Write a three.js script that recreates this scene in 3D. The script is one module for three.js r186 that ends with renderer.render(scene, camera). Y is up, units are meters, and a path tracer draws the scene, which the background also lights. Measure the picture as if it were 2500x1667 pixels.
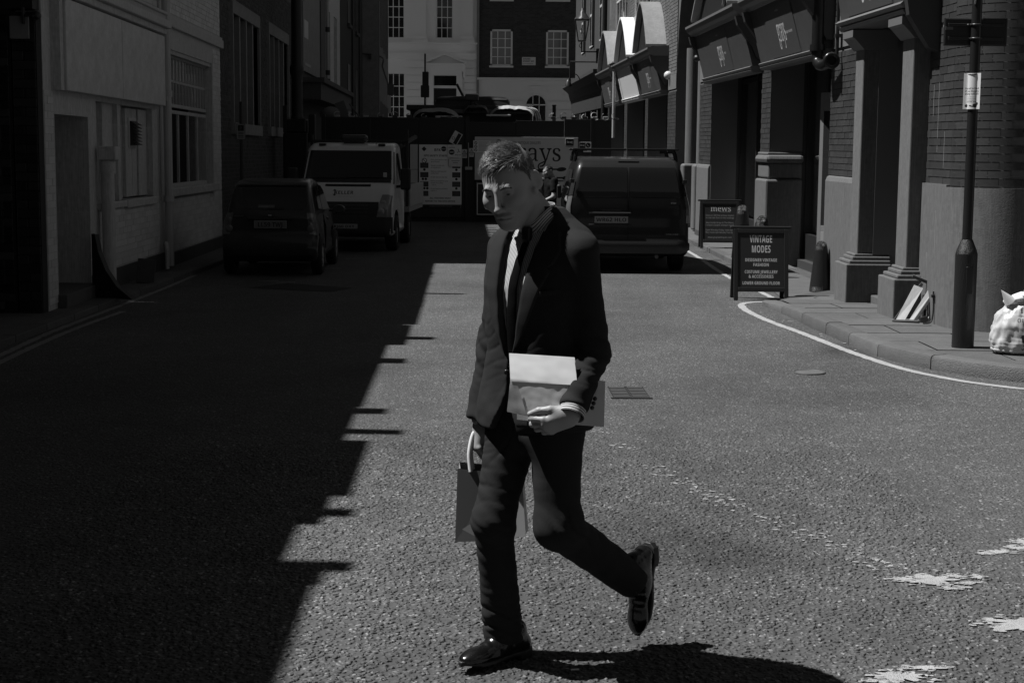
import * as THREE from 'three';
import { mergeGeometries, mergeVertices, toCreasedNormals } from 'three/addons/utils/BufferGeometryUtils.js';
import { RoundedBoxGeometry } from 'three/addons/geometries/RoundedBoxGeometry.js';
import { ImprovedNoise } from 'three/addons/math/ImprovedNoise.js';
import { Brush, Evaluator, SUBTRACTION } from 'three-bvh-csg';

// ---------- camera, sky, sun, exposure ----------
const scene = new THREE.Scene();
const camera = new THREE.PerspectiveCamera(24.743, 1024 / 682, 0.1, 400);
camera.position.set(0, 1.68, 0);
camera.rotation.set(-0.11982, 0, 0.0083);
{
  const w = 128, h = 64, data = new Float32Array(w * h * 4);
  for (let j = 0; j < h; j++) for (let i = 0; i < w; i++) {
    const el = (j + 0.5) / h * Math.PI - Math.PI / 2, k = (j * w + i) * 4;
    const up = Math.max(0, Math.sin(el));
    const v = el < 0 ? 0.05 : 0.02 + 0.26 * Math.exp(-up * 4);
    data[k] = data[k + 1] = data[k + 2] = v; data[k + 3] = 1;
  }
  const sky = new THREE.DataTexture(data, w, h, THREE.RGBAFormat, THREE.FloatType);
  sky.mapping = THREE.EquirectangularReflectionMapping; sky.magFilter = THREE.LinearFilter; sky.minFilter = THREE.LinearFilter; sky.needsUpdate = true;
  scene.background = sky; scene.environment = sky;
}
const SUN = new THREE.Vector3(-0.97, 1.68, -0.1).normalize();
const sun = new THREE.DirectionalLight(0xffffff, 5);
sun.position.copy(SUN).multiplyScalar(60).add(new THREE.Vector3(0, 0, -20));
sun.target.position.set(0, 0, -20); scene.add(sun, sun.target);
sun.castShadow = true; sun.shadow.mapSize.set(4096, 4096); sun.shadow.radius = 1;
Object.assign(sun.shadow.camera, { left: -30, right: 30, top: 40, bottom: -60, near: 1, far: 160 });
const renderer = new THREE.WebGLRenderer({ antialias: true });
renderer.toneMapping = THREE.LinearToneMapping; renderer.toneMappingExposure = 1.3; renderer.shadowMap.enabled = true;
renderer.setSize(1024, 682);

// ---------- helpers ----------
let seed = 12345;
const rnd = () => { seed |= 0; seed = seed + 0x6D2B79F5 | 0; let t = Math.imul(seed ^ seed >>> 15, 1 | seed); t = t + Math.imul(t ^ t >>> 7, 61 | t) ^ t; return ((t ^ t >>> 14) >>> 0) / 4294967296; };
const rr = (a, b) => a + (b - a) * rnd();
const V = (x, y, z) => new THREE.Vector3(x, y, z);
const perlin = new ImprovedNoise();
const lerp = (a, b, t) => a + (b - a) * t, clamp = (x, a, b) => Math.min(b, Math.max(a, x)), smooth = (a, b, x) => { const t = clamp((x - a) / (b - a), 0, 1); return t * t * (3 - 2 * t); };
const interp = (tab, t) => { if (t <= tab[0][0]) return tab[0].slice(1); for (let i = 1; i < tab.length; i++) if (t <= tab[i][0]) { const k = (t - tab[i - 1][0]) / (tab[i][0] - tab[i - 1][0]); return tab[i].slice(1).map((v, j) => lerp(tab[i - 1][j + 1], v, k)); } return tab[tab.length - 1].slice(1); };
function tex(w, h, fn, srgb = true, rep) {          // fn(u,v) -> grey 0..1 (sRGB value for colour maps)
  const d = new Uint8Array(w * h * 4);
  for (let j = 0; j < h; j++) for (let i = 0; i < w; i++) { const v = clamp(fn(i / w, j / h, i, j), 0, 1) * 255, k = (j * w + i) * 4; d[k] = d[k + 1] = d[k + 2] = v; d[k + 3] = 255; }
  const t = new THREE.DataTexture(d, w, h); t.magFilter = THREE.LinearFilter; t.minFilter = THREE.LinearMipmapLinearFilter; t.generateMipmaps = true;
  t.wrapS = t.wrapT = THREE.RepeatWrapping; if (srgb) t.colorSpace = THREE.SRGBColorSpace; if (rep) t.repeat.set(rep, rep); t.needsUpdate = true; return t;
}
// tileable value noise
function vnoise(P) { const g = new Float32Array(P * P); for (let i = 0; i < P * P; i++) g[i] = rnd(); return (u, v) => { const x = (((u % 1) + 1) % 1) * P, y = (((v % 1) + 1) % 1) * P, i = Math.floor(x), j = Math.floor(y), f = x - i, e = y - j, s = f * f * (3 - 2 * f), t = e * e * (3 - 2 * e), a = g[j % P * P + i % P], b = g[j % P * P + (i + 1) % P], c = g[(j + 1) % P * P + i % P], d = g[(j + 1) % P * P + (i + 1) % P]; return lerp(lerp(a, b, s), lerp(c, d, s), t); }; }
const n8 = vnoise(8), n32 = vnoise(32), n128 = vnoise(128), n256 = vnoise(256);
const toS = (l) => l <= 0.0031308 ? l * 12.92 : 1.055 * Math.pow(l, 1 / 2.4) - 0.055;
const fineBump = tex(512, 512, (u, v) => 0.5 * n128(u, v) + 0.5 * n256(u, v), false);
const grimeTex = tex(512, 512, (u, v) => 0.78 + 0.22 * (0.35 * n8(u, v) + 0.3 * n32(u, v) + 0.2 * n128(u, v) + 0.15 * n256(u, v)));
const streakTex = tex(512, 512, (u, v) => 0.74 + 0.26 * (0.5 * n128(u, v * 0.0625) + 0.2 * n256(u, v) + 0.3 * n32(u, v)));
const weaveTex = tex(256, 256, (u, v, i, j) => 0.5 + 0.25 * (((i + j) >> 1) % 2 ? 1 : -1) + 0.25 * (rnd() - 0.5), false);
const mats = {};
function gm(v, rough = 0.8, o = {}) {                // grey material of linear reflectance v
  const key = v + '|' + rough + '|' + Object.entries(o).map(([k, x]) => k + (x?.uuid ?? x)).join();
  if (mats[key]) return mats[key];
  const m = new THREE.MeshPhysicalMaterial({ roughness: rough, metalness: 0, side: THREE.DoubleSide, ...o }); m.color.setRGB(v, v, v); return mats[key] = m;
}
const grime = (v, rough = 0.85, o = {}) => gm(v, rough, { map: grimeTex, ...o });
const streaked = (v, rough = 0.85, o = {}) => gm(v, rough, { map: streakTex, ...o });
const plaster = (v, rough = 0.85) => gm(v, rough, { map: streakTex, bumpMap: fineBump, bumpScale: 0.0012 });
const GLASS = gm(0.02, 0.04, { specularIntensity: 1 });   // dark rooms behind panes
const pane = new THREE.MeshPhysicalMaterial({ transmission: 1, roughness: 0.02, thickness: 0, color: 0xffffff, ior: 1.5, side: THREE.DoubleSide });
const plain = (g) => { g = g.index ? g.toNonIndexed() : g; for (const k of Object.keys(g.attributes)) if (!['position', 'normal', 'uv'].includes(k)) g.deleteAttribute(k); if (!g.attributes.uv) g.setAttribute('uv', new THREE.BufferAttribute(new Float32Array(g.attributes.position.count * 2), 2)); return g; };
const merge = (l) => l.length === 1 ? l[0] : mergeGeometries(l.map(plain));
const box = (x0, x1, y0, y1, z0, z1) => { const g = new THREE.BoxGeometry(x1 - x0, y1 - y0, z1 - z0); g.translate((x0 + x1) / 2, (y0 + y1) / 2, (z0 + z1) / 2); return worldUV(g); };
const rbox = (x0, x1, y0, y1, z0, z1, r = 0.01, s = 2) => { const g = new RoundedBoxGeometry(x1 - x0, y1 - y0, z1 - z0, s, Math.min(r, (x1 - x0) / 2.05, (y1 - y0) / 2.05, (z1 - z0) / 2.05)); g.translate((x0 + x1) / 2, (y0 + y1) / 2, (z0 + z1) / 2); return worldUV(g); };
function worldUV(g, k = 1) {                          // uv in metres by the dominant face direction
  const p = g.attributes.position, n = g.attributes.normal, uv = new Float32Array(p.count * 2);
  for (let i = 0; i < p.count; i++) { const ax = Math.abs(n.getX(i)), ay = Math.abs(n.getY(i)), az = Math.abs(n.getZ(i)); let a, b; if (ay > ax && ay > az) { a = p.getX(i); b = p.getZ(i); } else if (ax > az) { a = p.getZ(i); b = p.getY(i); } else { a = p.getX(i); b = p.getY(i); } uv[2 * i] = a * k; uv[2 * i + 1] = b * k; }
  g.setAttribute('uv', new THREE.BufferAttribute(uv, 2)); return g;
}
const cyl = (a, b, r0, r1 = r0, seg = 12, open = false) => { const d = b.clone().sub(a), L = d.length(), g = new THREE.CylinderGeometry(r1, r0, L, seg, 1, open); g.applyQuaternion(new THREE.Quaternion().setFromUnitVectors(V(0, 1, 0), d.normalize())); g.translate((a.x + b.x) / 2, (a.y + b.y) / 2, (a.z + b.z) / 2); return g; };
const tube = (pts, r, seg = 24, rad = 8, closed = false) => new THREE.TubeGeometry(new THREE.CatmullRomCurve3(pts, closed), seg, r, rad, closed);
const lathe = (prof, seg = 24) => new THREE.LatheGeometry(prof.map(([r, y]) => new THREE.Vector2(r, y)), seg);
const move = (g, x, y, z) => g.translate(x, y, z);
function poly(pts, y, mapv) { const s = new THREE.Shape(pts.map(([a, b]) => new THREE.Vector2(a, b))), g = new THREE.ShapeGeometry(s, 1); g.rotateX(-Math.PI / 2); g.scale(1, 1, 1); const p = g.attributes.position; for (let i = 0; i < p.count; i++) { p.setY(i, typeof y === 'function' ? y(p.getX(i), -p.getZ(i)) : y); } g.computeVertexNormals(); return worldUV(g); }
const extr = (pts, depth, bevel = 0, holes = []) => { const s = new THREE.Shape(pts.map(([a, b]) => new THREE.Vector2(a, b))); for (const h of holes) s.holes.push(new THREE.Path(h.map(([a, b]) => new THREE.Vector2(a, b)))); return new THREE.ExtrudeGeometry(s, { depth, bevelEnabled: bevel > 0, bevelSize: bevel, bevelThickness: bevel, bevelSegments: 2, curveSegments: 10 }); };
const taken = {};
const numbered = (n) => { const k = taken[n] = (taken[n] ?? -1) + 1; return k ? n + '_' + String(k).padStart(3, '0') : n; };
function tag(o, label, category, group, kind) { if (label) o.userData.label = label; if (category) o.userData.category = category; if (group) o.userData.group = group; if (kind) o.userData.kind = kind; return o; }
function thing(name, label, category, pos = [0, 0, 0], turn = 0, group) { const o = new THREE.Group(); o.name = numbered(name); scene.add(o); o.position.set(...pos); o.rotation.y = turn; return tag(o, label, category, group); }
function obj(name, geos, m, parent) { const o = new THREE.Mesh(Array.isArray(geos) ? merge(geos) : geos, m); o.name = parent ? name : numbered(name); o.castShadow = o.receiveShadow = true; (parent ?? scene).add(o); return o; }
const structure = (name, geos, m, label, cat) => tag(obj(name, geos, m), label, cat ?? name.replace(/_/g, ' '), null, 'structure');
// street-side frames: d = metres along the street from the camera, y = height, o = metres out from the wall
const RF = { pos: (d, y, o) => V(4.28 - 0.016 * d - o, y * (1 + 0.004 * (d - 18)), -d), yaw: Math.atan2(1, -0.016), flip: true };
const LF = { pos: (d, y, o) => V(-(4.22 + 0.03 * d) + o, y, -d), yaw: Math.atan2(1, -0.03), flip: false };
function onto(F, g) {                                // geometry given as (d, y, o) -> world
  worldUV(g); g = plain(g); const p = g.attributes.position;
  for (let i = 0; i < p.count; i++) { const v = F.pos(p.getX(i), p.getY(i), p.getZ(i)); p.setXYZ(i, v.x, v.y, v.z); }
  if (F.flip) for (const a of [p, g.attributes.uv]) { const s = a.itemSize, ar = a.array; for (let t = 0; t < p.count; t += 3) for (let c = 0; c < s; c++) { const i = (t + 1) * s + c, j = (t + 2) * s + c, q = ar[i]; ar[i] = ar[j]; ar[j] = q; } }
  g.computeVertexNormals(); return g;
}
const fb = (F, d0, d1, y0, y1, o0, o1) => onto(F, box(d0, d1, y0, y1, o0, o1));
const frb = (F, d0, d1, y0, y1, o0, o1, r = 0.012) => onto(F, rbox(d0, d1, y0, y1, o0, o1, r, 1));
function wallBoxes(d0, d1, y0, y1, holes) {           // rectangles of a wall round its openings
  const ds = [...new Set([d0, d1, ...holes.flatMap((h) => [h[0], h[1]])])].filter((v) => v >= d0 && v <= d1).sort((a, b) => a - b), out = [];
  for (let i = 0; i + 1 < ds.length; i++) { const c = (ds[i] + ds[i + 1]) / 2, hs = holes.filter((h) => h[0] < c && h[1] > c).sort((a, b) => a[2] - b[2]); let y = y0; for (const h of hs) { if (h[2] > y) out.push([ds[i], ds[i + 1], y, h[2]]); y = Math.max(y, h[3]); } if (y < y1) out.push([ds[i], ds[i + 1], y, y1]); }
  return out;
}
const wallGeo = (F, d0, d1, y0, y1, holes, o0 = -0.35, o1 = 0) => wallBoxes(d0, d1, y0, y1, holes).map((r) => fb(F, ...r, o0, o1));
function prof(F, pts, d0, d1, bevel = 0) { const g = plain(extr(pts, d1 - d0, bevel)), p = g.attributes.position; for (let i = 0; i < p.count; i++) { const x = p.getX(i), z = p.getZ(i); p.setX(i, z + d0); p.setZ(i, x); } g.computeVertexNormals(); return onto(F, g); }   // (o, y) section drawn along the wall
const unitBrick = (() => { const g = new THREE.BoxGeometry(1, 1, 1); return g; })();
function brickField(list, F, d0, d1, y0, y1, o, ms, skip, bw = 0.225, bh = 0.075, dep = 0.02, joint = 0.011, jv = joint) {
  let row = 0;
  for (let y = y0; y + bh * 0.6 < y1; y += bh, row++) for (let d = d0 - (row % 2 ? bw / 2 : 0); d < d1; d += bw) {
    const a = Math.max(d, d0), b = Math.min(d + bw, d1), t = Math.min(y + bh, y1); if (b - a < 0.04) continue;
    const c = (a + b) / 2, e = (y + t) / 2; if (skip && skip(c, e, a, b)) continue;
    list.push({ F, d: c, y: e, o: o + dep / 2 + rr(-0.002, 0.002), w: b - a - jv, h: t - y - joint, dep, m: ms[Math.floor(rnd() * ms.length)] });
  }
}
function layBricks(parent, list, max = 300, name = 'brick') {
  list.sort((p, q) => p.d - q.d);
  const M = new THREE.Matrix4(), rest = new Map();
  list.forEach((b, i) => {
    const p = b.F.pos(b.d, b.y, b.o), s = b.F === RF ? 1 + 0.004 * (b.d - 18) : 1;
    if (i < max) { const m = new THREE.Mesh(unitBrick, b.m); m.name = name; m.position.copy(p); m.rotation.y = b.F.yaw; m.scale.set(b.w, b.h * s, b.dep); m.castShadow = m.receiveShadow = true; parent.add(m); }
    else { const g = unitBrick.clone(); g.applyMatrix4(M.compose(p, new THREE.Quaternion().setFromEuler(new THREE.Euler(0, b.F.yaw, 0)), V(b.w, b.h * s, b.dep))); if (!rest.has(b.m)) rest.set(b.m, []); rest.get(b.m).push(g); }
  });
  for (const [m, l] of rest) tag(obj('brickwork', l, m, parent), null, null, null, 'stuff');
}
function canvasTex(w, h, draw, bg = '#fff') { const c = document.createElement('canvas'); c.width = w; c.height = h; const x = c.getContext('2d'); x.fillStyle = bg; x.fillRect(0, 0, w, h); x.textAlign = 'center'; x.textBaseline = 'middle'; draw(x, w, h); const t = new THREE.CanvasTexture(c); t.colorSpace = THREE.SRGBColorSpace; t.magFilter = THREE.LinearFilter; return t; }
const printMat = (t, rough = 0.7, v = 1) => { const m = new THREE.MeshPhysicalMaterial({ map: t, roughness: rough, side: THREE.DoubleSide }); m.color.setRGB(v, v, v); return m; };
const quad = (a, b, c, d) => { const g = new THREE.BufferGeometry(); g.setAttribute('position', new THREE.Float32BufferAttribute([...a, ...b, ...c, ...a, ...c, ...d].flatMap((p) => p), 3)); g.setAttribute('uv', new THREE.Float32BufferAttribute([0, 0, 1, 0, 1, 1, 0, 0, 1, 1, 0, 1], 2)); g.computeVertexNormals(); return g; }; // corners bl, br, tr, tl
const A3 = (v) => [v.x, v.y, v.z];
function line(x, pts, w) { x.lineWidth = w; x.beginPath(); pts.forEach(([a, b], i) => i ? x.lineTo(a, b) : x.moveTo(a, b)); x.stroke(); }

// ---------- road ----------
const ROADT = 3.0;
const roadH = new Float32Array(1024 * 1024), roadC = new Float32Array(1024 * 1024);
{
  const N = 1024;
  for (let i = 0; i < N * N; i++) { const u = (i % N) / N, v = Math.floor(i / N) / N; roadH[i] = 0.12 + 0.12 * n128(u, v) + 0.1 * n32(u, v); roadC[i] = 0.052 + 0.02 * n256(u, v); }
  for (let k = 0; k < 52000; k++) {                     // chippings about 6 to 15 mm long, set at random
    const cx = rnd() * N, cy = rnd() * N, a = rr(1.3, 3.4), b = a * rr(0.45, 0.9), th = rnd() * Math.PI, c = Math.cos(th), s = Math.sin(th), top = rr(0.3, 1), tone = rnd() < 0.1 ? rr(0.15, 0.27) : rr(0.045, 0.12), R = Math.ceil(a) + 1, e = rr(2, 4), lean = rr(-0.16, 0.16);
    for (let j = -R; j <= R; j++) for (let i = -R; i <= R; i++) {
      const x = (c * i + s * j) / a, y = (-s * i + c * j) / b, q = Math.pow(Math.abs(x), e) + Math.pow(Math.abs(y), e); if (q > 1) continue;
      const h = top * (1 - 0.55 * q * q) + lean * x, n = ((cy + j + N | 0) % N) * N + ((cx + i + N | 0) % N); if (h > roadH[n]) { roadH[n] = h; roadC[n] = tone * (0.72 + 0.3 * n128((cx + i) / N, (cy + j) / N) + 0.26 * n32((cx + i) / N, (cy + j) / N)); }
    }
  }
}
const hAt = (x, z) => { const N = 1024, u = (((x / ROADT) % 1) + 1) % 1 * N, v = (((z / ROADT) % 1) + 1) % 1 * N, i = u | 0, j = v | 0, f = u - i, g = v - j, q = (a, b) => roadH[(b % N) * N + a % N]; return lerp(lerp(q(i, j), q(i + 1, j), f), lerp(q(i, j + 1), q(i + 1, j + 1), f), g); };
const roadCol = tex(1024, 1024, (u, v, i, j) => toS(roadC[j * 1024 + i]), true);
const roadBump = tex(1024, 1024, (u, v, i, j) => roadH[j * 1024 + i], false);
const roadMat = new THREE.MeshPhysicalMaterial({ map: roadCol, bumpMap: roadBump, bumpScale: 0.012, roughness: 0.82, side: THREE.DoubleSide, vertexColors: true });
const roadTone = (x, z) => 0.93 + 0.24 * perlin.noise(x * 0.55, z * 0.4, 3) + 0.2 * perlin.noise(x * 1.7, z * 1.3, 9) + 0.16 * perlin.noise(x * 2.4 + 7, z * 0.22, 2) + 0.14 * perlin.noise(x * 6, z * 5, 5) - 0.3 * smooth(0.28, 0.6, perlin.noise(x * 0.9 + 4, z * 0.7 + 2, 6));
function roadSheet(xs, zs, lift) {
  const P = [], U = [], C = [], I = [], nx = xs.length, nz = zs.length;
  for (let j = 0; j < nz; j++) for (let i = 0; i < nx; i++) { const x = xs[i], z = zs[j], t = roadTone(x, z); P.push(x, lift(x, z), z); U.push(x / ROADT, z / ROADT); C.push(t, t, t); }
  for (let j = 0; j + 1 < nz; j++) for (let i = 0; i + 1 < nx; i++) { const a = j * nx + i; I.push(a, a + nx, a + 1, a + 1, a + nx, a + nx + 1); }
  const g = new THREE.BufferGeometry(); g.setAttribute('position', new THREE.Float32BufferAttribute(P, 3)); g.setAttribute('uv', new THREE.Float32BufferAttribute(U, 2)); g.setAttribute('color', new THREE.Float32BufferAttribute(C, 3)); g.setIndex(I); g.computeVertexNormals(); return g;
}
const steps = (a, b, n) => Array.from({ length: n + 1 }, (_, i) => a + (b - a) * i / n);
const NX0 = -2.5, NX1 = 2.05, NZ0 = -10.2, NZ1 = -4.5;
const far = (x, z) => 0;
{
  const gs = [roadSheet([-120, -60, -20, ...steps(-8, 8, 80), 20, 60, 120], [...steps(-200, -60, 6), ...steps(-58, NZ0, 130)], far),
    roadSheet([-120, -40, ...steps(-8, NX0, 12)], steps(NZ0, NZ1, 16), far), roadSheet([...steps(NX1, 8, 12), 40, 120], steps(NZ0, NZ1, 16), far),
    roadSheet([-120, -40, -8, -3, 3, 8, 40, 120], [NZ1, 0, 10, 30, 120], far)];
  const edge = (x, z) => smooth(0, 0.12, Math.min(NX1 - x, NZ1 - z)) * smooth(0, 0.9, x - NX0) * smooth(0, 2.2, z - NZ0), zs = [NZ1]; while (zs[zs.length - 1] > NZ0 + 0.02) zs.push(zs[zs.length - 1] - 0.0066 - 0.0016 * Math.max(0, -zs[zs.length - 1] - 6)); zs.push(NZ0); zs.reverse();
  const near = roadSheet(steps(NX0, NX1, 600), zs, (x, z) => edge(x, z) * (hAt(x, z) - 0.55) * 0.0085 + (edge(x, z) ? 0 : 0));
  structure('road', mergeGeometries([...gs, near]), roadMat, 'worn grey asphalt roadway of the narrow street', 'road');
}
// paint: strips with uneven worn edges, 6 mm above the road
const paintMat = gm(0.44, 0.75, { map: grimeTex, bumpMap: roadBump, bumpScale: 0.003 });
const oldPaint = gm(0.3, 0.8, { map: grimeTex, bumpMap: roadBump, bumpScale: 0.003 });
function strip(pts, w, y = 0.004, wear = 0.012) {       // pts [x,d]
  const c = new THREE.CatmullRomCurve3(pts.map(([x, d]) => V(x, 0, -d))), L = c.getLength(), n = Math.ceil(L / 0.05), P = [], I = [], U = [];
  for (let i = 0; i <= n; i++) { const p = c.getPointAt(i / n), t = c.getTangentAt(i / n), s = V(-t.z, 0, t.x).normalize(); for (const k of [-1, 1]) { const q = w / 2 + wear * (perlin.noise(p.x * 9, p.z * 9, k * 5) + 0.6 * perlin.noise(p.x * 31, p.z * 31, k * 3)); P.push(p.x + s.x * q * k, y, p.z + s.z * q * k); U.push(p.x + s.x * q * k, p.z + s.z * q * k); } if (i < n) { const a = i * 2; I.push(a, a + 1, a + 2, a + 1, a + 3, a + 2); } }
  const g = new THREE.BufferGeometry(); g.setAttribute('position', new THREE.Float32BufferAttribute(P, 3)); g.setAttribute('uv', new THREE.Float32BufferAttribute(U, 2)); g.setIndex(I); g.computeVertexNormals(); return g;
}
const roadLine = (label, geo, m = paintMat) => tag(obj('road_line', geo, m), label, 'road marking', null, 'structure');
roadLine('white edge line curving round the near kerb', strip([[3.02, 17.96], [2.84, 17.95], [2.66, 17.78], [2.58, 17.4], [2.57, 16.79], [2.64, 15.8], [2.76, 14.92], [2.86, 14.01], [2.97, 13.15], [3.12, 12.35], [3.31, 11.85], [3.52, 11.52], [3.78, 11.27], [4.3, 11.05]], 0.085));
roadLine('straight white edge line beside the far kerb', strip([[3.1, 30], [3.09, 26.2], [3.02, 22.3], [3.03, 20.73], [3.08, 19.6], [3.11, 18.4]], 0.075));
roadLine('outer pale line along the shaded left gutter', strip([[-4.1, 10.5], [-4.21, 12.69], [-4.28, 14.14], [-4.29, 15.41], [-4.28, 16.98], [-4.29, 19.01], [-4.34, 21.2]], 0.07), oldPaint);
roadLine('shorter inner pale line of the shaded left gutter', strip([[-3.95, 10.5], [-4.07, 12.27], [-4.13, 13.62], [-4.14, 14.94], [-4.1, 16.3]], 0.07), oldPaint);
function blotch(cx, cd, rx, rz, n = 26, rough = 0.45, seedk = 1, y = 0.0035) { const pts = []; for (let i = 0; i < n; i++) { const a = i / n * 6.283, k = 1 + rough * (perlin.noise(Math.cos(a) * 2.3 + seedk * 7.1, Math.sin(a) * 2.3, seedk) + 0.5 * perlin.noise(Math.cos(a) * 7 + seedk, Math.sin(a) * 7, seedk)); pts.push([cx + rx * k * Math.cos(a), cd + rz * k * Math.sin(a)]); } return poly(pts, y); }
{ // worn marking at the lower right: separate flakes of paint
  const groups = [['largest torn flake of white road paint at lower right', [[1.68, 6.07, 0.1, 0.07], [1.59, 6.08, 0.06, 0.03], [1.8, 6.13, 0.028, 0.03], [1.83, 6.03, 0.03, 0.02], [1.73, 5.95, 0.03, 0.015], [1.78, 5.97, 0.02, 0.012], [1.89, 6.12, 0.026, 0.03]]],
    ['white road paint patch at the right edge', [[1.92, 5.49, 0.2, 0.08]]],
    ['ragged white paint scrap near the bottom edge', [[1.27, 4.9, 0.085, 0.05], [1.38, 4.99, 0.07, 0.022], [1.2, 4.86, 0.05, 0.02]]],
    ['speckled remains of paint below the right kerb', [[2.1, 6.53, 0.06, 0.03], [2.2, 6.6, 0.05, 0.04], [2.27, 6.7, 0.06, 0.05], [2.03, 6.5, 0.03, 0.02]]]];
  let k = 3; for (const [label, l] of groups) tag(obj('paint_patch', l.flatMap(([x, d, a, b]) => [blotch(x, d, a * 0.85, b * 0.85, 60, 0.9, k++), ...Array.from({ length: Math.ceil(a * 260) }, () => { const t = rnd() * 6.283, q = rr(0.8, 1.45); return blotch(x + a * q * Math.cos(t), d + b * q * Math.sin(t), rr(0.004, 0.02), rr(0.003, 0.012), 10, 0.9, k++, 0.0034); })]), paintMat), label, 'road marking', null, 'structure');
  const bits = []; for (const [x, d] of [[0.4, 10.1], [0.55, 9.4], [0.66, 8.9], [0.78, 8.31], [0.82, 8.15], [0.88, 7.94], [0.93, 7.8], [0.97, 7.65], [1.02, 7.55], [1.06, 7.45], [1.12, 7.35], [1.21, 7.13], [1.26, 6.98], [1.44, 6.56], [1.51, 6.35], [1.56, 6.3], [1.34, 6.78]]) for (let i = 0; i < 11; i++) bits.push(blotch(x + rr(-0.07, 0.07), d + rr(-0.09, 0.09), rr(0.003, 0.016), rr(0.003, 0.012), 10, 0.9, k++, 0.0022));
  tag(obj('paint_trail', bits, paintMat), 'broken line of worn white flecks crossing the sunlit road', 'road marking', null, 'structure');
  const litter = []; for (let i = 0; i < 34; i++) { const t = rnd(), x = lerp(2.75, 3.9, t * t), d = lerp(17, 11.6, Math.pow(t, 0.7)); litter.push(blotch(x + rr(-0.1, 0.12), d, rr(0.006, 0.022), rr(0.004, 0.012), 8, 0.6, k++, 0.008)); }
  tag(obj('gutter_litter', litter, gm(0.45, 0.9)), 'pale scraps of litter lying in the gutter', 'litter', null, 'stuff');
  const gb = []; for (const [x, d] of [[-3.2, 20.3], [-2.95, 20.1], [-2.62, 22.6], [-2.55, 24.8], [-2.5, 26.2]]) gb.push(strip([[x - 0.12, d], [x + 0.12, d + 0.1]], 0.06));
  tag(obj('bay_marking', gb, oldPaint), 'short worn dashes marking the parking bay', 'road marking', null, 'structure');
}
{ // covers
  const t = thing('drain_cover', 'slotted dark iron drain cover in the sunlit road behind the walking man', 'drain cover', [0.83, 0.005, -10.94], 0.02);
  obj('frame', [box(-0.145, 0.145, 0, 0.004, -0.265, -0.25), box(-0.145, 0.145, 0, 0.004, 0.25, 0.265), box(-0.145, -0.13, 0, 0.004, -0.25, 0.25), box(0.13, 0.145, 0, 0.004, -0.25, 0.25)], grime(0.08, 0.6), t);
  obj('recess', box(-0.13, 0.13, -0.004, 0, -0.25, 0.25), gm(0.008, 0.9), t);
  for (let i = 0; i < 7; i++) for (const s of [-1, 1]) obj('bar', box(s * 0.066 - 0.055, s * 0.066 + 0.055, 0.0005, 0.006, -0.23 + i * 0.072, -0.19 + i * 0.072), grime(0.09, 0.6), t);
  const u = thing('access_cover', 'small round metal cover near the right kerb', 'access cover', [2.33, 0.004, -12.06]);
  obj('lid', new THREE.CylinderGeometry(0.11, 0.11, 0.006, 28), grime(0.16, 0.5), u); obj('rim', new THREE.TorusGeometry(0.12, 0.008, 6, 28).rotateX(Math.PI / 2), grime(0.09, 0.6), u);
  tag(obj('road_patch', poly([[-2.9, 20.0], [-2.0, 19.4], [-2.2, 18.8], [-3.3, 19.3]], 0.004), gm(0.05, 0.85, { map: roadCol })), 'darker rectangular repair in the shaded road', 'road patch', null, 'structure');
}
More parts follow.
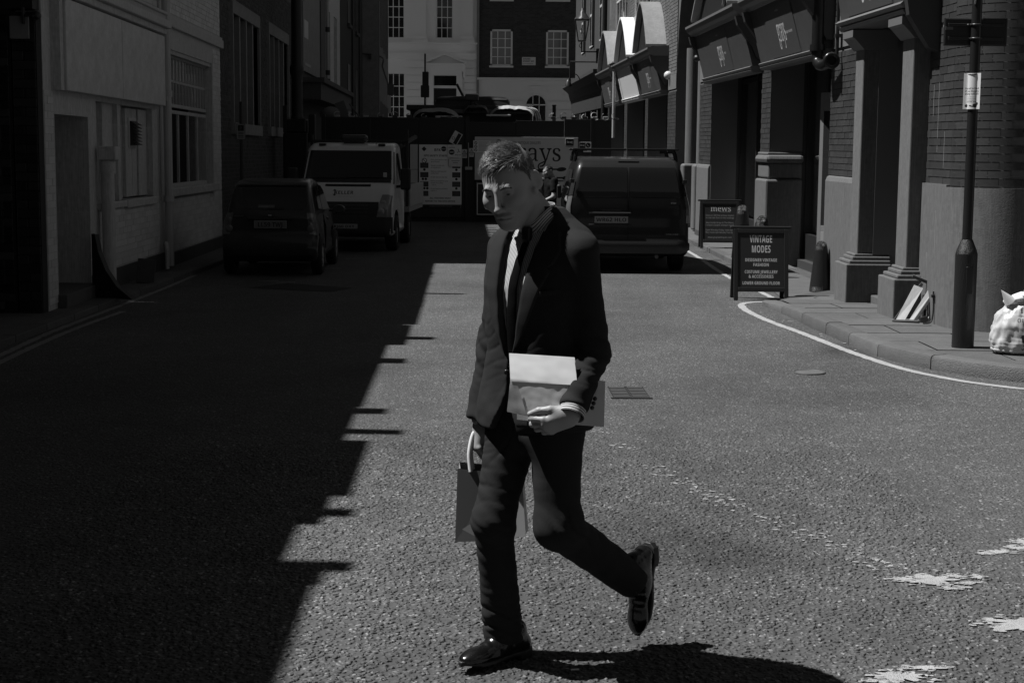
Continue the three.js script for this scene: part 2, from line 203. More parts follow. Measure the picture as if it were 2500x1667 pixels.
// ---------- pavements ----------
const slabMat = gm(0.12, 0.85, { map: grimeTex, bumpMap: fineBump, bumpScale: 0.004 }), slabMat2 = gm(0.105, 0.85, { map: grimeTex, bumpMap: fineBump, bumpScale: 0.004 }), kerbMats = [0.1, 0.115, 0.13].map((v) => gm(v, 0.8, { map: grimeTex, bumpMap: fineBump, bumpScale: 0.006 }));
const paveH = (x, d) => d < 15 ? 0.11 : lerp(0.11, 0.05, smooth(15, 18.6, d));
const KERB = [[2.83, 17.54], [2.89, 16.81], [2.93, 16.06], [2.95, 15.29], [3.0, 14.6], [3.05, 13.6], [3.13, 12.95], [3.27, 12.5], [3.43, 12.15], [3.62, 11.85], [3.88, 11.6], [4.4, 11.35], [5.4, 11.2]];
{
  const c = new THREE.CatmullRomCurve3(KERB.map(([x, d]) => V(x, 0, -d))), L = c.getLength();
  const at = (s, k) => { const t = clamp(s / L, 0, 1), p = c.getPointAt(t), q = c.getTangentAt(t), n = V(-q.z, 0, q.x).normalize(); return p.addScaledVector(n, -k); };
  // which side is the pavement: east
  const side = at(1, 0.1).x > at(1, 0).x ? 1 : -1;
  const g0 = thing('kerb', 'curved granite kerb edging the near right pavement', 'kerb'); g0.userData.kind = 'structure';
  let s = 0; while (s < L - 0.05) {
    const e = Math.min(L, s + rr(0.78, 0.98)), n = 6, P = [], I = [], prof = [[0, -0.05], [0.0, 0.72], [0.012, 0.93], [0.035, 1], [0.16, 1]], U = [];
    const lift = rr(-0.004, 0.004);
    for (let i = 0; i <= n; i++) { const t = lerp(s + 0.006, e - 0.006, i / n); for (const [k, f] of prof) { const p = at(t, side * k), q = paveH(p.x, -p.z) + 0.004 + lift; P.push(p.x, q * f, p.z); U.push(t, k + f * 0.15); } }
    const m = prof.length; for (let i = 0; i < n; i++) for (let j = 0; j + 1 < m; j++) { const a = i * m + j; I.push(a, a + m, a + 1, a + 1, a + m, a + m + 1); }
    for (const b of [0, n * m]) I.push(b, b + 1, b + 4, b + 1, b + 2, b + 4, b + 2, b + 3, b + 4);
    const g = new THREE.BufferGeometry(); g.setAttribute('position', new THREE.Float32BufferAttribute(P, 3)); g.setAttribute('uv', new THREE.Float32BufferAttribute(U, 2)); g.setIndex(I);
    obj('kerb_stone', toCreasedNormals(g, 0.7), kerbMats[Math.floor(rnd() * 3)], g0); s = e;
  }
  const inner = []; for (let i = 0; i <= 40; i++) { const p = at(i / 40 * L, side * 0.165); inner.push([p.x, -p.z]); }
  // paving in courses of slabs with open joints
  const pv = thing('pavement', 'sunlit near right pavement of worn slabs', 'pavement'); pv.userData.kind = 'structure';
  const kx = (d) => { let best = 9; for (let i = 0; i + 1 < inner.length; i++) { const [x0, d0] = inner[i], [x1, d1] = inner[i + 1]; if ((d0 - d) * (d1 - d) <= 0) best = Math.min(best, lerp(x0, x1, (d - d0) / ((d1 - d0) || 1e-9))); } return best; };
  obj('bed', poly([...inner, [5.4, 14.6], [4.2, 14.6], [4.0, 19.3], [3.4, 18.5]], (x, d) => paveH(x, d) - 0.012), gm(0.05, 0.9), pv);
  for (let d = 11.45, r = 0; d < 18.6; d += 0.62, r++) { for (let x = 2.6 + (r % 2) * 0.45; x < 5.3; x += 0.9) {
    const d1 = Math.min(d + 0.61, 18.6), pts = []; const lo = [[0, 0], [0.25, 0], [0.5, 0], [0.75, 0], [1, 0], [1, 0.5], [1, 1], [0.75, 1], [0.5, 1], [0.25, 1], [0, 1], [0, 0.5]];
    const wallX = (q) => q > 14.6 ? 4.16 - 0.016 * (q - 14) : 5.4;
    for (const [a, b] of lo) { const q = lerp(d + 0.004, d1 - 0.004, b), k = kx(q), X = lerp(x + 0.004, x + 0.893, a); const lim = q > 17.4 ? Math.max(2.9 + (q - 17.5) * 0.95, k < 9 ? k : 0) : k; pts.push([clamp(X, Math.min(lim, 9), wallX(q)), q]); }
    const xs = pts.map((p) => p[0]), w = Math.max(...xs) - Math.min(...xs); if (w < 0.08 || kx(d + 0.3) > 8 && d < 17) continue;
    const lift = rr(-0.003, 0.003); obj('slab', poly(pts, (x, d) => paveH(x, d) + lift), rnd() < 0.5 ? slabMat : slabMat2, pv); } }
  const fp = thing('pavement', 'narrow raised pavement beside the far shopfronts', 'pavement'); fp.userData.kind = 'structure';
  const edge = [[3.4, 23.2], [3.41, 25.5], [3.43, 27.7], [3.42, 29.6], [3.45, 31], [3.2, 60]];
  for (let d = 22.4; d < 58; d += 0.92) { const X = (q) => 3.42 - Math.max(0, q - 31) * 0.009 + smooth(24, 22.4, q) * 0.3; const a = d + 0.006, b = d + 0.914; obj('kerb_stone', rbox(0, 0.15, -0.05, 0.085, 0, b - a, 0.015, 1).translate(X(d), 0, -b), kerbMats[Math.floor(rnd() * 3)], fp); }
  obj('paving', poly([[3.56, 22.4], [4.1, 22.4], [4.1, 60], [3.3, 60], [3.56, 31]], 0.082), slabMat, fp);
  obj('apron', poly([[3.2, 18.5], [4.1, 19.2], [4.1, 22.4], [3.45, 22.4], [3.3, 20]], 0.012), slabMat2, fp);
  const lp = thing('pavement', 'shaded low pavement strip along the left wall', 'pavement'); lp.userData.kind = 'structure';
  obj('paving', [poly([[-4.42, 9], [-4.45, 60], [-6.6, 60], [-6.6, 9]], 0.06)], slabMat2, lp);
  for (let d = 9; d < 40; d += 0.92) obj('kerb_stone', rbox(-4.5, -4.37, -0.05, 0.065, -d - 0.91, -d, 0.012, 1), kerbMats[Math.floor(rnd() * 3)], lp);
}

// ---------- left side of the street ----------
const white = plaster(0.62, 0.75), whitePanel = gm(0.66, 0.6, { map: grimeTex }), cream = plaster(0.55), dkPlinth = grime(0.05), blackIron = gm(0.02, 0.45), darkGap = gm(0.006, 0.9), roofLead = grime(0.15);
const whiteBr = [0.58, 0.62, 0.66].map((v) => gm(v, 0.7, { bumpMap: fineBump, bumpScale: 0.003 }));
function sash(t, F, d0, d1, y0, y1, o, cols, rows, m, name = 'window', bar = 0.022, glass = pane, back = 0.25) {   // glazed frame set in an opening
  const w = obj(name, [fb(F, d0, d1, y0, y0 + 0.05, o - 0.05, o), fb(F, d0, d1, y1 - 0.05, y1, o - 0.05, o), fb(F, d0, d0 + 0.05, y0 + 0.05, y1 - 0.05, o - 0.05, o), fb(F, d1 - 0.05, d1, y0 + 0.05, y1 - 0.05, o - 0.05, o)], m, t);
  const bars = []; for (let i = 1; i < cols; i++) { const d = lerp(d0, d1, i / cols); bars.push(fb(F, d - bar / 2, d + bar / 2, y0 + 0.05, y1 - 0.05, o - 0.04, o - 0.008)); }
  for (let j = 1; j < rows; j++) { const y = lerp(y0, y1, j / rows); bars.push(fb(F, d0 + 0.05, d1 - 0.05, y - bar / 2, y + bar / 2, o - 0.038, o - 0.01)); }
  for (const b of bars) obj('glazing_bar', b, m, w);
  for (let i = 0; i < cols; i++) for (let j = 0; j < rows; j++) obj('pane', fb(F, lerp(d0, d1, i / cols) + 0.004, lerp(d0, d1, (i + 1) / cols) - 0.004, lerp(y0, y1, j / rows) + 0.004, lerp(y0, y1, (j + 1) / rows) - 0.004, o - 0.027, o - 0.023), glass, w);
  return w;
}
{ // building standing beside the camera, outside the frame, that shades the road
  const b = thing('corner_building', 'plain brick building with parapet and chimneys on the near left', 'building');
  obj('wall', [fb(LF, -8, 13.1, 0, 6.0, -6, 0)], grime(0.09), b); obj('bridging_storey', fb(LF, 13.1, 15.62, 3.32, 6.0, -6, 0), grime(0.04), b);
  for (const [a, c, h] of [[-8, 4.6, 6.4], [4.6, 6.3, 6.31], [6.3, 6.57, 6.36], [6.57, 7.3, 6.03], [7.3, 7.9, 6.2], [7.9, 9.4, 6.36], [9.4, 10.6, 6.1], [10.6, 14.0, 6.15], [14.0, 15.62, 6.42]]) obj('parapet', fb(LF, a, c, 6.0, h, -0.3, 0), grime(0.12), b);
  for (const [d, w, y, h] of [[14.55, 0.22, 6.42, 0.45], [12.95, 0.3, 6.15, 0.36], [10.45, 0.22, 6.1, 0.36], [9.7, 0.16, 6.1, 0.6], [7.55, 0.16, 6.2, 0.25], [6.6, 0.16, 6.36, 0.2]]) obj('chimney_pot', fb(LF, d - w / 2, d + w / 2, y, y + h, -0.2, -0.01), grime(0.12), b);
}
{ // tiled yard wall and glazed pillar at the left edge
  const t = thing('tiled_entrance', 'dark entrance wall of mixed glossy tiles at the far left', 'wall', [-4.95, 0, -15.5]);
  obj('backing', [box(-2.2, 0.0, 0, 3.05, -0.2, 0), box(-2.2, 0.24, 3.05, 3.3, -0.25, 0.05), box(-2.2, 0.24, 3.3, 6.3, -0.25, 0.02)], gm(0.012, 0.6), t);
  const tm = [0.01, 0.014, 0.02, 0.035, 0.05].map((v) => gm(v, 0.25)); const tg = rbox(-0.047, 0.047, -0.038, 0.038, 0, 0.012, 0.005, 1), tg2 = rbox(-0.1, 0.1, -0.038, 0.038, 0, 0.01, 0.005, 1);
  for (let j = 0; j < 36; j++) { let x = -0.02; while (x > -1.15) { const wide = rnd() < 0.3, w = wide ? 0.21 : 0.105; const dark = rnd() < 0.45; const m = obj('tile', wide ? tg2 : tg, tm[dark ? Math.floor(rnd() * 2) : 1 + Math.floor(rnd() * 4)], t); m.position.set(x - w / 2, 0.05 + j * 0.083, 0.001); x -= w; } }
  const p = thing('glazed_brick_pillar', 'narrow dark glazed brick pillar at the left edge', 'pillar', [-4.78, 0, -15.5]);
  obj('core', box(-0.155, 0.085, 0, 3.02, -0.3, 0.006), gm(0.012, 0.8), p);
  const pm = [0.018, 0.025, 0.032].map((v) => gm(v, 0.3)); const bg = rbox(-0.112, 0.112, -0.042, 0.042, 0, 0.014, 0.004, 1), bh = rbox(-0.05, 0.05, -0.042, 0.042, 0, 0.014, 0.004, 1);
  for (let j = 0; j < 33; j++) { const y = 0.05 + j * 0.091; if (j % 2) { const m = obj('brick', bg, pm[Math.floor(rnd() * 3)], p); m.position.set(-0.035, y, 0.006); } else for (const s of [-1, 1]) { const m = obj('brick', bh, pm[Math.floor(rnd() * 3)], p); m.position.set(-0.035 + s * 0.061, y, 0.006); } }
  obj('capital', rbox(-0.16, 0.03, 2.76, 2.98, 0.02, 0.05, 0.008, 1), gm(0.2, 0.7), p);
  const c = thing('wall_lamp', 'small black lamp bracketed beside the pillar top', 'lamp', [-4.66, 2.98, -15.42]);
  obj('arm', cyl(V(-0.12, 0, 0), V(0, 0, 0.02), 0.012), blackIron, c); obj('head', new THREE.SphereGeometry(0.045, 14, 10).scale(1, 1, 1.2), blackIron, c); obj('plate', rbox(-0.14, -0.12, -0.08, 0.08, -0.03, 0.03, 0.004), blackIron, c);
}
{ // white painted brick building
  const b = thing('painted_brick_building', 'white painted brick building with blank sign panel and tall gridded window', 'building');
  const holes = [[16.06, 17.48, 0, 2.05], [17.86, 21.05, 1.08, 2.24], [21.95, 26.05, 1.16, 3.12]];
  obj('wall', wallGeo(LF, 15.66, 26.92, 0, 6.42, holes, -0.4, 0), white, b);
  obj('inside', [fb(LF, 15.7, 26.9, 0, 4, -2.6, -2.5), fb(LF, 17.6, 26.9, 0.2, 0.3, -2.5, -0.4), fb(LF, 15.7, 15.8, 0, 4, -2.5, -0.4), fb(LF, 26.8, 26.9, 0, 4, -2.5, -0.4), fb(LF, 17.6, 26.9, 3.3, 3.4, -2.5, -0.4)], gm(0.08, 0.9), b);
  obj('upper_storey', [fb(LF, 24.55, 26.92, 6.42, 10.6, -4, -0.2)], white, b);
  obj('parapet', [fb(LF, 15.66, 24.55, 6.42, 6.5, -0.45, 0.0)], grime(0.4), b);
  for (const [d, w, h] of [[19.14, 0.12, 0.85], [22.3, 0.5, 0.08], [17.9, 0.9, 0.06]]) obj('chimney_pot', fb(LF, d - w / 2, d + w / 2, 6.5, 6.54 + h, -0.3, -0.05), grime(0.2), b);
  obj('string_course', [frb(LF, 21.88, 26.98, 3.42, 3.56, 0, 0.06), fb(LF, 21.88, 26.96, 3.56, 3.6, 0, 0.04)], white, b);
  obj('plinth', [fb(LF, 17.5, 21.7, 0, 0.28, 0, 0.035), fb(LF, 21.7, 26.95, 0, 0.24, 0, 0.05)], dkPlinth, b);
  // sign panel with moulded cornice
  const sp = obj('sign_panel', [frb(LF, 16.12, 21.36, 2.29, 3.22, 0.02, 0.13, 0.01)], whitePanel, b);
  obj('panel_trim', [fb(LF, 15.98, 16.11, 2.29, 4.6, 0, 0.1)], white, sp);
  obj('cornice', [frb(LF, 15.98, 21.4, 3.24, 3.32, 0, 0.16), frb(LF, 15.98, 21.4, 3.32, 3.42, 0, 0.22), fb(LF, 15.98, 21.4, 3.42, 3.5, 0, 0.14), frb(LF, 15.98, 21.4, 3.5, 3.54, 0, 0.18)], white, sp);
  obj('panel_joint', fb(LF, 18.72, 18.728, 2.3, 3.21, 0.13, 0.132), gm(0.3, 0.8), sp);
  // doorway lined with tiles
  const dw = obj('doorway', [fb(LF, 16.06, 17.48, 0.2, 2.05, -0.95, -0.9), fb(LF, 16.06, 16.1, 0.2, 2.05, -0.9, -0.4), fb(LF, 16.06, 17.48, 2.05, 2.1, -0.9, -0.4)], gm(0.06, 0.8), b);
  { const l = [], q = []; const tm = [0.15, 0.17, 0.19].map((v) => gm(v, 0.3));
    for (let j = 0; j < 12; j++) for (let i = -(j % 2) * 0.5; i < 4; i++) { const a = Math.max(16.1, 16.1 + i * 0.36), e = Math.min(17.46, 16.1 + (i + 1) * 0.36); if (e - a > 0.05) obj('tile', fb(LF, a + 0.008, e - 0.008, 0.22 + j * 0.152, 0.361 + j * 0.152, -0.9, -0.885), tm[Math.floor(rnd() * 3)], dw); }
    for (let j = 0; j < 12; j++) for (let i = 0; i < 2; i++) obj('tile', fb(LF, 17.462, 17.474, 0.22 + j * 0.152, 0.366 + j * 0.152, -0.88 + i * 0.24 + 0.004, -0.88 + (i + 1) * 0.24 - 0.004), tm[Math.floor(rnd() * 3)], dw); }
  obj('step', [frb(LF, 16.0, 17.5, 0, 0.2, -0.95, 0.1)], grime(0.1), dw);
  // strip windows under the panel
  const wf = plaster(0.55, 0.6);
  obj('sill', [frb(LF, 17.84, 19.2, 1.0, 1.08, -0.2, 0.05), frb(LF, 19.22, 21.12, 0.98, 1.08, -0.2, 0.06)], white, b);
  sash(b, LF, 17.9, 18.5, 1.08, 2.24, -0.14, 1, 1, wf); obj('post', [fb(LF, 18.5, 19.04, 1.08, 2.24, -0.2, -0.08), fb(LF, 19.04, 19.2, 1.08, 2.24, -0.15, -0.02)], white, b);
  sash(b, LF, 19.22, 19.82, 1.08, 2.24, -0.14, 1, 1, wf); obj('shutter_panel', [fb(LF, 19.84, 20.5, 1.1, 2.22, -0.2, -0.1), fb(LF, 20.52, 21.04, 1.1, 2.22, -0.16, -0.08), fb(LF, 20.2, 20.21, 1.12, 2.2, -0.1, -0.096)], white, b);
  // gridded window
  obj('sill', frb(LF, 21.9, 26.16, 1.04, 1.16, -0.1, 0.09), white, b);
  obj('reveal_trim', [fb(LF, 21.95, 26.05, 3.06, 3.12, -0.36, -0.02)], wf, b);
  sash(b, LF, 21.95, 26.04, 2.32, 3.08, -0.1, 16, 2, wf, 'window', 0.035); sash(b, LF, 21.95, 26.04, 1.16, 2.28, -0.1, 5, 1, wf, 'window', 0.06);
  const bars = []; for (let i = 0; i < 5; i++) bars.push(1);
  const list = [];
  const near = (d, y) => d > 16.0 && d < 17.85 && y < 2.3;
  brickField(list, LF, 15.67, 16.0, 0.12, 2.28, 0, whiteBr, null, 0.225, 0.075, 0.008, 0.006);
  brickField(list, LF, 17.9, 21.4, 0.3, 0.98, 0, whiteBr, null, 0.225, 0.075, 0.008, 0.006);
  brickField(list, LF, 21.9, 26.9, 0.26, 1.04, 0, whiteBr, null, 0.225, 0.075, 0.008, 0.006);
  brickField(list, LF, 26.1, 26.9, 1.04, 3.4, 0, whiteBr, null, 0.225, 0.075, 0.008, 0.006);
  brickField(list, LF, 16.0, 26.9, 3.62, 4.7, 0, whiteBr, null, 0.225, 0.075, 0.008, 0.006);
  layBricks(b, list);
  const v = thing('wall_vent', 'black louvred vent box on the white shutter panel', 'vent'); obj('frame', [fb(LF, 19.98, 20.42, 1.72, 2.1, -0.1, -0.085)], gm(0.5, 0.6), v); obj('housing', fb(LF, 20.05, 20.4, 1.75, 2.06, -0.085, -0.06), blackIron, v);
  for (let i = 0; i < 7; i++) obj('louvre', onto(LF, box(20.06, 20.4, -0.003, 0.003, 0, 0.07).rotateX(0.5).translate(0, 1.79 + i * 0.042, -0.06)), gm(0.06, 0.4), v);
  // pipes
  const pipe = (d, y0, y1, o, r) => { const a = LF.pos(d, y0, o), c = LF.pos(d, y1, o); return cyl(a, c, r, r, 16); };
  const dp = thing('downpipe', 'tall white downpipe between panel and gridded window', 'drainpipe'); obj('pipe', pipe(21.62, 0.1, 6.3, 0.1, 0.058), white, dp);
  for (const y of [3.95, 2.42, 0.98]) { obj('collar', pipe(21.62, y, y + 0.09, 0.1, 0.072), white, dp); } obj('bracket', fb(LF, 21.5, 21.74, 2.36, 2.42, 0, 0.12), white, dp); obj('thin_cable', tube([LF.pos(21.46, 4.2, 0.03), LF.pos(21.45, 3, 0.03), LF.pos(21.44, 2, 0.03), LF.pos(21.46, 1, 0.03)], 0.014, 20, 6), gm(0.3, 0.6), dp);
  const hp = thing('hopper_pipe', 'short white pipe with square hopper head beside the doorway', 'drainpipe'); obj('pipe', pipe(17.86, 0.06, 1.58, 0.12, 0.075), white, hp); obj('collar', pipe(17.86, 1.42, 1.56, 0.12, 0.09), white, hp);
  const hh = LF.pos(17.86, 1.65, 0.13); obj('hopper', [rbox(hh.x - 0.1, hh.x + 0.11, 1.57, 1.73, hh.z - 0.09, hh.z + 0.09, 0.02)], white, hp);
  obj('stub', tube([LF.pos(21.3, 0.08, 0.12), LF.pos(21.3, 0.36, 0.12), LF.pos(21.34, 0.43, 0.1), LF.pos(21.4, 0.4, 0.08)], 0.03, 16, 8), white, dp);
  // wedge guard and propped board
  const wg = thing('corner_guard', 'black curved wedge leaning by the hopper pipe', 'guard', [-4.43, 0.06, -17.3]);
  { const pts = [[0, 0], [0.52, 0], [0.32, 0.12], [0.17, 0.3], [0.08, 0.5], [0.04, 0.68], [0, 0.7]]; obj('plate', extr(pts, 0.05, 0.004).rotateY(-0.42).translate(-0.22, 0, 0), gm(0.012, 0.6), wg); obj('edge_rim', extr([[0.52, 0], [0.545, 0], [0.34, 0.13], [0.19, 0.31], [0.095, 0.51], [0.055, 0.7], [0.04, 0.7], [0.08, 0.5], [0.17, 0.3], [0.32, 0.12]], 0.07).rotateY(-0.42).translate(-0.22, 0, -0.01), gm(0.025, 0.6), wg); }
  const pb = thing('wooden_board', 'short wooden board propped against the white wall base', 'board', [-4.55, 0.06, -19.2], 0.1); obj('plank', rbox(-0.11, 0.11, 0, 0.3, -0.02, 0.02, 0.006).rotateX(-0.2).rotateZ(-0.08), grime(0.08), pb); obj('backing_block', rbox(-0.1, 0.02, 0, 0.2, -0.09, -0.05, 0.006), grime(0.05), pb);
}
{ // dark brick building
  const b = thing('dark_brick_building', 'dark brick building with two stone framed slit windows', 'building');
  const h1 = [28.25, 31.75, 2.2, 4.14], h2 = [33.4, 36.9, 2.22, 4.16], stone = grime(0.26), dbr = [0.035, 0.045, 0.055, 0.065].map((v) => grime(v));
  obj('wall', wallGeo(LF, 26.93, 38, 0, 6.4, [h1, h2], -0.4, 0), grime(0.1), b);
  obj('upper_storey', [fb(LF, 26.93, 32.4, 6.4, 10.8, -5, -0.02), fb(LF, 32.4, 38, 6.4, 8.2, -5, -0.02)], dbr[1], b);
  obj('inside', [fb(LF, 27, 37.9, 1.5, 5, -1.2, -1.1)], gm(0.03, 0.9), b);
  for (const [d, w, hgt] of [[33.0, 0.25, 1.2], [34.0, 0.2, 1.0], [35.2, 0.3, 1.6], [36.3, 0.2, 0.8]]) obj('chimney_pot', fb(LF, d - w / 2, d + w / 2, 8.2, 8.2 + hgt, -0.6, -0.3), grime(0.1), b);
  for (const [a, c, y0, y1] of [h1, h2]) {
    const w = obj('window', [fb(LF, a - 0.1, c + 0.1, y1, y1 + 0.24, -0.2, 0.05), fb(LF, a - 0.12, c + 0.12, y0 - 0.2, y0, -0.2, 0.08), fb(LF, a - 0.1, a, y0, y1, -0.2, 0.05), fb(LF, c, c + 0.1, y0, y1, -0.2, 0.05)], stone, b);
    for (let i = 1; i < 4; i++) { const d = lerp(a, c, i / 4); obj('mullion', fb(LF, d - 0.07, d + 0.07, y0, y1, -0.2, 0.03), stone, w); }
    for (let i = 0; i < 4; i++) obj('pane', fb(LF, lerp(a, c, i / 4) + 0.02, lerp(a, c, (i + 1) / 4) - 0.02, y0, y1, -0.2, -0.19), GLASS, w);
  }
  const list = []; brickField(list, LF, 26.94, 38, 0.1, 5.2, 0, dbr, (d, y, e, f) => [h1, h2].some((h) => f > h[0] - 0.1 && e < h[1] + 0.1 && y > h[2] - 0.22 && y < h[3] + 0.26), 0.225, 0.075, 0.008, 0.012);
  layBricks(b, list);
}
{ // posts in front of it
  const p = thing('parking_sign_post', 'slim black post with a small parking plate behind the small car', 'sign post', [-4.5, 0, -25.9]);
  obj('post', new THREE.CylinderGeometry(0.028, 0.028, 2.5, 12).translate(0, 1.25, 0), blackIron, p); obj('plate', rbox(-0.075, 0.075, 1.88, 2.14, 0.03, 0.038, 0.004), gm(0.08, 0.5), p); obj('print', quad([-0.065, 1.89, 0.0395], [0.065, 1.89, 0.0395], [0.065, 2.13, 0.0395], [-0.065, 2.13, 0.0395]), printMat(canvasTex(64, 128, (x) => { x.fillStyle = '#222'; x.fillRect(8, 8, 48, 50); x.fillStyle = '#999'; x.font = 'bold 40px sans-serif'; x.fillText('P', 32, 34); x.fillStyle = '#222'; for (let i = 0; i < 4; i++) x.fillRect(10, 68 + i * 14, 44, 6); }), 0.7, 0.25), p);
  const l = thing('lamp_column', 'thick black iron lamp column rising past the frame', 'street lamp', [-4.72, 0, -34.2]);
  obj('shaft', lathe([[0.15, 2.35], [0.12, 2.5], [0.125, 2.55], [0.12, 3.3], [0.155, 3.4], [0.155, 3.5], [0.12, 3.58], [0.115, 4.2], [0.1, 8]], 20), gm(0.008, 0.5), l); obj('base', [rbox(-0.28, 0.26, 0, 2.1, -0.25, 0.25, 0.04), rbox(-0.22, 0.22, 2.1, 2.4, -0.2, 0.2, 0.04), rbox(0.26, 0.4, 1.9, 2.5, -0.12, 0.12, 0.02)], gm(0.008, 0.5), l);
  obj('bracket', [rbox(-0.28, -0.2, 2.1, 2.68, 0.1, 0.2, 0.01)], gm(0.008, 0.5), l); obj('lantern', lathe([[0.05, 8], [0.25, 8.1], [0.3, 8.6], [0.1, 8.8]], 12), gm(0.05, 0.4), l);
}
{ // jutting shop and the buildings behind it
  const s = thing('jutting_shop', 'shaded shop with a pale board above a flat canopy', 'building');
  obj('wall', [fb(LF, 38.05, 46.5, 0, 8.2, -0.6, 0)], grime(0.05), s); obj('upper_storey', fb(LF, 38.05, 46.5, 8.2, 12, -5, -0.1), grime(0.06), s);
  obj('board', [fb(LF, 40.1, 44.6, 3.75, 6.4, 0, 0.06)], grime(0.3), s); obj('pilaster', [fb(LF, 45.0, 46.4, 3.3, 7.5, 0, 0.06)], grime(0.12), s);
  obj('canopy', [fb(LF, 39.6, 49.8, 3.0, 3.42, 0, 0.55), frb(LF, 39.5, 49.9, 3.42, 3.55, 0, 0.65)], grime(0.1), s); obj('shutter', fb(LF, 40, 45.4, 0.1, 2.9, 0, 0.03), grime(0.04), s);
  obj('notice', fb(LF, 40.3, 41.3, 4.6, 5.05, 0.06, 0.07), gm(0.55, 0.6), s); obj('notice_strip', fb(LF, 40.4, 41.9, 3.9, 3.97, 0.06, 0.07), gm(0.35, 0.6), s);
  const w = thing('pale_building', 'pale rendered building with two arched window recesses', 'building');
  obj('wall', [...wallGeo(LF, 46.6, 52.4, 0, 8.2, [[47.4, 48.7, 3.7, 5.95], [50.0, 51.2, 3.7, 5.95]], -0.4, 0)], plaster(0.72), w); obj('upper_storey', fb(LF, 46.6, 52.4, 8.2, 12, -5, -0.1), plaster(0.72), w);
  for (const [a, c] of [[47.4, 48.7], [50.0, 51.2]]) { const r = obj('window_recess', [fb(LF, a, c, 3.7, 5.95, -0.4, -0.22)], plaster(0.4), w); obj('sill', fb(LF, a - 0.1, c + 0.1, 3.58, 3.7, -0.2, 0.1), grime(0.15), r); obj('arch_head', onto(LF, new THREE.CylinderGeometry((c - a) / 2, (c - a) / 2, 0.18, 20, 1, false, -Math.PI / 2, Math.PI).rotateX(Math.PI / 2).scale(1, 0.45, 1).translate((a + c) / 2, 5.94, -0.12)), plaster(0.42), r); }
  const pp = thing('rainwater_pipe', 'thin pale rainwater pipe on the pale building corner', 'drainpipe'); obj('pipe', cyl(LF.pos(46.55, 0, 0.1), LF.pos(46.55, 8, 0.1), 0.05), plaster(0.55), pp); for (const y of [5.2, 3.95, 3.7]) obj('joint', cyl(LF.pos(46.55, y, 0.1), LF.pos(46.55, y + 0.14, 0.1), 0.08), grime(0.06), pp);
  const e = thing('brick_terrace', 'narrow dark brick terrace with slit windows in the left distance', 'building');
  obj('wall', [fb(LF, 52.5, 63, 0, 12, -5, 0)], grime(0.04), e); for (const d of [55.6, 59.4]) for (const y of [2.6, 6.2]) { const q = obj('window', fb(LF, d, d + 1.2, y, y + 2.2, 0, 0.02), gm(0.012, 0.3), e); obj('sill', fb(LF, d - 0.1, d + 1.3, y - 0.12, y, 0, 0.1), grime(0.08), q); }
  obj('pilaster', [fb(LF, 57.6, 58.6, 0, 12, 0, 0.06), fb(LF, 61.4, 62.9, 0, 12, 0, 0.05)], grime(0.035), e);
  const g = thing('corner_block', 'grey rendered corner building at the end of the left row', 'building');
  const CF = { pos: (d, y, o) => V(-5.46 - (d - 63.2) * 0.0527 + o, y, -d), flip: false }; obj('wall', onto(CF, box(63.2, 78, 0, 12, -3, 0)), grime(0.26), g); obj('cable', tube([V(-6.4, 5.62, -63.15), V(-5.8, 5.6, -63.15), CF.pos(63.4, 5.55, 0.03), CF.pos(68, 5.35, 0.04), CF.pos(77, 5, 0.04)], 0.03, 30, 6), gm(0.03, 0.6), g);
  obj('junction_box', rbox(-5.82, -5.72, 5.4, 5.62, -63.19, -63.05, 0.01), gm(0.03, 0.6), g); obj('trim', onto(CF, box(63.25, 64.4, 0, 12, 0, 0.04)), grime(0.2), g);
  for (const [a, c] of [[65.6, 67], [69.6, 71], [73.6, 75]]) for (const y of [0.6, 6.1]) { const q = obj('window', onto(CF, box(a, c, y, y + 3.1, 0, 0.02)), gm(0.02, 0.2), g); for (const e of [a - 0.15, c]) obj('surround', onto(CF, box(e, e + 0.15, y, y + 3.2, 0, 0.08)), grime(0.3), q); }
  const bs = thing('hanging_sign', 'small pale projecting sign on the grey corner building', 'sign', [-6.05, 4.1, -76.5]); obj('board', rbox(-0.12, 0.06, -0.5, 0.35, -0.03, 0.03, 0.01), gm(0.55, 0.6), bs); obj('bracket', [rbox(-0.16, 0.2, 0.38, 0.9, -0.05, 0.05, 0.02)], gm(0.1, 0.6), bs);
}

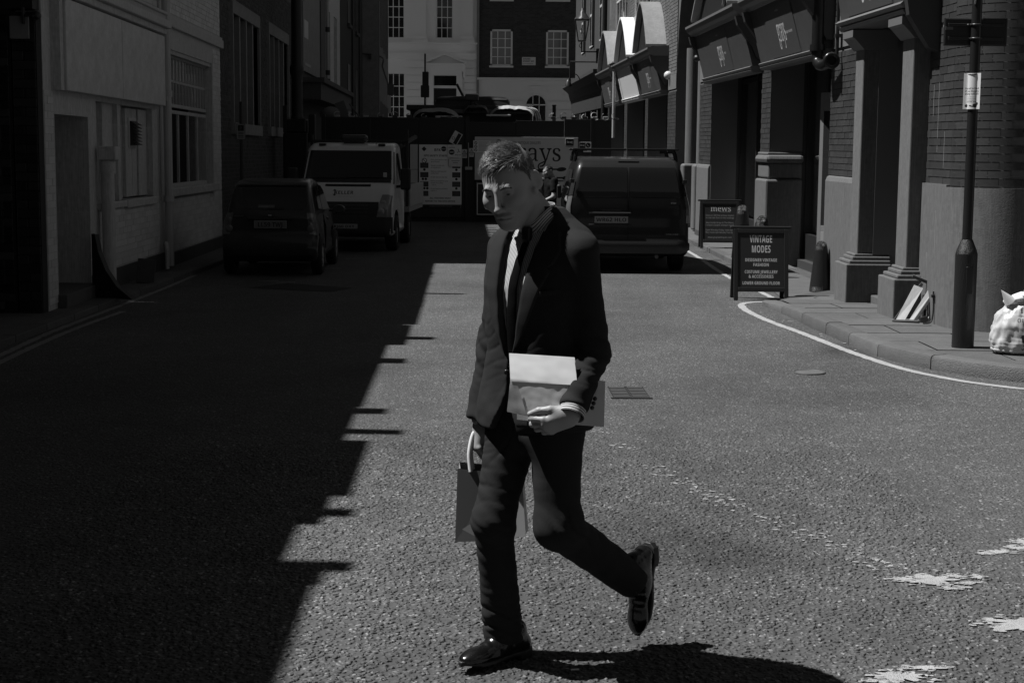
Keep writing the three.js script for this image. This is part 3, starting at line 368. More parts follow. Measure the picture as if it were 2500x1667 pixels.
// ---------- right side: long shop building ----------
{
  const b = thing('antiques_building', 'long sunlit brick shop building with plinth, arches and fascias on the right', 'building');
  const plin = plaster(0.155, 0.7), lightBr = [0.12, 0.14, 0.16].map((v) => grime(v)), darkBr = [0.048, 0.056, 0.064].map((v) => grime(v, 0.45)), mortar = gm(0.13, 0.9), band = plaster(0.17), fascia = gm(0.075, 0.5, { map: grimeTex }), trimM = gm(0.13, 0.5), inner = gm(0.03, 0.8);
  const bays = [[49.6, 55.8], [43.0, 48.56], [37.6, 42.23], [24.69, 30.2], [19.7, 23.87]], TOP = 7.2;
  const holes = [...bays.map(([a, c]) => [a, c, 0, 3.3]), [31.9, 35.94, 0, 5.6], [15.74, 17.34, 0, 3.1]];
  obj('wall', wallGeo(RF, 14.5, 56.4, 0, TOP, holes, -0.5, -0.012), mortar, b);
  { // rounded street corner
    const R = 0.5, c = RF.pos(14.5, 0, 0), cx = c.x + R, s = (y) => y * (1 - 0.004 * 3.5), n = 14, ring = (r, y0, y1) => { const g = new THREE.CylinderGeometry(r, r, y1 - y0, n, 1, false, Math.PI * 1.5, Math.PI / 2); g.translate(cx, (y0 + y1) / 2, -14.5); return worldUV(g); };
    obj('corner_core', [ring(R - 0.012, s(1.43), s(TOP)), box(cx, cx + 6, 0, s(TOP), -14.6, -14.5 + R - 0.012)], mortar, b); obj('corner_plinth', [fb(RF, 14.5, 15.34, 0, 1.45, -0.4, 0.03), ring(R + 0.03, 0, s(1.43)), box(cx, cx + 6, 0, s(1.43), -14.5, -14.5 + R + 0.03)], plin, b);
    for (let y = 1.44, r = 0; y < 4.6; y += 0.075, r++) { for (let a = 0; a < 4; a++) { const t0 = (a - (r % 2) * 0.5) / 4, t1 = t0 + 0.25, q0 = Math.max(0, t0), q1 = Math.min(1, t1); if (q1 - q0 < 0.05) continue; const g = new THREE.CylinderGeometry(R, R, (0.075 - 0.009) * 0.986, 3, 1, true, Math.PI * 1.5 + q0 * Math.PI / 2 + 0.004, (q1 - q0) * Math.PI / 2 - 0.008); g.translate(cx, s(y + 0.037), -14.5); obj('brick', g, darkBr[Math.floor(rnd() * 3)], b); }
      for (let x = cx + (r % 2) * 0.11; x < cx + 0.9; x += 0.225) obj('brick', box(x + 0.002, x + 0.222, s(y + 0.005), s(y + 0.07), -14.5 + R - 0.02, -14.5 + R), darkBr[Math.floor(rnd() * 3)], b); }
  }
  const upper = wallBoxes(14.5, 56.4, 3.3, TOP, [...holes]);
  obj('roof_wall', [fb(RF, 14.5, 56.4, TOP, TOP + 1.2, -4, -0.3)], grime(0.12), b);
  // brickwork, bottom course to the top of the frame
  const list = [], skip = (d, y, a, c) => holes.some((h) => c > h[0] && a < h[1] && y < h[3] && y > h[2]);
  for (const [a, c] of [[14.5, 15.3], [17.74, 19.7], [23.87, 24.69], [30.2, 31.9], [35.94, 37.6], [42.23, 43], [48.56, 49.6], [55.8, 56.4]]) brickField(list, RF, a, c, c === 24.69 ? 1.68 : 1.44, 2.98, -0.012, darkBr, null, 0.225, 0.075, 0.012, 0.009, 0.003);
  brickField(list, RF, 14.5, 15.3, 2.98, 4.6, -0.012, darkBr, null, 0.225, 0.075, 0.012, 0.009, 0.003);
  for (const [a, c, m] of [[17.74, 19.7, 4.6], [23.87, 24.69, 4.8], [30.2, 31.9, 5.2], [35.94, 37.6, 5.6], [42.23, 43, 5.2], [48.56, 49.6, 5.6], [55.8, 56.4, 5.6]]) brickField(list, RF, a, c, 3.3, m, -0.012, lightBr, null, 0.225, 0.075, 0.014, 0.012);
  for (const [a, c] of [...bays, [15.3, 17.74]]) brickField(list, RF, a, c, 3.95, c > 37 ? 6.2 : 5.0, -0.012, lightBr, null, 0.225, 0.075, 0.014, 0.012);
  layBricks(b, list, 230);
  obj('stone_band', [[17.74, 19.7], [23.87, 24.69], [30.2, 31.9], [35.94, 37.6], [42.23, 43], [48.56, 49.6]].map(([a, c]) => fb(RF, a, c, 2.985, 3.3, -0.02, 0.008)), band, b);
  // plinths
  const pl = (a, c, h, n = false) => { const k = 0.05; return [prof(RF, [[-0.5, 0.0], [0.03, 0.0], [0.03, h - 0.06], [0.012, h - 0.015], [-0.02, h], [-0.5, h]], a, c, 0.012)]; };
  for (const [a, c, h] of [[17.74, 19.66, 1.43], [30.24, 31.86, 1.43], [35.98, 37.56, 1.43], [42.26, 42.96, 1.43], [48.6, 49.56, 1.43]]) obj('plinth', pl(a, c, h), plin, b);
  { const p = obj('plinth', [frb(RF, 23.78, 24.74, 0, 1.3, -0.5, 0.06, 0.03), frb(RF, 23.82, 24.72, 1.32, 1.54, -0.5, 0.02, 0.02)], plin, b); obj('plinth_cap', [frb(RF, 23.76, 24.76, 1.54, 1.66, -0.52, 0.07, 0.055), frb(RF, 23.84, 24.72, 1.66, 1.7, -0.5, 0.03, 0.015)], plin, p); }
  for (const [a, c] of [[30.24, 31.86], [35.98, 37.56]]) obj('skirting', fb(RF, a, c, 0, 0.18, 0.03, 0.055), grime(0.05), b);
  // bays: recess, glazing, sloped fascia, moulding, cornice, gablet
  const glyph = (txt, sub, w = 512, h = 256) => canvasTex(w, h, (x) => { x.fillStyle = '#d8d8d8'; x.save(); x.translate(w * 0.5, h * 0.5); x.scale(0.62, 1.75); x.font = '92px serif'; x.fillText(txt, 0, 0); x.restore(); x.font = '20px sans-serif'; x.fillText(sub, w * 0.74, h * 0.56); x.font = '15px sans-serif'; x.fillText('antiques', w * 0.5, h * 0.1); }, '#4b4b4b');
  const fasciaPrint = printMat(glyph('grays', 'mews'), 0.5, 0.85), fasciaPrint2 = printMat(glyph('grays', 'antique market'), 0.5, 0.85);
  bays.forEach(([a, c], i) => {
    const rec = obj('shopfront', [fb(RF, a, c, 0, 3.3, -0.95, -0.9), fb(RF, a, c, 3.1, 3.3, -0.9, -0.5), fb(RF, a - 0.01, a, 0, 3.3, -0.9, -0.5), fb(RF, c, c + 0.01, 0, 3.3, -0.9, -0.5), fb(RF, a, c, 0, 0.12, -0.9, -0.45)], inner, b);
    const W = c - a, n = 3; for (let k = 0; k < n; k++) obj('pane', fb(RF, a + W * k / n + 0.04, a + W * (k + 1) / n - 0.04, 0.55, 2.9, -0.6, -0.594), pane, rec);
    obj('stall_riser', fb(RF, a, c, 0.1, 0.5, -0.64, -0.56), gm(0.02, 0.4), rec); for (let k = 0; k <= n; k++) obj('frame_post', fb(RF, clamp(a + W * k / n - 0.035, a, c), clamp(a + W * k / n + 0.035, a, c), 0.5, 3.1, -0.64, -0.56), gm(0.02, 0.4), rec); obj('transom', fb(RF, a, c, 2.9, 2.98, -0.63, -0.57), gm(0.02, 0.4), rec);
    const a2 = a + (i > 2 ? -0.02 : 0.05), c2 = c + (i > 2 ? 0.02 : -0.05), whiteOne = i === 1;
    const fm = whiteOne ? gm(0.6, 0.5) : fascia, o0 = 0.16, o1 = 0.36;
    const fs = obj('fascia', prof(RF, [[-0.02, 3.0], [o0, 3.0], [o1, 3.74], [-0.02, 3.74]], a2, c2), fm, b);
    obj('moulding', [prof(RF, [[-0.02, 2.9], [o0 - 0.01, 2.9], [o0 + 0.02, 2.935], [o0 + 0.005, 2.95], [-0.02, 2.95]], a2, c2), prof(RF, [[-0.02, 2.952], [o0 + 0.01, 2.952], [o0 + 0.045, 2.985], [o0 + 0.02, 3.0], [-0.02, 3.0]], a2, c2)], whiteOne ? gm(0.6, 0.5) : trimM, fs);
    if (!whiteOne) { const m = (a2 + c2) / 2, hw = Math.min(W * 0.45, 1.0), q = (d, f) => A3(RF.pos(d, lerp(3.02, 3.7, f), lerp(o0, o1, f * 0.95 + 0.02) + 0.006)); obj('lettering', quad(q(m + hw, 0), q(m - hw, 0), q(m - hw, 0.98), q(m + hw, 0.98)), i % 2 ? fasciaPrint : fasciaPrint2, fs); }
    const cw = 0.52; const cn = obj('cornice', [prof(RF, [[-0.02, 3.74], [0.38, 3.74], [0.42, 3.78], [cw - 0.04, 3.82], [cw, 3.88], [cw, 3.92], [-0.02, 3.97]], a2 - 0.12, c2 + 0.12)], trimM, b);
    for (const d of [a2 - 0.1, c2 - 0.05]) obj('console', prof(RF, [[-0.02, 3.1], [0.1, 3.1], [0.2, 3.3], [0.42, 3.6], [0.46, 3.74], [-0.02, 3.74]], d, d + 0.15), gm(0.04, 0.5), b);
    // gablet: dark tympanum under a curved lead roof
    const gp = []; const pk = i > 2 ? 0.9 : 1.05; const mid = (a2 + c2) / 2, hw = (c2 - a2) / 2 * 0.8; const topY = (t) => 3.97 + pk * (1 - Math.pow(Math.abs(t), 1.7));
    for (let k = -12; k <= 12; k++) gp.push([mid + hw * k / 12, topY(k / 12)]);
    const gab = obj('gablet', onto(RF, extr([...gp, [mid + hw, 3.96], [mid - hw, 3.96]], 0.06).translate(0, 0, 0.3)), gm(0.012, 0.5), b);
    const sh = [...gp]; const back = gp.map(([d, y]) => [d, y + 0.05]).reverse(); obj('lead_roof', onto(RF, extr([...sh, ...back], 0.5).translate(0, 0, 0.0)), whiteOne ? gm(0.66, 0.6) : gm(0.27, 0.6, { map: grimeTex }), gab);
    obj('scroll', onto(RF, new THREE.TorusGeometry(0.22, 0.035, 6, 18, 4.4).translate(mid - hw * 0.45, 4.25, 0.38)), trimM, gab);
  });
  // arched recess with columns
  { const [a, c] = [31.9, 35.94], m = (a + c) / 2, r = (c - a) / 2, pts = [[a - 0.001, 3.3], [a, 3.6]]; const arch = []; for (let k = 0; k <= 20; k++) { const t = Math.PI * k / 20; arch.push([m - r * Math.cos(t), 3.6 + r * 0.98 * Math.sin(t)]); }
    obj('arch_spandrel', onto(RF, extr([...arch, [c, 5.7], [a, 5.7]], 0.48).translate(0, 0, -0.5)), lightBr[1], b);
    const bk = obj('arch_recess', [fb(RF, a, c, 0, 6, -1.1, -1.05), fb(RF, a, a + 0.02, 0, 6, -1.05, -0.5), fb(RF, c - 0.02, c, 0, 6, -1.05, -0.5)], inner, b);
    for (const [p, q] of [[32.1, 33.15], [33.75, 35.6]]) { const mm = (p + q) / 2, rr_ = (q - p) / 2, ar = [[p, 0.1]]; for (let k = 0; k <= 14; k++) { const t = Math.PI * k / 14; ar.push([mm - rr_ * Math.cos(t), 3.4 + rr_ * 1.4 * Math.sin(t)]); } ar.push([q, 0.1]); obj('doorway', onto(RF, extr(ar, 0.03).translate(0, 0, -0.75)), gm(0.012, 0.5), bk); }
    obj('inner_wall', [fb(RF, 33.2, 33.7, 1.45, 5.6, -0.78, -0.6), fb(RF, 35.6, 35.92, 1.45, 5.6, -0.78, -0.6), fb(RF, a + 0.02, 32.1, 1.45, 5.6, -0.78, -0.6)], lightBr[0], bk);
    for (const d of [33.25, 35.2]) { const p = RF.pos(d, 0, -0.28); obj('column', new THREE.CylinderGeometry(0.15, 0.15, 2.6, 24).translate(p.x, 2.75, p.z), plaster(0.15), bk); obj('column_base', [rbox(p.x - 0.22, p.x + 0.2, 0.1, 1.5, p.z - 0.24, p.z + 0.24, 0.06, 3)], plin, bk); }
  }
  for (const [d, y0, y1, o] of [[14.95, 1.75, 2.5, 0], [14.72, 1.6, 1.95, 0], [15.12, 2.1, 2.4, 0], [14.8, 0.75, 1.2, 0.03], [15.05, 0.6, 0.78, 0.03], [18.6, 1.0, 1.38, 0.043], [18.2, 1.9, 2.6, 0]]) obj('paint_drip', fb(RF, d, d + 0.005, y0, y1, o, o + 0.0015), gm(0.34, 0.7), b);
  // doorway with pilasters
  { const dr = obj('side_door', [fb(RF, 15.74, 17.34, 0, 3.1, -0.85, -0.8), fb(RF, 15.74, 15.76, 0, 3.1, -0.8, -0.5), fb(RF, 17.32, 17.34, 0, 3.1, -0.8, -0.5), fb(RF, 15.74, 17.34, 3.05, 3.1, -0.8, -0.3)], plaster(0.06, 0.6), b);
    obj('door_step', frb(RF, 15.74, 17.34, 0, 0.16, -0.8, 0.02), slabMat, dr); for (const d of [16.2, 16.75]) obj('pull_handle', cyl(RF.pos(d + 0.06, 1.5, -0.78), RF.pos(d - 0.06, 1.32, -0.78), 0.008), gm(0.02, 0.4), dr);
    for (const [a, c] of [[15.32, 15.72], [17.36, 17.72]]) { const q = obj('pilaster', [frb(RF, a, c, 0.6, 2.88, -0.3, 0.16, 0.012)], plaster(0.16), b);
      obj('pilaster_base', [frb(RF, a - 0.12, c + 0.1, 0.02, 0.5, -0.2, 0.3, 0.012), frb(RF, a - 0.09, c + 0.07, 0.5, 0.54, -0.2, 0.26, 0.012), frb(RF, a - 0.06, c + 0.04, 0.54, 0.58, -0.2, 0.22, 0.01), frb(RF, a - 0.02, c + 0.02, 0.58, 0.61, -0.2, 0.19, 0.01)], plaster(0.15), q); obj('capital', [prof(RF, [[-0.2, 2.86], [0.17, 2.86], [0.27, 2.97], [0.3, 2.99], [0.3, 3.07], [-0.2, 3.07]], a - 0.06, c + 0.06)], trimM, q); }
    const fs = obj('fascia', prof(RF, [[-0.02, 3.2], [0.3, 3.2], [0.42, 4.0], [-0.02, 4.0]], 15.15, 17.9), fascia, b); obj('moulding', [prof(RF, [[-0.02, 3.08], [0.3, 3.08], [0.33, 3.12], [-0.02, 3.13]], 15.15, 17.9), prof(RF, [[-0.02, 3.133], [0.32, 3.133], [0.36, 3.17], [0.33, 3.198], [-0.02, 3.198]], 15.12, 17.93)], trimM, fs);
    const q = (d, f) => A3(RF.pos(d, lerp(3.22, 3.96, f), lerp(0.3, 0.42, f * 0.95 + 0.02) + 0.008)); obj('lettering', quad(q(17.5, 0), q(15.6, 0), q(15.6, 0.98), q(17.5, 0.98)), fasciaPrint, fs);
    obj('console', prof(RF, [[-0.02, 2.7], [0.1, 2.75], [0.3, 3.06], [0.44, 3.9], [-0.02, 4.0]], 15.0, 15.14), gm(0.04, 0.5), b); }
  // upstairs windows of the far bays
  for (const [a, c, y] of [[48.6, 53, 4.95], [41.8, 46.2, 5.05], [31.2, 33.6, 6.0]]) { const w = sash(b, RF, a, c, y, y + 1.9, 0.03, 4, 2, gm(0.55, 0.5), 'window', 0.06); obj('sill', frb(RF, a - 0.15, c + 0.15, y - 0.16, y, 0, 0.14), gm(0.35, 0.6), w); obj('room', fb(RF, a, c, y, y + 1.9, -0.5, -0.005), gm(0.02, 0.8), w); }
  // open glazed door leaf in the near bay
  { const g = thing('glazed_door', 'grey framed glass door standing open in the near shop bay', 'door'); const f = gm(0.16, 0.4), A = (s, y, o) => { const p = RF.pos(21.6, 0, -0.3), u = V(0.36, 0, 0.93); return p.addScaledVector(u, s).add(V(0, y, 0)); };
    const bar = (s0, s1, y0, y1) => { const gq = rbox(s0, s1, y0, y1, -0.025, 0.025, 0.006, 1); gq.rotateY(Math.atan2(-0.93, 0.36)); const p = RF.pos(21.6, 0, -0.3); gq.translate(p.x, 0, p.z); return gq; };
    obj('stile', bar(0, 0.09, 0.08, 2.55), f, g); obj('stile', bar(0.81, 0.9, 0.08, 2.55), f, g); obj('top_rail', bar(0.09, 0.81, 2.3, 2.55), f, g); obj('mid_rail', bar(0.09, 0.81, 0.66, 0.74), f, g); obj('kick_panel', bar(0.09, 0.81, 0.08, 0.66), gm(0.2, 0.5), g); const pn = bar(0.09, 0.81, 0.74, 2.3); pn.scale(1, 1, 1); obj('pane', pn, gm(0.02, 0.03), g);
    const gl = thing('tape_strip', 'peeling striped tape hanging in the near shop bay', 'tape'); { const p0 = RF.pos(20.6, 0.4, -0.25), pts = [], seg = []; for (let k = 0; k < 14; k++) { const y = 0.5 + k * 0.125; seg.push(quad([p0.x - 0.02 + rr(-0.02, 0.02), y, p0.z], [p0.x + 0.02 + rr(-0.03, 0.03), y + 0.02, p0.z + 0.03], [p0.x + 0.02 + rr(-0.03, 0.02), y + 0.1, p0.z + 0.02], [p0.x - 0.015 + rr(-0.03, 0.02), y + 0.11, p0.z])); } obj('ribbon', seg, gm(0.45, 0.6), gl); }
  }
}
{ // fittings on the right wall
  const p = thing('waste_pipe', 'thick black pipe with an open elbow end above the near shop bay', 'pipe');
  const A = RF.pos(19.62, 0, 0.2);
  obj('pipe', [cyl(V(A.x, 2.95, A.z), V(A.x, 4.6, A.z), 0.075, 0.075, 18), cyl(V(A.x, 2.98, A.z), V(A.x, 3.06, A.z), 0.095, 0.095, 18)], gm(0.012, 0.3), p);
  obj('elbow', tube([V(A.x, 2.97, A.z), V(A.x, 2.86, A.z + 0.02), V(A.x + 0.02, 2.8, A.z + 0.14), V(A.x + 0.07, 2.83, A.z + 0.5)], 0.068, 24, 14), gm(0.012, 0.3), p);
  obj('flange', [new THREE.TorusGeometry(0.075, 0.028, 10, 24).translate(A.x + 0.075, 2.835, A.z + 0.52)], gm(0.012, 0.3), p); obj('grille', [new THREE.CylinderGeometry(0.075, 0.075, 0.01, 20).rotateX(Math.PI / 2).translate(A.x + 0.075, 2.835, A.z + 0.51)], gm(0.004, 0.8), p);
  const p2 = thing('waste_pipe', 'thin black pipe running up beside the thick pipe', 'pipe'); obj('pipe', cyl(RF.pos(19.15, 2.85, 0.06), RF.pos(19.15, 4.8, 0.06), 0.022), gm(0.015, 0.4), p2); obj('clip', fb(RF, 19.09, 19.21, 3.1, 3.14, 0, 0.09), gm(0.015, 0.4), p2);
  const cam = thing('wall_camera', 'small black camera on the brick pier beside the arches', 'camera', A3(RF.pos(31.4, 3.42, 0))); obj('bracket', rbox(-0.1, 0, -0.015, 0.1, -0.02, 0.02, 0.005), blackIron, cam); obj('body', new THREE.SphereGeometry(0.075, 14, 10).scale(1, 0.9, 1.1).translate(-0.14, 0, 0), blackIron, cam);
  const lamp = thing('wall_lamp', 'small pale lamp at the end of the far fascia', 'lamp', A3(RF.pos(37.2, 3.3, 0.05))); obj('head', new THREE.SphereGeometry(0.1, 14, 10), gm(0.6, 0.4), lamp); obj('arm', cyl(V(0.1, -0.02, 0), V(0, 0, 0), 0.02), blackIron, lamp);
}
{ // far right building with lantern
  const b = thing('dark_shop_building', 'shadowed brick shop with grey columns at the end of the right row', 'building');
  const br = grime(0.045), X = (d) => 4.28 - 0.016 * d;
  obj('wall', [fb(RF, 56.5, 80, 3.9, 11, -0.5, -0.1), fb(RF, 56.5, 80, 0, 3.9, -1.5, -1.2)], br, b);
  obj('shop_cornice', [prof(RF, [[-0.3, 3.5], [0.15, 3.5], [0.25, 3.8], [0.55, 4.0], [0.55, 4.1], [-0.3, 4.1]], 56.5, 80)], grime(0.03), b); obj('fascia', prof(RF, [[-0.3, 2.95], [0.05, 2.95], [0.12, 3.5], [-0.3, 3.5]], 56.5, 80), grime(0.012), b);
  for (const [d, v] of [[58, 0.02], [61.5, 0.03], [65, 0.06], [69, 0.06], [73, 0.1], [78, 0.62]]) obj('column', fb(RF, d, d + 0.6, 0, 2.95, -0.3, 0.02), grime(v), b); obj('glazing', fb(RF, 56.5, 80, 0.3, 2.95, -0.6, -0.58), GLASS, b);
  for (const d of [60, 66, 72]) { const w = sash(b, RF, d, d + 2.4, 5.2, 8.6, -0.06, 2, 3, gm(0.5, 0.5), 'window', 0.08, GLASS); obj('surround', fb(RF, d - 0.25, d, 5.2, 8.6, -0.1, 0.02), grime(0.2), w); }
  obj('drainpipe', cyl(RF.pos(57.3, 2.2, 0.1), RF.pos(57.3, 9, 0.1), 0.09), gm(0.02, 0.4), b);
  const pp = thing('pale_pipe', 'pale upright pipe at the hoarding end', 'pipe'); obj('pipe', cyl(V(3.05, 2.2, -48), V(3.05, 4.3, -48), 0.05), gm(0.35, 0.5), pp); obj('spout', tube([V(3.05, 4.3, -48), V(3.03, 4.45, -48), V(2.9, 4.4, -48)], 0.05, 12, 8), gm(0.03, 0.5), pp);
  const l = thing('wall_lantern', 'glass lantern on an iron bracket high on the far right', 'street lamp', [2.56, 5.98, -60]);
  obj('cage', [cyl(V(-0.14, 0, -0.14), V(-0.26, 0.75, -0.26), 0.015), cyl(V(0.14, 0, -0.14), V(0.26, 0.75, -0.26), 0.015), cyl(V(-0.14, 0, 0.14), V(-0.26, 0.75, 0.26), 0.015), cyl(V(0.14, 0, 0.14), V(0.26, 0.75, 0.26), 0.015), rbox(-0.15, 0.15, -0.04, 0, -0.15, 0.15, 0.01), rbox(-0.28, 0.28, 0.75, 0.8, -0.28, 0.28, 0.02), lathe([[0.3, 0.8], [0.12, 1.05], [0.04, 1.2]], 4)], blackIron, l);
  obj('glass', new THREE.CylinderGeometry(0.34, 0.19, 0.72, 4, 1, true).rotateY(Math.PI / 4).translate(0, 0.37, 0), pane, l); obj('mantle', new THREE.SphereGeometry(0.07, 12, 10).scale(1, 1.6, 1).translate(0, 0.35, 0), gm(0.75, 0.4), l);
  obj('bracket', [cyl(V(0, -0.05, 0), V(0, -0.45, 0), 0.03), cyl(V(0, -0.42, 0), V(0.75, -0.42, 0), 0.025), tube([V(0, -0.05, 0), V(-0.1, -0.2, 0), V(0, -0.3, 0)], 0.015, 10, 6), rbox(0.55, 0.78, -0.85, -0.3, -0.12, 0.12, 0.03)], blackIron, l);
  const sl = thing('swan_lamp', 'small swan neck lamp above the far shop cornice', 'lamp', [2.3, 4.5, -62]); obj('arm', tube([V(0.3, 0.1, 0), V(0.15, 0.3, 0), V(-0.05, 0.3, 0), V(-0.15, 0.1, 0)], 0.02, 16, 6), blackIron, sl); obj('shade', lathe([[0.03, 0.1], [0.1, 0.02], [0.14, -0.15]], 12).translate(-0.17, 0, 0), blackIron, sl);
  obj('railing', [cyl(V(-0.1, 0.8, 0), V(1.2, 0.8, 0), 0.03), cyl(V(-0.1, 0.0, 0), V(-0.1, 0.8, 0), 0.03)], blackIron, sl);
}

// ---------- end of the street ----------
const FZ = -85;
{
  const st = gm(0.84, 0.7), b = thing('stucco_house', 'white stucco house with pedimented door across the end of the street', 'building', [0, 0, FZ]);
  const wins = [[-6.85, -5.92, 7.84, 11], [-4.23, -3.31, 7.84, 11], [-6.85, -5.9, 2.5, 5.94], [-4.35, -3.11, 2, 5.86]];
  const bx = (r, z0, z1) => box(r[0], r[1], r[2], r[3], z0, z1);
  obj('wall', wallBoxes(-9, -2.02, 0, 13, wins).map((r) => bx(r, -0.5, 0)), st, b); obj('inside', box(-9, -2.1, 0, 13, -2.5, -2.4), gm(0.02, 0.9), b);
  obj('string_course', [box(-9, -2.0, 7.52, 7.6, 0, 0.16), box(-9, -2.0, 6.72, 7.04, 0, 0.08)], st, b);
  for (const x of [-5.04, -2.53, -7.6]) { const p = obj('pilaster', box(x - 0.28, x + 0.28, 7.95, 13, 0, 0.1), st, b); obj('pilaster_base', [box(x - 0.33, x + 0.33, 7.88, 7.95, 0, 0.15), box(x - 0.36, x + 0.36, 7.72, 7.88, 0, 0.13), box(x - 0.39, x + 0.39, 7.6, 7.72, 0, 0.17)], st, p); }
  for (let y = 2.0; y < 6.6; y += 0.385) for (const [a, c] of [[-5.85, -4.75], [-2.7, -2.03], [-9, -6.9]]) obj('rusticated_block', box(a, c, y + 0.025, y + 0.375, 0, 0.05), st, b);
  const win = (x0, x1, y0, y1, cols, ph, dz) => { const w = obj('window', [box(x0, x0 + 0.06, y0, y1, dz - 0.1, dz), box(x1 - 0.06, x1, y0, y1, dz - 0.1, dz), box(x0, x1, y0 - 0.06, y0 + 0.03, dz - 0.1, dz + 0.06)], st, b); const n = Math.round((y1 - y0) / ph); for (let i = 1; i < cols; i++) obj('glazing_bar', box(lerp(x0, x1, i / cols) - 0.02, lerp(x0, x1, i / cols) + 0.02, y0, y1, dz - 0.08, dz - 0.02), st, w); for (let j = 1; j < n; j++) obj('glazing_bar', box(x0, x1, y0 + j * ph - 0.02, y0 + j * ph + 0.02, dz - 0.075, dz - 0.025), st, w);
    for (let i = 0; i < cols; i++) for (let j = 0; j < n; j++) obj('pane', box(lerp(x0, x1, i / cols) + 0.02, lerp(x0, x1, (i + 1) / cols) - 0.02, y0 + j * ph + 0.02, y0 + (j + 1) * ph - 0.02, dz - 0.06, dz - 0.055), gm(0.012, 0.05), w); return w; };
  win(-6.85, -5.92, 7.84, 11, 3, 0.55, -0.15); win(-4.23, -3.31, 7.84, 11, 3, 0.55, -0.15); win(-6.85, -5.9, 2.5, 5.94, 3, 0.555, -0.15);
  const d = obj('door_case', [box(-4.68, -4.35, 2, 6.05, 0, 0.16), box(-3.11, -2.8, 2, 6.05, 0, 0.16), box(-4.68, -2.8, 5.87, 6.06, 0, 0.17), box(-4.72, -2.76, 6.06, 6.4, 0, 0.2), box(-4.85, -2.62, 6.4, 6.5, 0, 0.4), extr([[-4.85, 6.5], [-2.62, 6.5], [-3.735, 6.98]], 0.12), box(-4.84, -4.72, 5.75, 6.4, 0, 0.3), box(-2.76, -2.64, 5.75, 6.4, 0, 0.3)], st, b);
  const ang = Math.atan2(0.48, 1.115); for (const s of [-1, 1]) obj('pediment_rake', box(-0.61, 0.61, 0, 0.1, 0, 0.42).rotateZ(-s * ang).translate(-3.735 + s * 0.56, 6.71, 0), st, d);
  obj('door', [box(-4.35, -3.11, 2, 5.18, -0.3, -0.25)], gm(0.012, 0.3), d); obj('fanlight', [box(-4.3, -3.16, 5.34, 5.84, -0.3, -0.28)], gm(0.012, 0.05), d); obj('transom', box(-4.35, -3.11, 5.18, 5.32, -0.25, -0.05), st, d);
  obj('downpipe', box(-2.03, -1.9, 0, 13, 0.02, 0.14), grime(0.3), b);
}
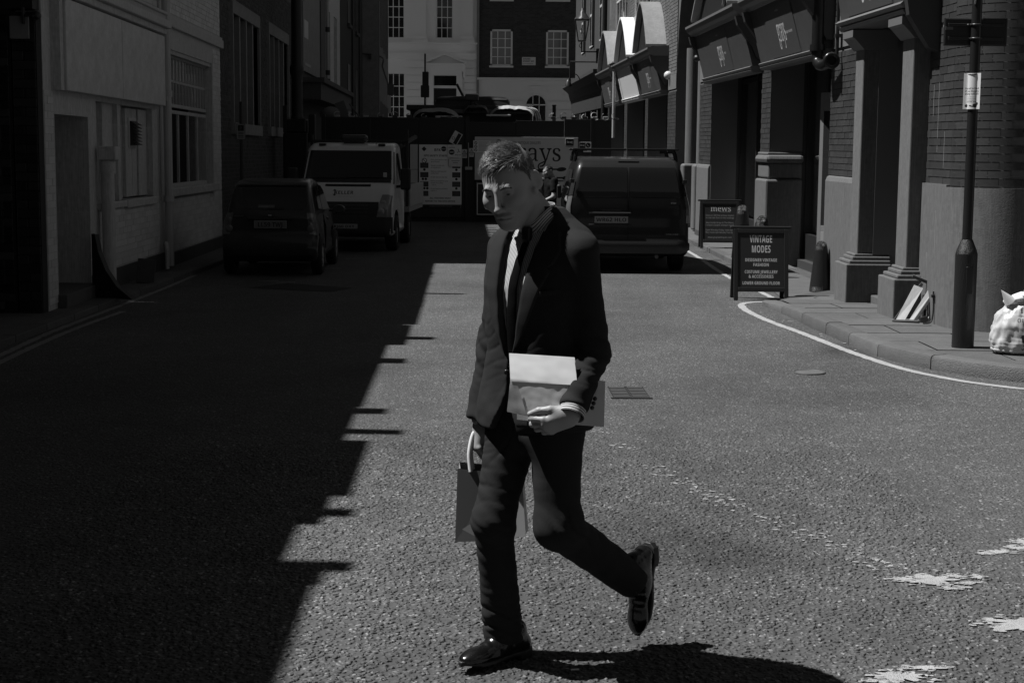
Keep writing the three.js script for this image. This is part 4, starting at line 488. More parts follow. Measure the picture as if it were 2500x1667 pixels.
{
  const st = gm(0.74, 0.7), b = thing('brick_town_house', 'dark brick town house with white sash windows over a stucco ground floor', 'building', [0, 0, FZ]);
  const brickTex = tex(512, 512, (u, v, i, j) => { const r = Math.floor(j / 8), x = (i + (r % 2) * 11) % 22; return (j % 8 < 1 || x < 1) ? 0.3 : 0.2 + 0.07 * n256(Math.floor((i + (r % 2) * 11) / 22) / 23.3, r / 64); }, true); brickTex.repeat.set(0.2, 0.2);
  const bm = new THREE.MeshPhysicalMaterial({ map: brickTex, roughness: 0.85 });
  const wins = [[-1.3, -0.1, 6.4, 8.32], [1.7, 2.92, 6.4, 8.3], [4.7, 5.9, 6.4, 8.3], [-1.3, -0.1, 9.9, 12], [1.7, 2.92, 9.9, 12]];
  obj('wall', wallBoxes(-1.95, 9, 5.75, 13, wins).map((r) => box(r[0], r[1], r[2], r[3], -0.5, 0)), bm, b);
  for (const [x0, x1, y0, y1] of wins) { const w = obj('window', [box(x0, x0 + 0.1, y0, y1, -0.12, 0.02), box(x1 - 0.1, x1, y0, y1, -0.12, 0.02), box(x0, x1, y1 - 0.1, y1, -0.12, 0.02), box(x0, x1, y0, y0 + 0.08, -0.12, 0.02), box(x0, x1, (y0 + y1) / 2 - 0.03, (y0 + y1) / 2 + 0.03, -0.1, -0.01), box(x0 - 0.05, x1 + 0.05, y0 - 0.1, y0, -0.1, 0.14)], st, b);
    for (let i = 1; i < 3; i++) obj('glazing_bar', box(lerp(x0, x1, i / 3) - 0.018, lerp(x0, x1, i / 3) + 0.018, y0, y1, -0.09, -0.03), st, w); for (const f of [0.25, 0.75]) obj('glazing_bar', box(x0, x1, lerp(y0, y1, f) - 0.018, lerp(y0, y1, f) + 0.018, -0.085, -0.035), st, w);
    for (let i = 0; i < 3; i++) for (let j = 0; j < 4; j++) obj('pane', box(lerp(x0, x1, i / 3) + 0.02, lerp(x0, x1, (i + 1) / 3) - 0.02, lerp(y0, y1, j / 4) + 0.02, lerp(y0, y1, (j + 1) / 4) - 0.02, -0.07, -0.065), gm(0.16, 0.05), w); }
  obj('ground_floor', wallBoxes(-1.95, 9, 0, 5.4, [[0.68, 1.7, 1.5, 4.35]]).map((r) => box(r[0], r[1], r[2], r[3], -0.5, 0.02)), st, b); obj('ledge', [box(-2.0, 9, 5.64, 5.76, -0.3, 0.25), box(-2.0, 9, 5.36, 5.64, -0.3, 0.06)], st, b);
  { const aw = obj('arched_window', [extr([...Array.from({ length: 17 }, (_, k) => [1.19 - 0.51 * Math.cos(Math.PI * k / 16), 4.35 + 0.48 * Math.sin(Math.PI * k / 16)]), [1.7, 1.5], [0.68, 1.5]], 0.02).translate(0, 0, 0.022)], gm(0.012, 0.08), b); for (const x of [1.02, 1.36]) obj('glazing_bar', box(x - 0.02, x + 0.02, 1.5, 4.8, 0.03, 0.06), st, aw); obj('glazing_bar', box(0.68, 1.7, 4.3, 4.36, 0.03, 0.06), st, aw); }
  for (let y = 1.9; y < 5.3; y += 0.44) for (const [a, c] of [[-1.9, 0.55], [1.82, 4]]) { const y1 = y + 0.41; if (y > 4.2 && y < 4.9) continue; obj('rusticated_block', box(a, c, y, y1, 0.02, 0.07), st, b); }
  for (const x of [-0.55, 1.18, 2.9]) obj('keystone', extr([[x - 0.16, 4.85], [x + 0.16, 4.85], [x + 0.27, 5.34], [x - 0.27, 5.34]], 0.09), st, b);
  const s = thing('street_name_plate', 'white street name plate between the sash windows', 'sign', [0.78, 6.65, FZ + 0.03]); obj('plate', rbox(-0.37, 0.37, -0.22, 0.22, 0, 0.03, 0.01), gm(0.6, 0.5), s);
  obj('print', quad([-0.36, -0.21, 0.034], [0.36, -0.21, 0.034], [0.36, 0.21, 0.034], [-0.36, 0.21, 0.034]), printMat(canvasTex(384, 224, (x) => { x.fillStyle = '#1a1a1a'; x.textAlign = 'left'; x.font = 'bold 62px sans-serif'; x.fillText('DAVIES', 26, 50); x.fillText('STREET W1', 26, 116, 340); x.font = 'bold 26px sans-serif'; x.fillText('CITY OF WESTMINSTER', 26, 186, 300); }, '#cfcfcf')), s);
}
// ---------- site hoarding ----------
const HZ = -38.8, hb = [0.012, 0.014, 0.016].map((v) => gm(v, 0.45));
{
  const h = thing('site_hoarding', 'black panelled site hoarding closing the end of the street', 'hoarding', [0, 0, HZ]);
  for (let x = -4.75, i = 0; x < 2.25; x += 1.2, i++) { const w = Math.min(1.2, 2.42 - x), t = x < -1.2 ? 2.52 : 2.46 + (x + 1.2) * 0.035; obj('panel', rbox(x + 0.004, x + w - 0.004, 0.1, t, -0.03, 0, 0.004, 1), hb[i % 3], h); }
  obj('kickboard', box(-4.75, 2.42, 0, 0.1, -0.04, 0.02), gm(0.02, 0.7), h); for (const x of [-1.15, 1.95, -4.7]) obj('post', rbox(x - 0.05, x + 0.05, 0, 2.58, 0.002, 0.06, 0.008), gm(0.014, 0.5), h);
  obj('gate_bolt', [cyl(V(-1.11, 1.35, 0.09), V(-1.12, 1.95, 0.09), 0.012), rbox(-1.2, -1.02, 1.28, 1.36, 0.06, 0.12, 0.01)], gm(0.4, 0.3, { metalness: 0.6 }), h);
  obj('top_cap', [rbox(-4.75, -1.1, 2.52, 2.56, -0.06, 0.02, 0.006)], gm(0.03, 0.5), h);
  obj('base_rail', [rbox(-2.6, -1.3, 0.1, 0.34, 0.01, 0.05, 0.01)], gm(0.025, 0.5), h);
}
function board(name, label, cat, x0, x1, y0, y1, z, w, h, draw, bg, tilt = 0, v = 1) {
  const t = thing(name, label, cat, [(x0 + x1) / 2, (y0 + y1) / 2, z]); t.rotation.z = tilt; const a = (x1 - x0) / 2, b = (y1 - y0) / 2;
  obj('panel', rbox(-a, a, -b, b, 0, 0.012, 0.003, 1), gm(0.35, 0.6), t); obj('print', quad([-a + 0.004, -b + 0.004, 0.0145], [a - 0.004, -b + 0.004, 0.0145], [a - 0.004, b - 0.004, 0.0145], [-a + 0.004, b - 0.004, 0.0145]), printMat(canvasTex(w, h, draw, bg), 0.65, v), t); return t;
}
const bz = HZ + 0.07, K = '#1c1c1c';
board('safety_board', 'pale site safety board with columns of rules on the hoarding', 'sign', -2.34, -1.28, 0.42, 1.9, bz, 640, 896, (x, w, h) => {
  x.fillStyle = K; x.font = 'bold 54px sans-serif'; x.fillText('BFK', 275, 78); x.save(); x.translate(75, 65); x.rotate(0.785); x.fillRect(-26, -26, 52, 52); x.restore(); x.beginPath(); x.arc(370, 62, 38, 0, 7); x.fill(); x.fillStyle = '#bbb'; x.fillRect(330, 60, 80, 9); x.fillStyle = K; x.font = 'bold 38px sans-serif'; x.fillText('SITE SAFETY STARTS HERE', 300, 165, 520);
  for (let i = 0; i < 4; i++) { const y = 240 + i * 140; x.fillStyle = K; for (const X of [18, 500]) { if (X === 18 && i === 0) { x.strokeStyle = K; x.lineWidth = 8; x.beginPath(); x.arc(80, y, 34, 0, 7); x.stroke(); line(x, [[56, y - 24], [104, y + 24]], 8); } else { for (let k = 0; k < (X === 18 ? i : 1); k++) { x.beginPath(); x.arc(X + 62 + (k - (X === 18 ? i - 1 : 0) / 2) * 44, y - 6, 19, 0, 7); x.fill(); } } x.fillRect(X, y + 32, 122, i ? 78 : 78); x.fillStyle = '#8d8d8d'; for (let k = 0; k < 4; k++) x.fillRect(X + 12, y + 44 + k * 16, 98, 4); x.fillStyle = K; } }
  x.textAlign = 'left'; x.font = '24px sans-serif'; const L = ['• Plan your work to maintain', '  good access', '', '• Report unsafe acts', '  or equipment', '', '• Remove nothing until', '  authorised', '', '• A safe site is a tidy site', '', '• PPE is provided for your', '  health and safety', '  – use it', '', '• If you have an accident', '  report it']; L.forEach((s, i) => x.fillText(s, 165, 225 + i * 29, 320));
  x.textAlign = 'center'; x.font = 'bold 34px sans-serif'; x.fillText('ALL VISITORS MUST', 320, 800); x.fillText('REPORT TO THE SITE OFFICE', 320, 846, 520);
}, '#ececec');
board('web_strip', 'dark strip with a web address below the safety board', 'sign', -2.3, -1.3, 0.35, 0.41, bz, 512, 40, (x) => { x.fillStyle = '#8a8a8a'; x.font = 'bold 30px sans-serif'; x.fillText('www.teambfk.co.uk', 256, 20); }, '#151515');
board('notice_sheet', 'small no entry notice taped over the safety board corner', 'notice', -1.64, -1.28, 1.58, 1.9, bz + 0.016, 200, 190, (x) => { x.fillStyle = K; x.beginPath(); x.arc(60, 110, 40, 0, 7); x.fill(); x.fillStyle = '#bbb'; x.fillRect(30, 102, 60, 16); x.fillStyle = K; x.font = 'bold 20px sans-serif'; x.fillText('CAUTION', 60, 40); x.fillText('Keep out', 150, 150); line(x, [[150, 60], [160, 90], [140, 120]], 6); line(x, [[160, 90], [178, 110]], 6); }, '#dedede');
board('notice_sheet', 'plain grey notice hanging below the no entry notice', 'notice', -1.6, -1.27, 1.36, 1.56, bz + 0.032, 160, 90, (x) => { x.fillStyle = '#666'; x.fillRect(30, 20, 100, 6); x.fillRect(50, 44, 60, 6); }, '#d2d2d2');
board('tilted_placard', 'small placard tilted above the safety board', 'sign', -1.54, -1.32, 1.9, 2.22, bz, 128, 200, (x) => { x.fillStyle = K; x.fillRect(64, 10, 54, 180); x.beginPath(); x.arc(34, 120, 20, 0, 7); x.lineWidth = 6; x.strokeStyle = K; x.stroke(); }, '#d0d0d0', -0.52);
board('narrow_notice_board', 'narrow pale panel left of the safety board', 'sign', -2.56, -2.37, 0.36, 1.9, bz - 0.01, 64, 480, (x) => { x.fillStyle = '#777'; x.fillRect(0, 190, 64, 4); x.fillRect(10, 420, 44, 30); }, '#c4c4c4');
board('antiques_banner', 'wide grey antiques banner with ornate lettering on the hoarding', 'sign', -0.96, 1.59, 1.04, 2.1, bz, 1280, 532, (x) => { x.fillStyle = '#141414'; x.font = '46px sans-serif'; x.fillText('700 ANTIQUE DEALERS', 640, 70, 360); x.font = '300px serif'; x.fillText('grays', 720, 190, 720); x.strokeStyle = '#141414'; x.lineWidth = 16; x.beginPath(); x.moveTo(900, 250); x.bezierCurveTo(880, 330, 800, 300, 790, 360); x.bezierCurveTo(790, 430, 900, 380, 905, 340); x.stroke(); for (const [a, y] of [[820, 415], [1080, 395], [1150, 500], [700, 505]]) { x.beginPath(); x.ellipse(a, y, 60, 26, -0.1, 0, 7); x.fill(); x.fillRect(a - 130, y - 10, 120, 20); } x.fillStyle = '#3a3a3a'; x.beginPath(); x.ellipse(300, 100, 50, 70, 0, 0, 7); x.fill(); }, '#c2c2c2');
board('rule_sheet', 'white rule sheet with three prohibition symbols over the banner corner', 'notice', -1.0, -0.56, 1.71, 2.01, bz + 0.016, 256, 176, (x) => { x.strokeStyle = K; for (const y of [36, 88, 140]) { x.lineWidth = 7; x.beginPath(); x.arc(36, y, 19, 0, 7); x.stroke(); line(x, [[22, y - 14], [50, y + 14]], 6); } x.fillStyle = '#777'; for (let i = 0; i < 8; i++) x.fillRect(76, 20 + i * 18, 150 - (i % 3) * 20, 6); }, '#e2e2e2');
board('warning_plate', 'small triangular hazard plate left of the gate post', 'sign', -1.28, -1.15, 1.57, 1.79, bz, 96, 160, (x) => { x.strokeStyle = K; line(x, [[48, 18], [88, 86], [8, 86], [48, 18]], 9); x.fillStyle = K; x.fillRect(44, 44, 9, 26); x.fillRect(12, 104, 72, 8); x.fillRect(12, 124, 72, 8); }, '#bdbdbd');
board('warning_plate', 'small triangular hazard plate right of the gate post', 'sign', -1.1, -0.98, 1.6, 1.82, bz + 0.03, 96, 160, (x) => { x.strokeStyle = K; line(x, [[48, 18], [88, 86], [8, 86], [48, 18]], 9); x.fillStyle = K; x.fillRect(44, 44, 9, 26); x.fillRect(12, 104, 72, 8); x.fillRect(20, 124, 56, 8); }, '#c8c8c8');
const rail = (x, s, ox, oy) => { x.fillStyle = '#161616'; x.fillRect(ox, oy, s, s * 0.85); x.strokeStyle = '#cfcfcf'; for (const k of [0.28, 0.43, 0.57]) { x.lineWidth = s * 0.07; x.beginPath(); x.moveTo(ox + s * 0.12, oy + s * k * 0.9); x.quadraticCurveTo(ox + s * 0.5, oy + s * 0.42, ox + s * 0.88, oy + s * (0.85 - k) * 1.0); x.stroke(); } };
board('rail_project_sign', 'small dark square emblem sign on the banner top right', 'sign', 1.28, 1.49, 1.86, 2.07, bz + 0.016, 128, 128, (x) => { rail(x, 120, 4, 4); x.fillStyle = '#161616'; x.font = 'bold 22px sans-serif'; x.fillText('Crossrail', 64, 117, 100); }, '#aaa');
board('rail_project_sign', 'white emblem sign with telephone symbol right of the banner', 'sign', 1.61, 1.92, 1.74, 1.99, bz, 192, 150, (x) => { rail(x, 96, 6, 8); x.fillStyle = '#161616'; x.beginPath(); x.arc(144, 46, 38, 0, 7); x.fill(); x.strokeStyle = '#ccc'; x.lineWidth = 9; x.beginPath(); x.arc(158, 34, 26, 1.6, 3.3); x.stroke(); x.fillRect(10, 104, 90, 8); x.fillRect(10, 124, 120, 8); }, '#e0e0e0');
board('road_closed_sign', 'dark road sign with pale border and lettering behind the man', 'sign', -0.92, 0.62, 0.16, 0.98, bz + 0.05, 512, 272, (x) => { x.strokeStyle = '#d8d8d8'; x.lineWidth = 8; x.strokeRect(9, 9, 494, 254); x.fillStyle = '#e2e2e2'; x.font = 'bold 96px sans-serif'; x.textAlign = 'left'; x.fillText('ROAD', 60, 82); x.fillText('CLOSED', 60, 190); }, '#303030');
board('pale_poster', 'pale lower poster with a dark letter beside the phoning man', 'sign', 0.66, 1.3, 0.15, 1.02, bz + 0.05, 256, 340, (x) => { x.fillStyle = '#161616'; x.font = 'bold 190px sans-serif'; x.fillText('K', 100, 190); }, '#bdbdbd');
{ // clutter above the hoarding
  const z = -44, dark = gm(0.015, 0.6);
  const c = thing('site_cabin', 'dark low site cabin roof showing above the hoarding', 'cabin', [0, 0, z]); obj('roof', [rbox(-3.0, 0.55, 2.88, 3.02, -1.6, 0.2, 0.02)], gm(0.03, 0.6), c); obj('wall', [box(-2.9, 0.45, 0, 2.88, -1.5, 0.1)], dark, c); obj('roof_edge', [rbox(-1.75, 0.55, 2.8, 2.9, 0.2, 0.3, 0.01)], gm(0.12, 0.6), c);
  const l = thing('light_strip', 'glinting metal strip along the hoarding top left of the gate', 'rail', [-1.6, 2.58, HZ - 0.3]); obj('rail', rbox(-0.35, 0.32, 0, 0.03, 0, 0.06, 0.008), gm(0.7, 0.25, { metalness: 0.7 }), l); obj('clip', rbox(-0.05, 0.05, -0.02, 0.035, -0.01, 0.07, 0.004), gm(0.2, 0.4), l);
  const l2 = thing('light_strip', 'glinting metal strip in the cabin opening right of the gate', 'rail', [-0.4, 2.62, HZ - 0.8]); obj('rail', rbox(-0.3, 0.3, 0, 0.05, 0, 0.05, 0.015), gm(0.75, 0.3), l2); obj('end_cap', rbox(0.3, 0.33, 0, 0.05, 0, 0.05, 0.01), gm(0.2, 0.5), l2);
  const t = thing('black_tarpaulin', 'black tarpaulin stretched over a load above the cabin', 'tarpaulin', [-1.17, 3.02, z - 0.6]); { const g = new THREE.PlaneGeometry(2.1, 0.9, 40, 14); g.rotateX(-Math.PI / 2); const p = g.attributes.position; for (let i = 0; i < p.count; i++) { const x = p.getX(i), q = p.getZ(i); p.setY(i, 0.26 * (1 - Math.pow(Math.abs(q) / 0.45, 6)) * (1 - 0.5 * Math.pow(Math.abs(x) / 1.05, 12)) + 0.015 * Math.sin(x * 9 + q * 20)); } g.computeVertexNormals(); obj('sheet', g, gm(0.012, 0.35), t); obj('load', rbox(-1.02, 1.0, 0, 0.2, -0.4, 0.4, 0.04), gm(0.02, 0.7), t); }
  const f = thing('floodlight', 'bright topped floodlight housing above the cabin', 'lamp', [-1.17, 3.16, z + 0.4]); obj('housing', rbox(-0.19, 0.19, -0.02, 0.14, -0.14, 0.14, 0.03), gm(0.06, 0.5), f); obj('top_plate', rbox(-0.18, 0.18, 0.14, 0.17, -0.14, 0.16, 0.012), gm(0.75, 0.4), f); obj('stand', [cyl(V(0, 0, 0), V(-0.1, -0.32, 0), 0.02), cyl(V(0, 0, 0), V(0.3, -0.3, 0), 0.03), cyl(V(0, 0, 0), V(0, -0.3, 0.1), 0.05)], dark, f);
  const sh = (name, label, x, y, w, dd, v, s) => { const o = thing(name, label, 'sheeting', [x, y, z + 0.5]); const g = new THREE.PlaneGeometry(w, dd, 48, 16); g.rotateX(-Math.PI / 2); const p = g.attributes.position; for (let i = 0; i < p.count; i++) { const a = p.getX(i), b = p.getZ(i); p.setY(i, 0.03 + 0.035 * perlin.noise(a * 3 + s, b * 4, s) + 0.02 * perlin.noise(a * 9, b * 9 + s, 1) - 0.2 * Math.pow(Math.abs(a) / (w / 2), 5) - (b > dd * 0.3 ? (b - dd * 0.3) * 0.7 : 0)); } g.computeVertexNormals(); obj('sheet', g, gm(v, 0.5), o); obj('underlay', rbox(-w * 0.4, w * 0.4, -0.1, 0.0, -dd * 0.4, dd * 0.2, 0.02), dark, o); };
  sh('crumpled_sheet', 'crumpled pale plastic sheet heaped on the cabin roof, left one', -2.15, 2.88, 1.25, 0.7, 0.3, 2); sh('crumpled_sheet', 'flat pale plastic sheet on the cabin roof, right one', -0.05, 2.96, 1.2, 0.6, 0.36, 7); sh('crumpled_sheet', 'dark rag bundled between the pale sheets', -1.05, 2.98, 0.7, 0.5, 0.06, 11);
  const hs = thing('hose_coil', 'pale bent hoses hanging over the hoarding by the cabin', 'hose', [0.5, 2.5, z + 0.8]); for (const k of [0, 0.06, 0.11]) obj('hose', tube([V(-0.15 + k, 0.45, 0), V(0.02 + k, 0.38, 0.02), V(0.1 + k, 0.22, 0.02), V(0.14 + k, -0.05, 0)], 0.022, 16, 7), gm(0.55, 0.4), hs);
  const a = thing('signal_mast', 'thin dark mast with signal boxes before the stucco house', 'mast', [-3.0, 0, -53]); obj('pole', cyl(V(0, 0, 0), V(0, 5.0, 0), 0.04, 0.03), dark, a); obj('signal_box', [rbox(-0.14, 0.14, 3.55, 3.95, -0.1, 0.1, 0.02), rbox(-0.09, 0.12, 3.95, 4.4, -0.08, 0.08, 0.02)], dark, a);
  const bm = thing('machine_arm', 'thin dark machine arm slanting in front of the stucco door', 'arm', [-1.62, 3.58, z - 0.5]); obj('arm', cyl(V(0, 0.05, 0), V(0.34, -0.6, 0), 0.035), dark, bm); obj('knuckle', new THREE.SphereGeometry(0.06, 10, 8).translate(0.34, -0.58, 0), dark, bm);
  const cw = [['coiled wire tangle along the left hoarding top', -3.3, 1.6, 9], ['coiled wire tangle along the right hoarding top', 1.75, 0.9, 7]];
  for (const [label, cx, hw, n] of cw) { const o = thing('wire_tangle', label, 'wire', [cx, 2.56, HZ - 0.05]); for (let i = 0; i < n; i++) { const x = lerp(-hw, hw, (i + 0.5) / n), r = rr(0.06, 0.11); obj('loop', new THREE.TorusGeometry(r, 0.008, 5, 18, rr(3.5, 6)).rotateY(rr(-0.8, 0.8)).rotateZ(rr(0, 3)).translate(x, r * 0.6, rr(-0.05, 0.05)), gm(rnd() < 0.4 ? 0.5 : 0.06, 0.35), o); obj('clip', rbox(x - 0.06, x + 0.06, -0.01, rr(0.02, 0.07), -0.04, 0.04, 0.008), gm(rnd() < 0.3 ? 0.4 : 0.04, 0.4), o); } }
  const db = thing('rubble_boards', 'leaning broken boards behind the left hoarding', 'boards', [-4.15, 2.5, HZ - 0.7]); obj('board', rbox(-0.2, 0.05, 0, 0.5, -0.02, 0.02, 0.006).rotateZ(0.35), gm(0.12, 0.8), db); obj('stick', cyl(V(0.02, 0.4, 0), V(0.32, 0, 0.1), 0.02), gm(0.1, 0.8), db); obj('sack', [new THREE.SphereGeometry(0.2, 14, 10).scale(1.2, 0.9, 1).translate(-0.45, 0.15, 0)], gm(0.16, 0.8), db);
  const pst = thing('stub_post', 'short dark post behind the right hoarding', 'post', [1.1, 0, -43]); obj('post', rbox(-0.05, 0.05, 0, 3.0, -0.05, 0.05, 0.01), dark, pst); obj('cap', rbox(-0.06, 0.06, 3.0, 3.03, -0.06, 0.06, 0.01), dark, pst);
}
{ // houses behind the camera that the van's rear window mirrors
  const b = thing('terrace_behind', 'brick terrace with white sash windows standing behind the viewpoint', 'building', [0, 0, 11]);
  obj('wall', box(-14, 16, 0, 11, 0, 1), grime(0.1), b);
  for (let i = 0; i < 8; i++) for (let j = 0; j < 3; j++) { const x = -11 + i * 3.4, y = 1 + j * 3.3, w = obj('window', [box(x, x + 1.2, y, y + 2, -0.03, 0)], gm(0.05, 0.05), b); obj('sash_frame', [box(x - 0.1, x, y - 0.1, y + 2.1, -0.08, 0), box(x + 1.2, x + 1.3, y - 0.1, y + 2.1, -0.08, 0), box(x, x + 1.2, y + 2, y + 2.1, -0.08, 0), box(x, x + 1.2, y - 0.1, y, -0.1, 0), box(x, x + 1.2, y + 0.97, y + 1.03, -0.06, -0.03)], gm(0.6, 0.6), w); }
}

// ---------- vehicles ----------
// a body drawn from its side outline: pts [z, y] from rear/front bottom round the top; half width W(y, z); rounded long edges of radius r
function shell(pts, W, r, n = 90) {
  const curve = new THREE.CatmullRomCurve3(pts.map(([z, y]) => V(0, y, z)), false, 'centripetal'), N = n, out = [];
  for (let i = 0; i <= N; i++) out.push(curve.getPointAt(i / N));
  const z0 = out[N].z, z1 = out[0].z, y0 = out[0].y, B = 10; for (let i = 1; i < B; i++) out.push(V(0, lerp(out[N].y, y0, i / B), lerp(z0, z1, i / B)));
  const M = out.length, nor = out.map((p, i) => { const a = out[(i + M - 1) % M], b = out[(i + 1) % M], t = b.clone().sub(a).normalize(); return V(0, -t.z, t.y).multiplyScalar(-1); });
  // make normals point outward
  const c = out.reduce((s, p) => s.add(p), V(0, 0, 0)).multiplyScalar(1 / M); let sgn = 0; out.forEach((p, i) => sgn += nor[i].dot(p.clone().sub(c))); if (sgn < 0) nor.forEach((v) => v.negate());
  const pt = (i, u, off = 0) => { // i fractional index along outline, u -1..1 across
    const a = Math.floor(i), f = i - a, p = out[(a + M) % M].clone().lerp(out[(a + 1 + M) % M], f), m = nor[(a + M) % M].clone().lerp(nor[(a + 1 + M) % M], f).normalize();
    const w = W(p.y, p.z), x = Math.abs(u) * w, k = x > w - r ? Math.min(1, (x - w + r) / r) : 0, inset = r * (1 - Math.sqrt(Math.max(0, 1 - k * k))), nx = k * Math.sign(u), nn = Math.sqrt(Math.max(0, 1 - k * k));
    return V(u * w + nx * off, p.y - m.y * inset + m.y * nn * off, p.z - m.z * inset + m.z * nn * off);
  };
  const us = [-1]; for (let k = 5; k >= 1; k--) us.push(null, 0); const U = []; const wr = 0.16; for (let k = 0; k <= 6; k++) U.push(-1 + wr * (1 - Math.cos(k / 6 * Math.PI / 2))); for (let k = 1; k < 8; k++) U.push(lerp(-1 + wr, 1 - wr, k / 8)); for (let k = 6; k >= 0; k--) U.push(1 - wr * (1 - Math.cos(k / 6 * Math.PI / 2)));
  const P = [], I = [], nu = U.length; for (let i = 0; i < M; i++) for (const u of U) { const v = pt(i, u); P.push(v.x, v.y, v.z); }
  for (let i = 0; i < M; i++) for (let j = 0; j + 1 < nu; j++) { const a = i * nu + j, b = ((i + 1) % M) * nu + j; I.push(a, b, a + 1, a + 1, b, b + 1); }
  for (const [j, fl] of [[0, 1], [nu - 1, 0]]) { const sh = out.map((_, i) => new THREE.Vector2(P[(i * nu + j) * 3 + 2], P[(i * nu + j) * 3 + 1])); for (const t of THREE.ShapeUtils.triangulateShape(sh, [])) { const q = t.map((k) => k * nu + j); fl ? I.push(q[0], q[1], q[2]) : I.push(q[0], q[2], q[1]); } }
  const g = new THREE.BufferGeometry(); g.setAttribute('position', new THREE.Float32BufferAttribute(P, 3)); g.setIndex(I);
  const patch = (u0, u1, i0, i1, off = 0.004, nx = 12, ny = 10) => { const Q = [], uv = [], J = []; for (let a = 0; a <= ny; a++) for (let b = 0; b <= nx; b++) { const f = a / ny, h = b / nx, l = (q) => typeof q === 'function' ? q(f) : q, v = pt(lerp(i0, i1, f), lerp(l(u0), l(u1), h), off); Q.push(v.x, v.y, v.z); uv.push(h, f); } for (let a = 0; a < ny; a++) for (let b = 0; b < nx; b++) { const k = a * (nx + 1) + b; J.push(k, k + 1, k + nx + 1, k + 1, k + nx + 2, k + nx + 1); } const q = new THREE.BufferGeometry(); q.setAttribute('position', new THREE.Float32BufferAttribute(Q, 3)); q.setAttribute('uv', new THREE.Float32BufferAttribute(uv, 2)); q.setIndex(J); q.computeVertexNormals(); return q; };
  const idx = (y, hi = N, lo = 0) => { for (let i = lo; i < hi; i++) if ((out[i].y - y) * (out[i + 1].y - y) <= 0) return i + (y - out[i].y) / ((out[i + 1].y - out[i].y) || 1e-9); return hi; };
  const sidePatch = (poly, s, off = 0.004, th = 0) => { const cur = []; for (let i = 0; i < poly.length; i++) { const [a, b] = poly[i], [c2, d2] = poly[(i + 1) % poly.length]; for (let k = 0; k < 5; k++) cur.push(new THREE.Vector2(lerp(a, c2, k / 5), lerp(b, d2, k / 5))); } const q = new THREE.ShapeGeometry(new THREE.Shape(cur)); const p = q.attributes.position; for (let i = 0; i < p.count; i++) { const z = p.getX(i), y = p.getY(i); p.setXYZ(i, s * (W(y, z) + off), y, z); } q.computeVertexNormals(); return q; };
  return { g, pt, patch, idx, sidePatch, out };
}
function cutArches(g, arches, halfW, flip) {           // arches [z, y, r]
  const ev = new Evaluator(); ev.useGroups = false; ev.attributes = ['position', 'normal'];
  g = mergeVertices(g, 1e-5); g.computeVertexNormals(); let A = new Brush(g); A.updateMatrixWorld();
  for (const [z, y, r] of arches) for (const s of [-1, 1]) { const c = new THREE.CylinderGeometry(r, r, 0.34, 28).rotateZ(Math.PI / 2).translate(s * halfW, y, z); c.deleteAttribute('uv'); const B = new Brush(c); B.updateMatrixWorld(); A = ev.evaluate(A, B, SUBTRACTION); A.updateMatrixWorld(); }
  return toCreasedNormals(A.geometry.index ? A.geometry : A.geometry, 0.55);
}
function wheel(t, x, z, r, w, alloy = 0.35, spokes = 7) {
  const prof = [[r * 0.62, -w / 2], [r * 0.9, -w / 2], [r, -w / 2 + 0.03], [r, w / 2 - 0.03], [r * 0.9, w / 2], [r * 0.62, w / 2]];
  const g = obj('wheel', lathe(prof, 32).rotateZ(Math.PI / 2).translate(x, r, z), gm(0.012, 0.8), t), s = Math.sign(x);
  const rim = []; for (let k = 0; k < spokes; k++) rim.push(rbox(-0.012, 0.012, 0, r * 0.62, -0.022, 0.022, 0.008, 1).rotateX(k / spokes * 6.283)); rim.push(new THREE.TorusGeometry(r * 0.6, 0.016, 8, 28).rotateY(Math.PI / 2), new THREE.SphereGeometry(0.05, 12, 8).scale(0.5, 1, 1)); obj('rim', merge(rim).translate(x + s * w * 0.36, r, z), gm(alloy, 0.35, { metalness: 0.6 }), g); obj('hub_backing', new THREE.CylinderGeometry(r * 0.62, r * 0.62, 0.02, 24).rotateZ(Math.PI / 2).translate(x, r, z), gm(0.006, 0.8), g);
}
const plateTex = (txt) => canvasTex(512, 112, (x) => { x.fillStyle = '#141414'; x.font = 'bold 96px sans-serif'; x.fillText(txt, 256, 60, 470); }, '#bdbdbd');
function plateAt(t, txt, x0, x1, y0, y1, z, v = 0.75) { const p = obj('number_plate', rbox(x0, x1, y0, y1, z - 0.012, z, 0.004), gm(0.3, 0.5), t); obj('plate_print', quad([x0 + 0.004, y0 + 0.004, z + 0.002], [x1 - 0.004, y0 + 0.004, z + 0.002], [x1 - 0.004, y1 - 0.004, z + 0.002], [x0 + 0.004, y1 - 0.004, z + 0.002]), printMat(plateTex(txt), 0.5, v), p); }
const wordTex = (txt, fg, bg, font = 'bold 60px sans-serif') => canvasTex(256, 80, (x) => { x.fillStyle = fg; x.font = font; x.fillText(txt, 128, 42, 240); }, bg);
const paintOf = (v) => gm(v, 0.4, { clearcoat: 0.45, clearcoatRoughness: 0.06, specularIntensity: 0.4 }), carGlass = gm(0.012, 0.03), lampLens = gm(0.3, 0.08, { clearcoat: 1 }), rubber = gm(0.015, 0.6);
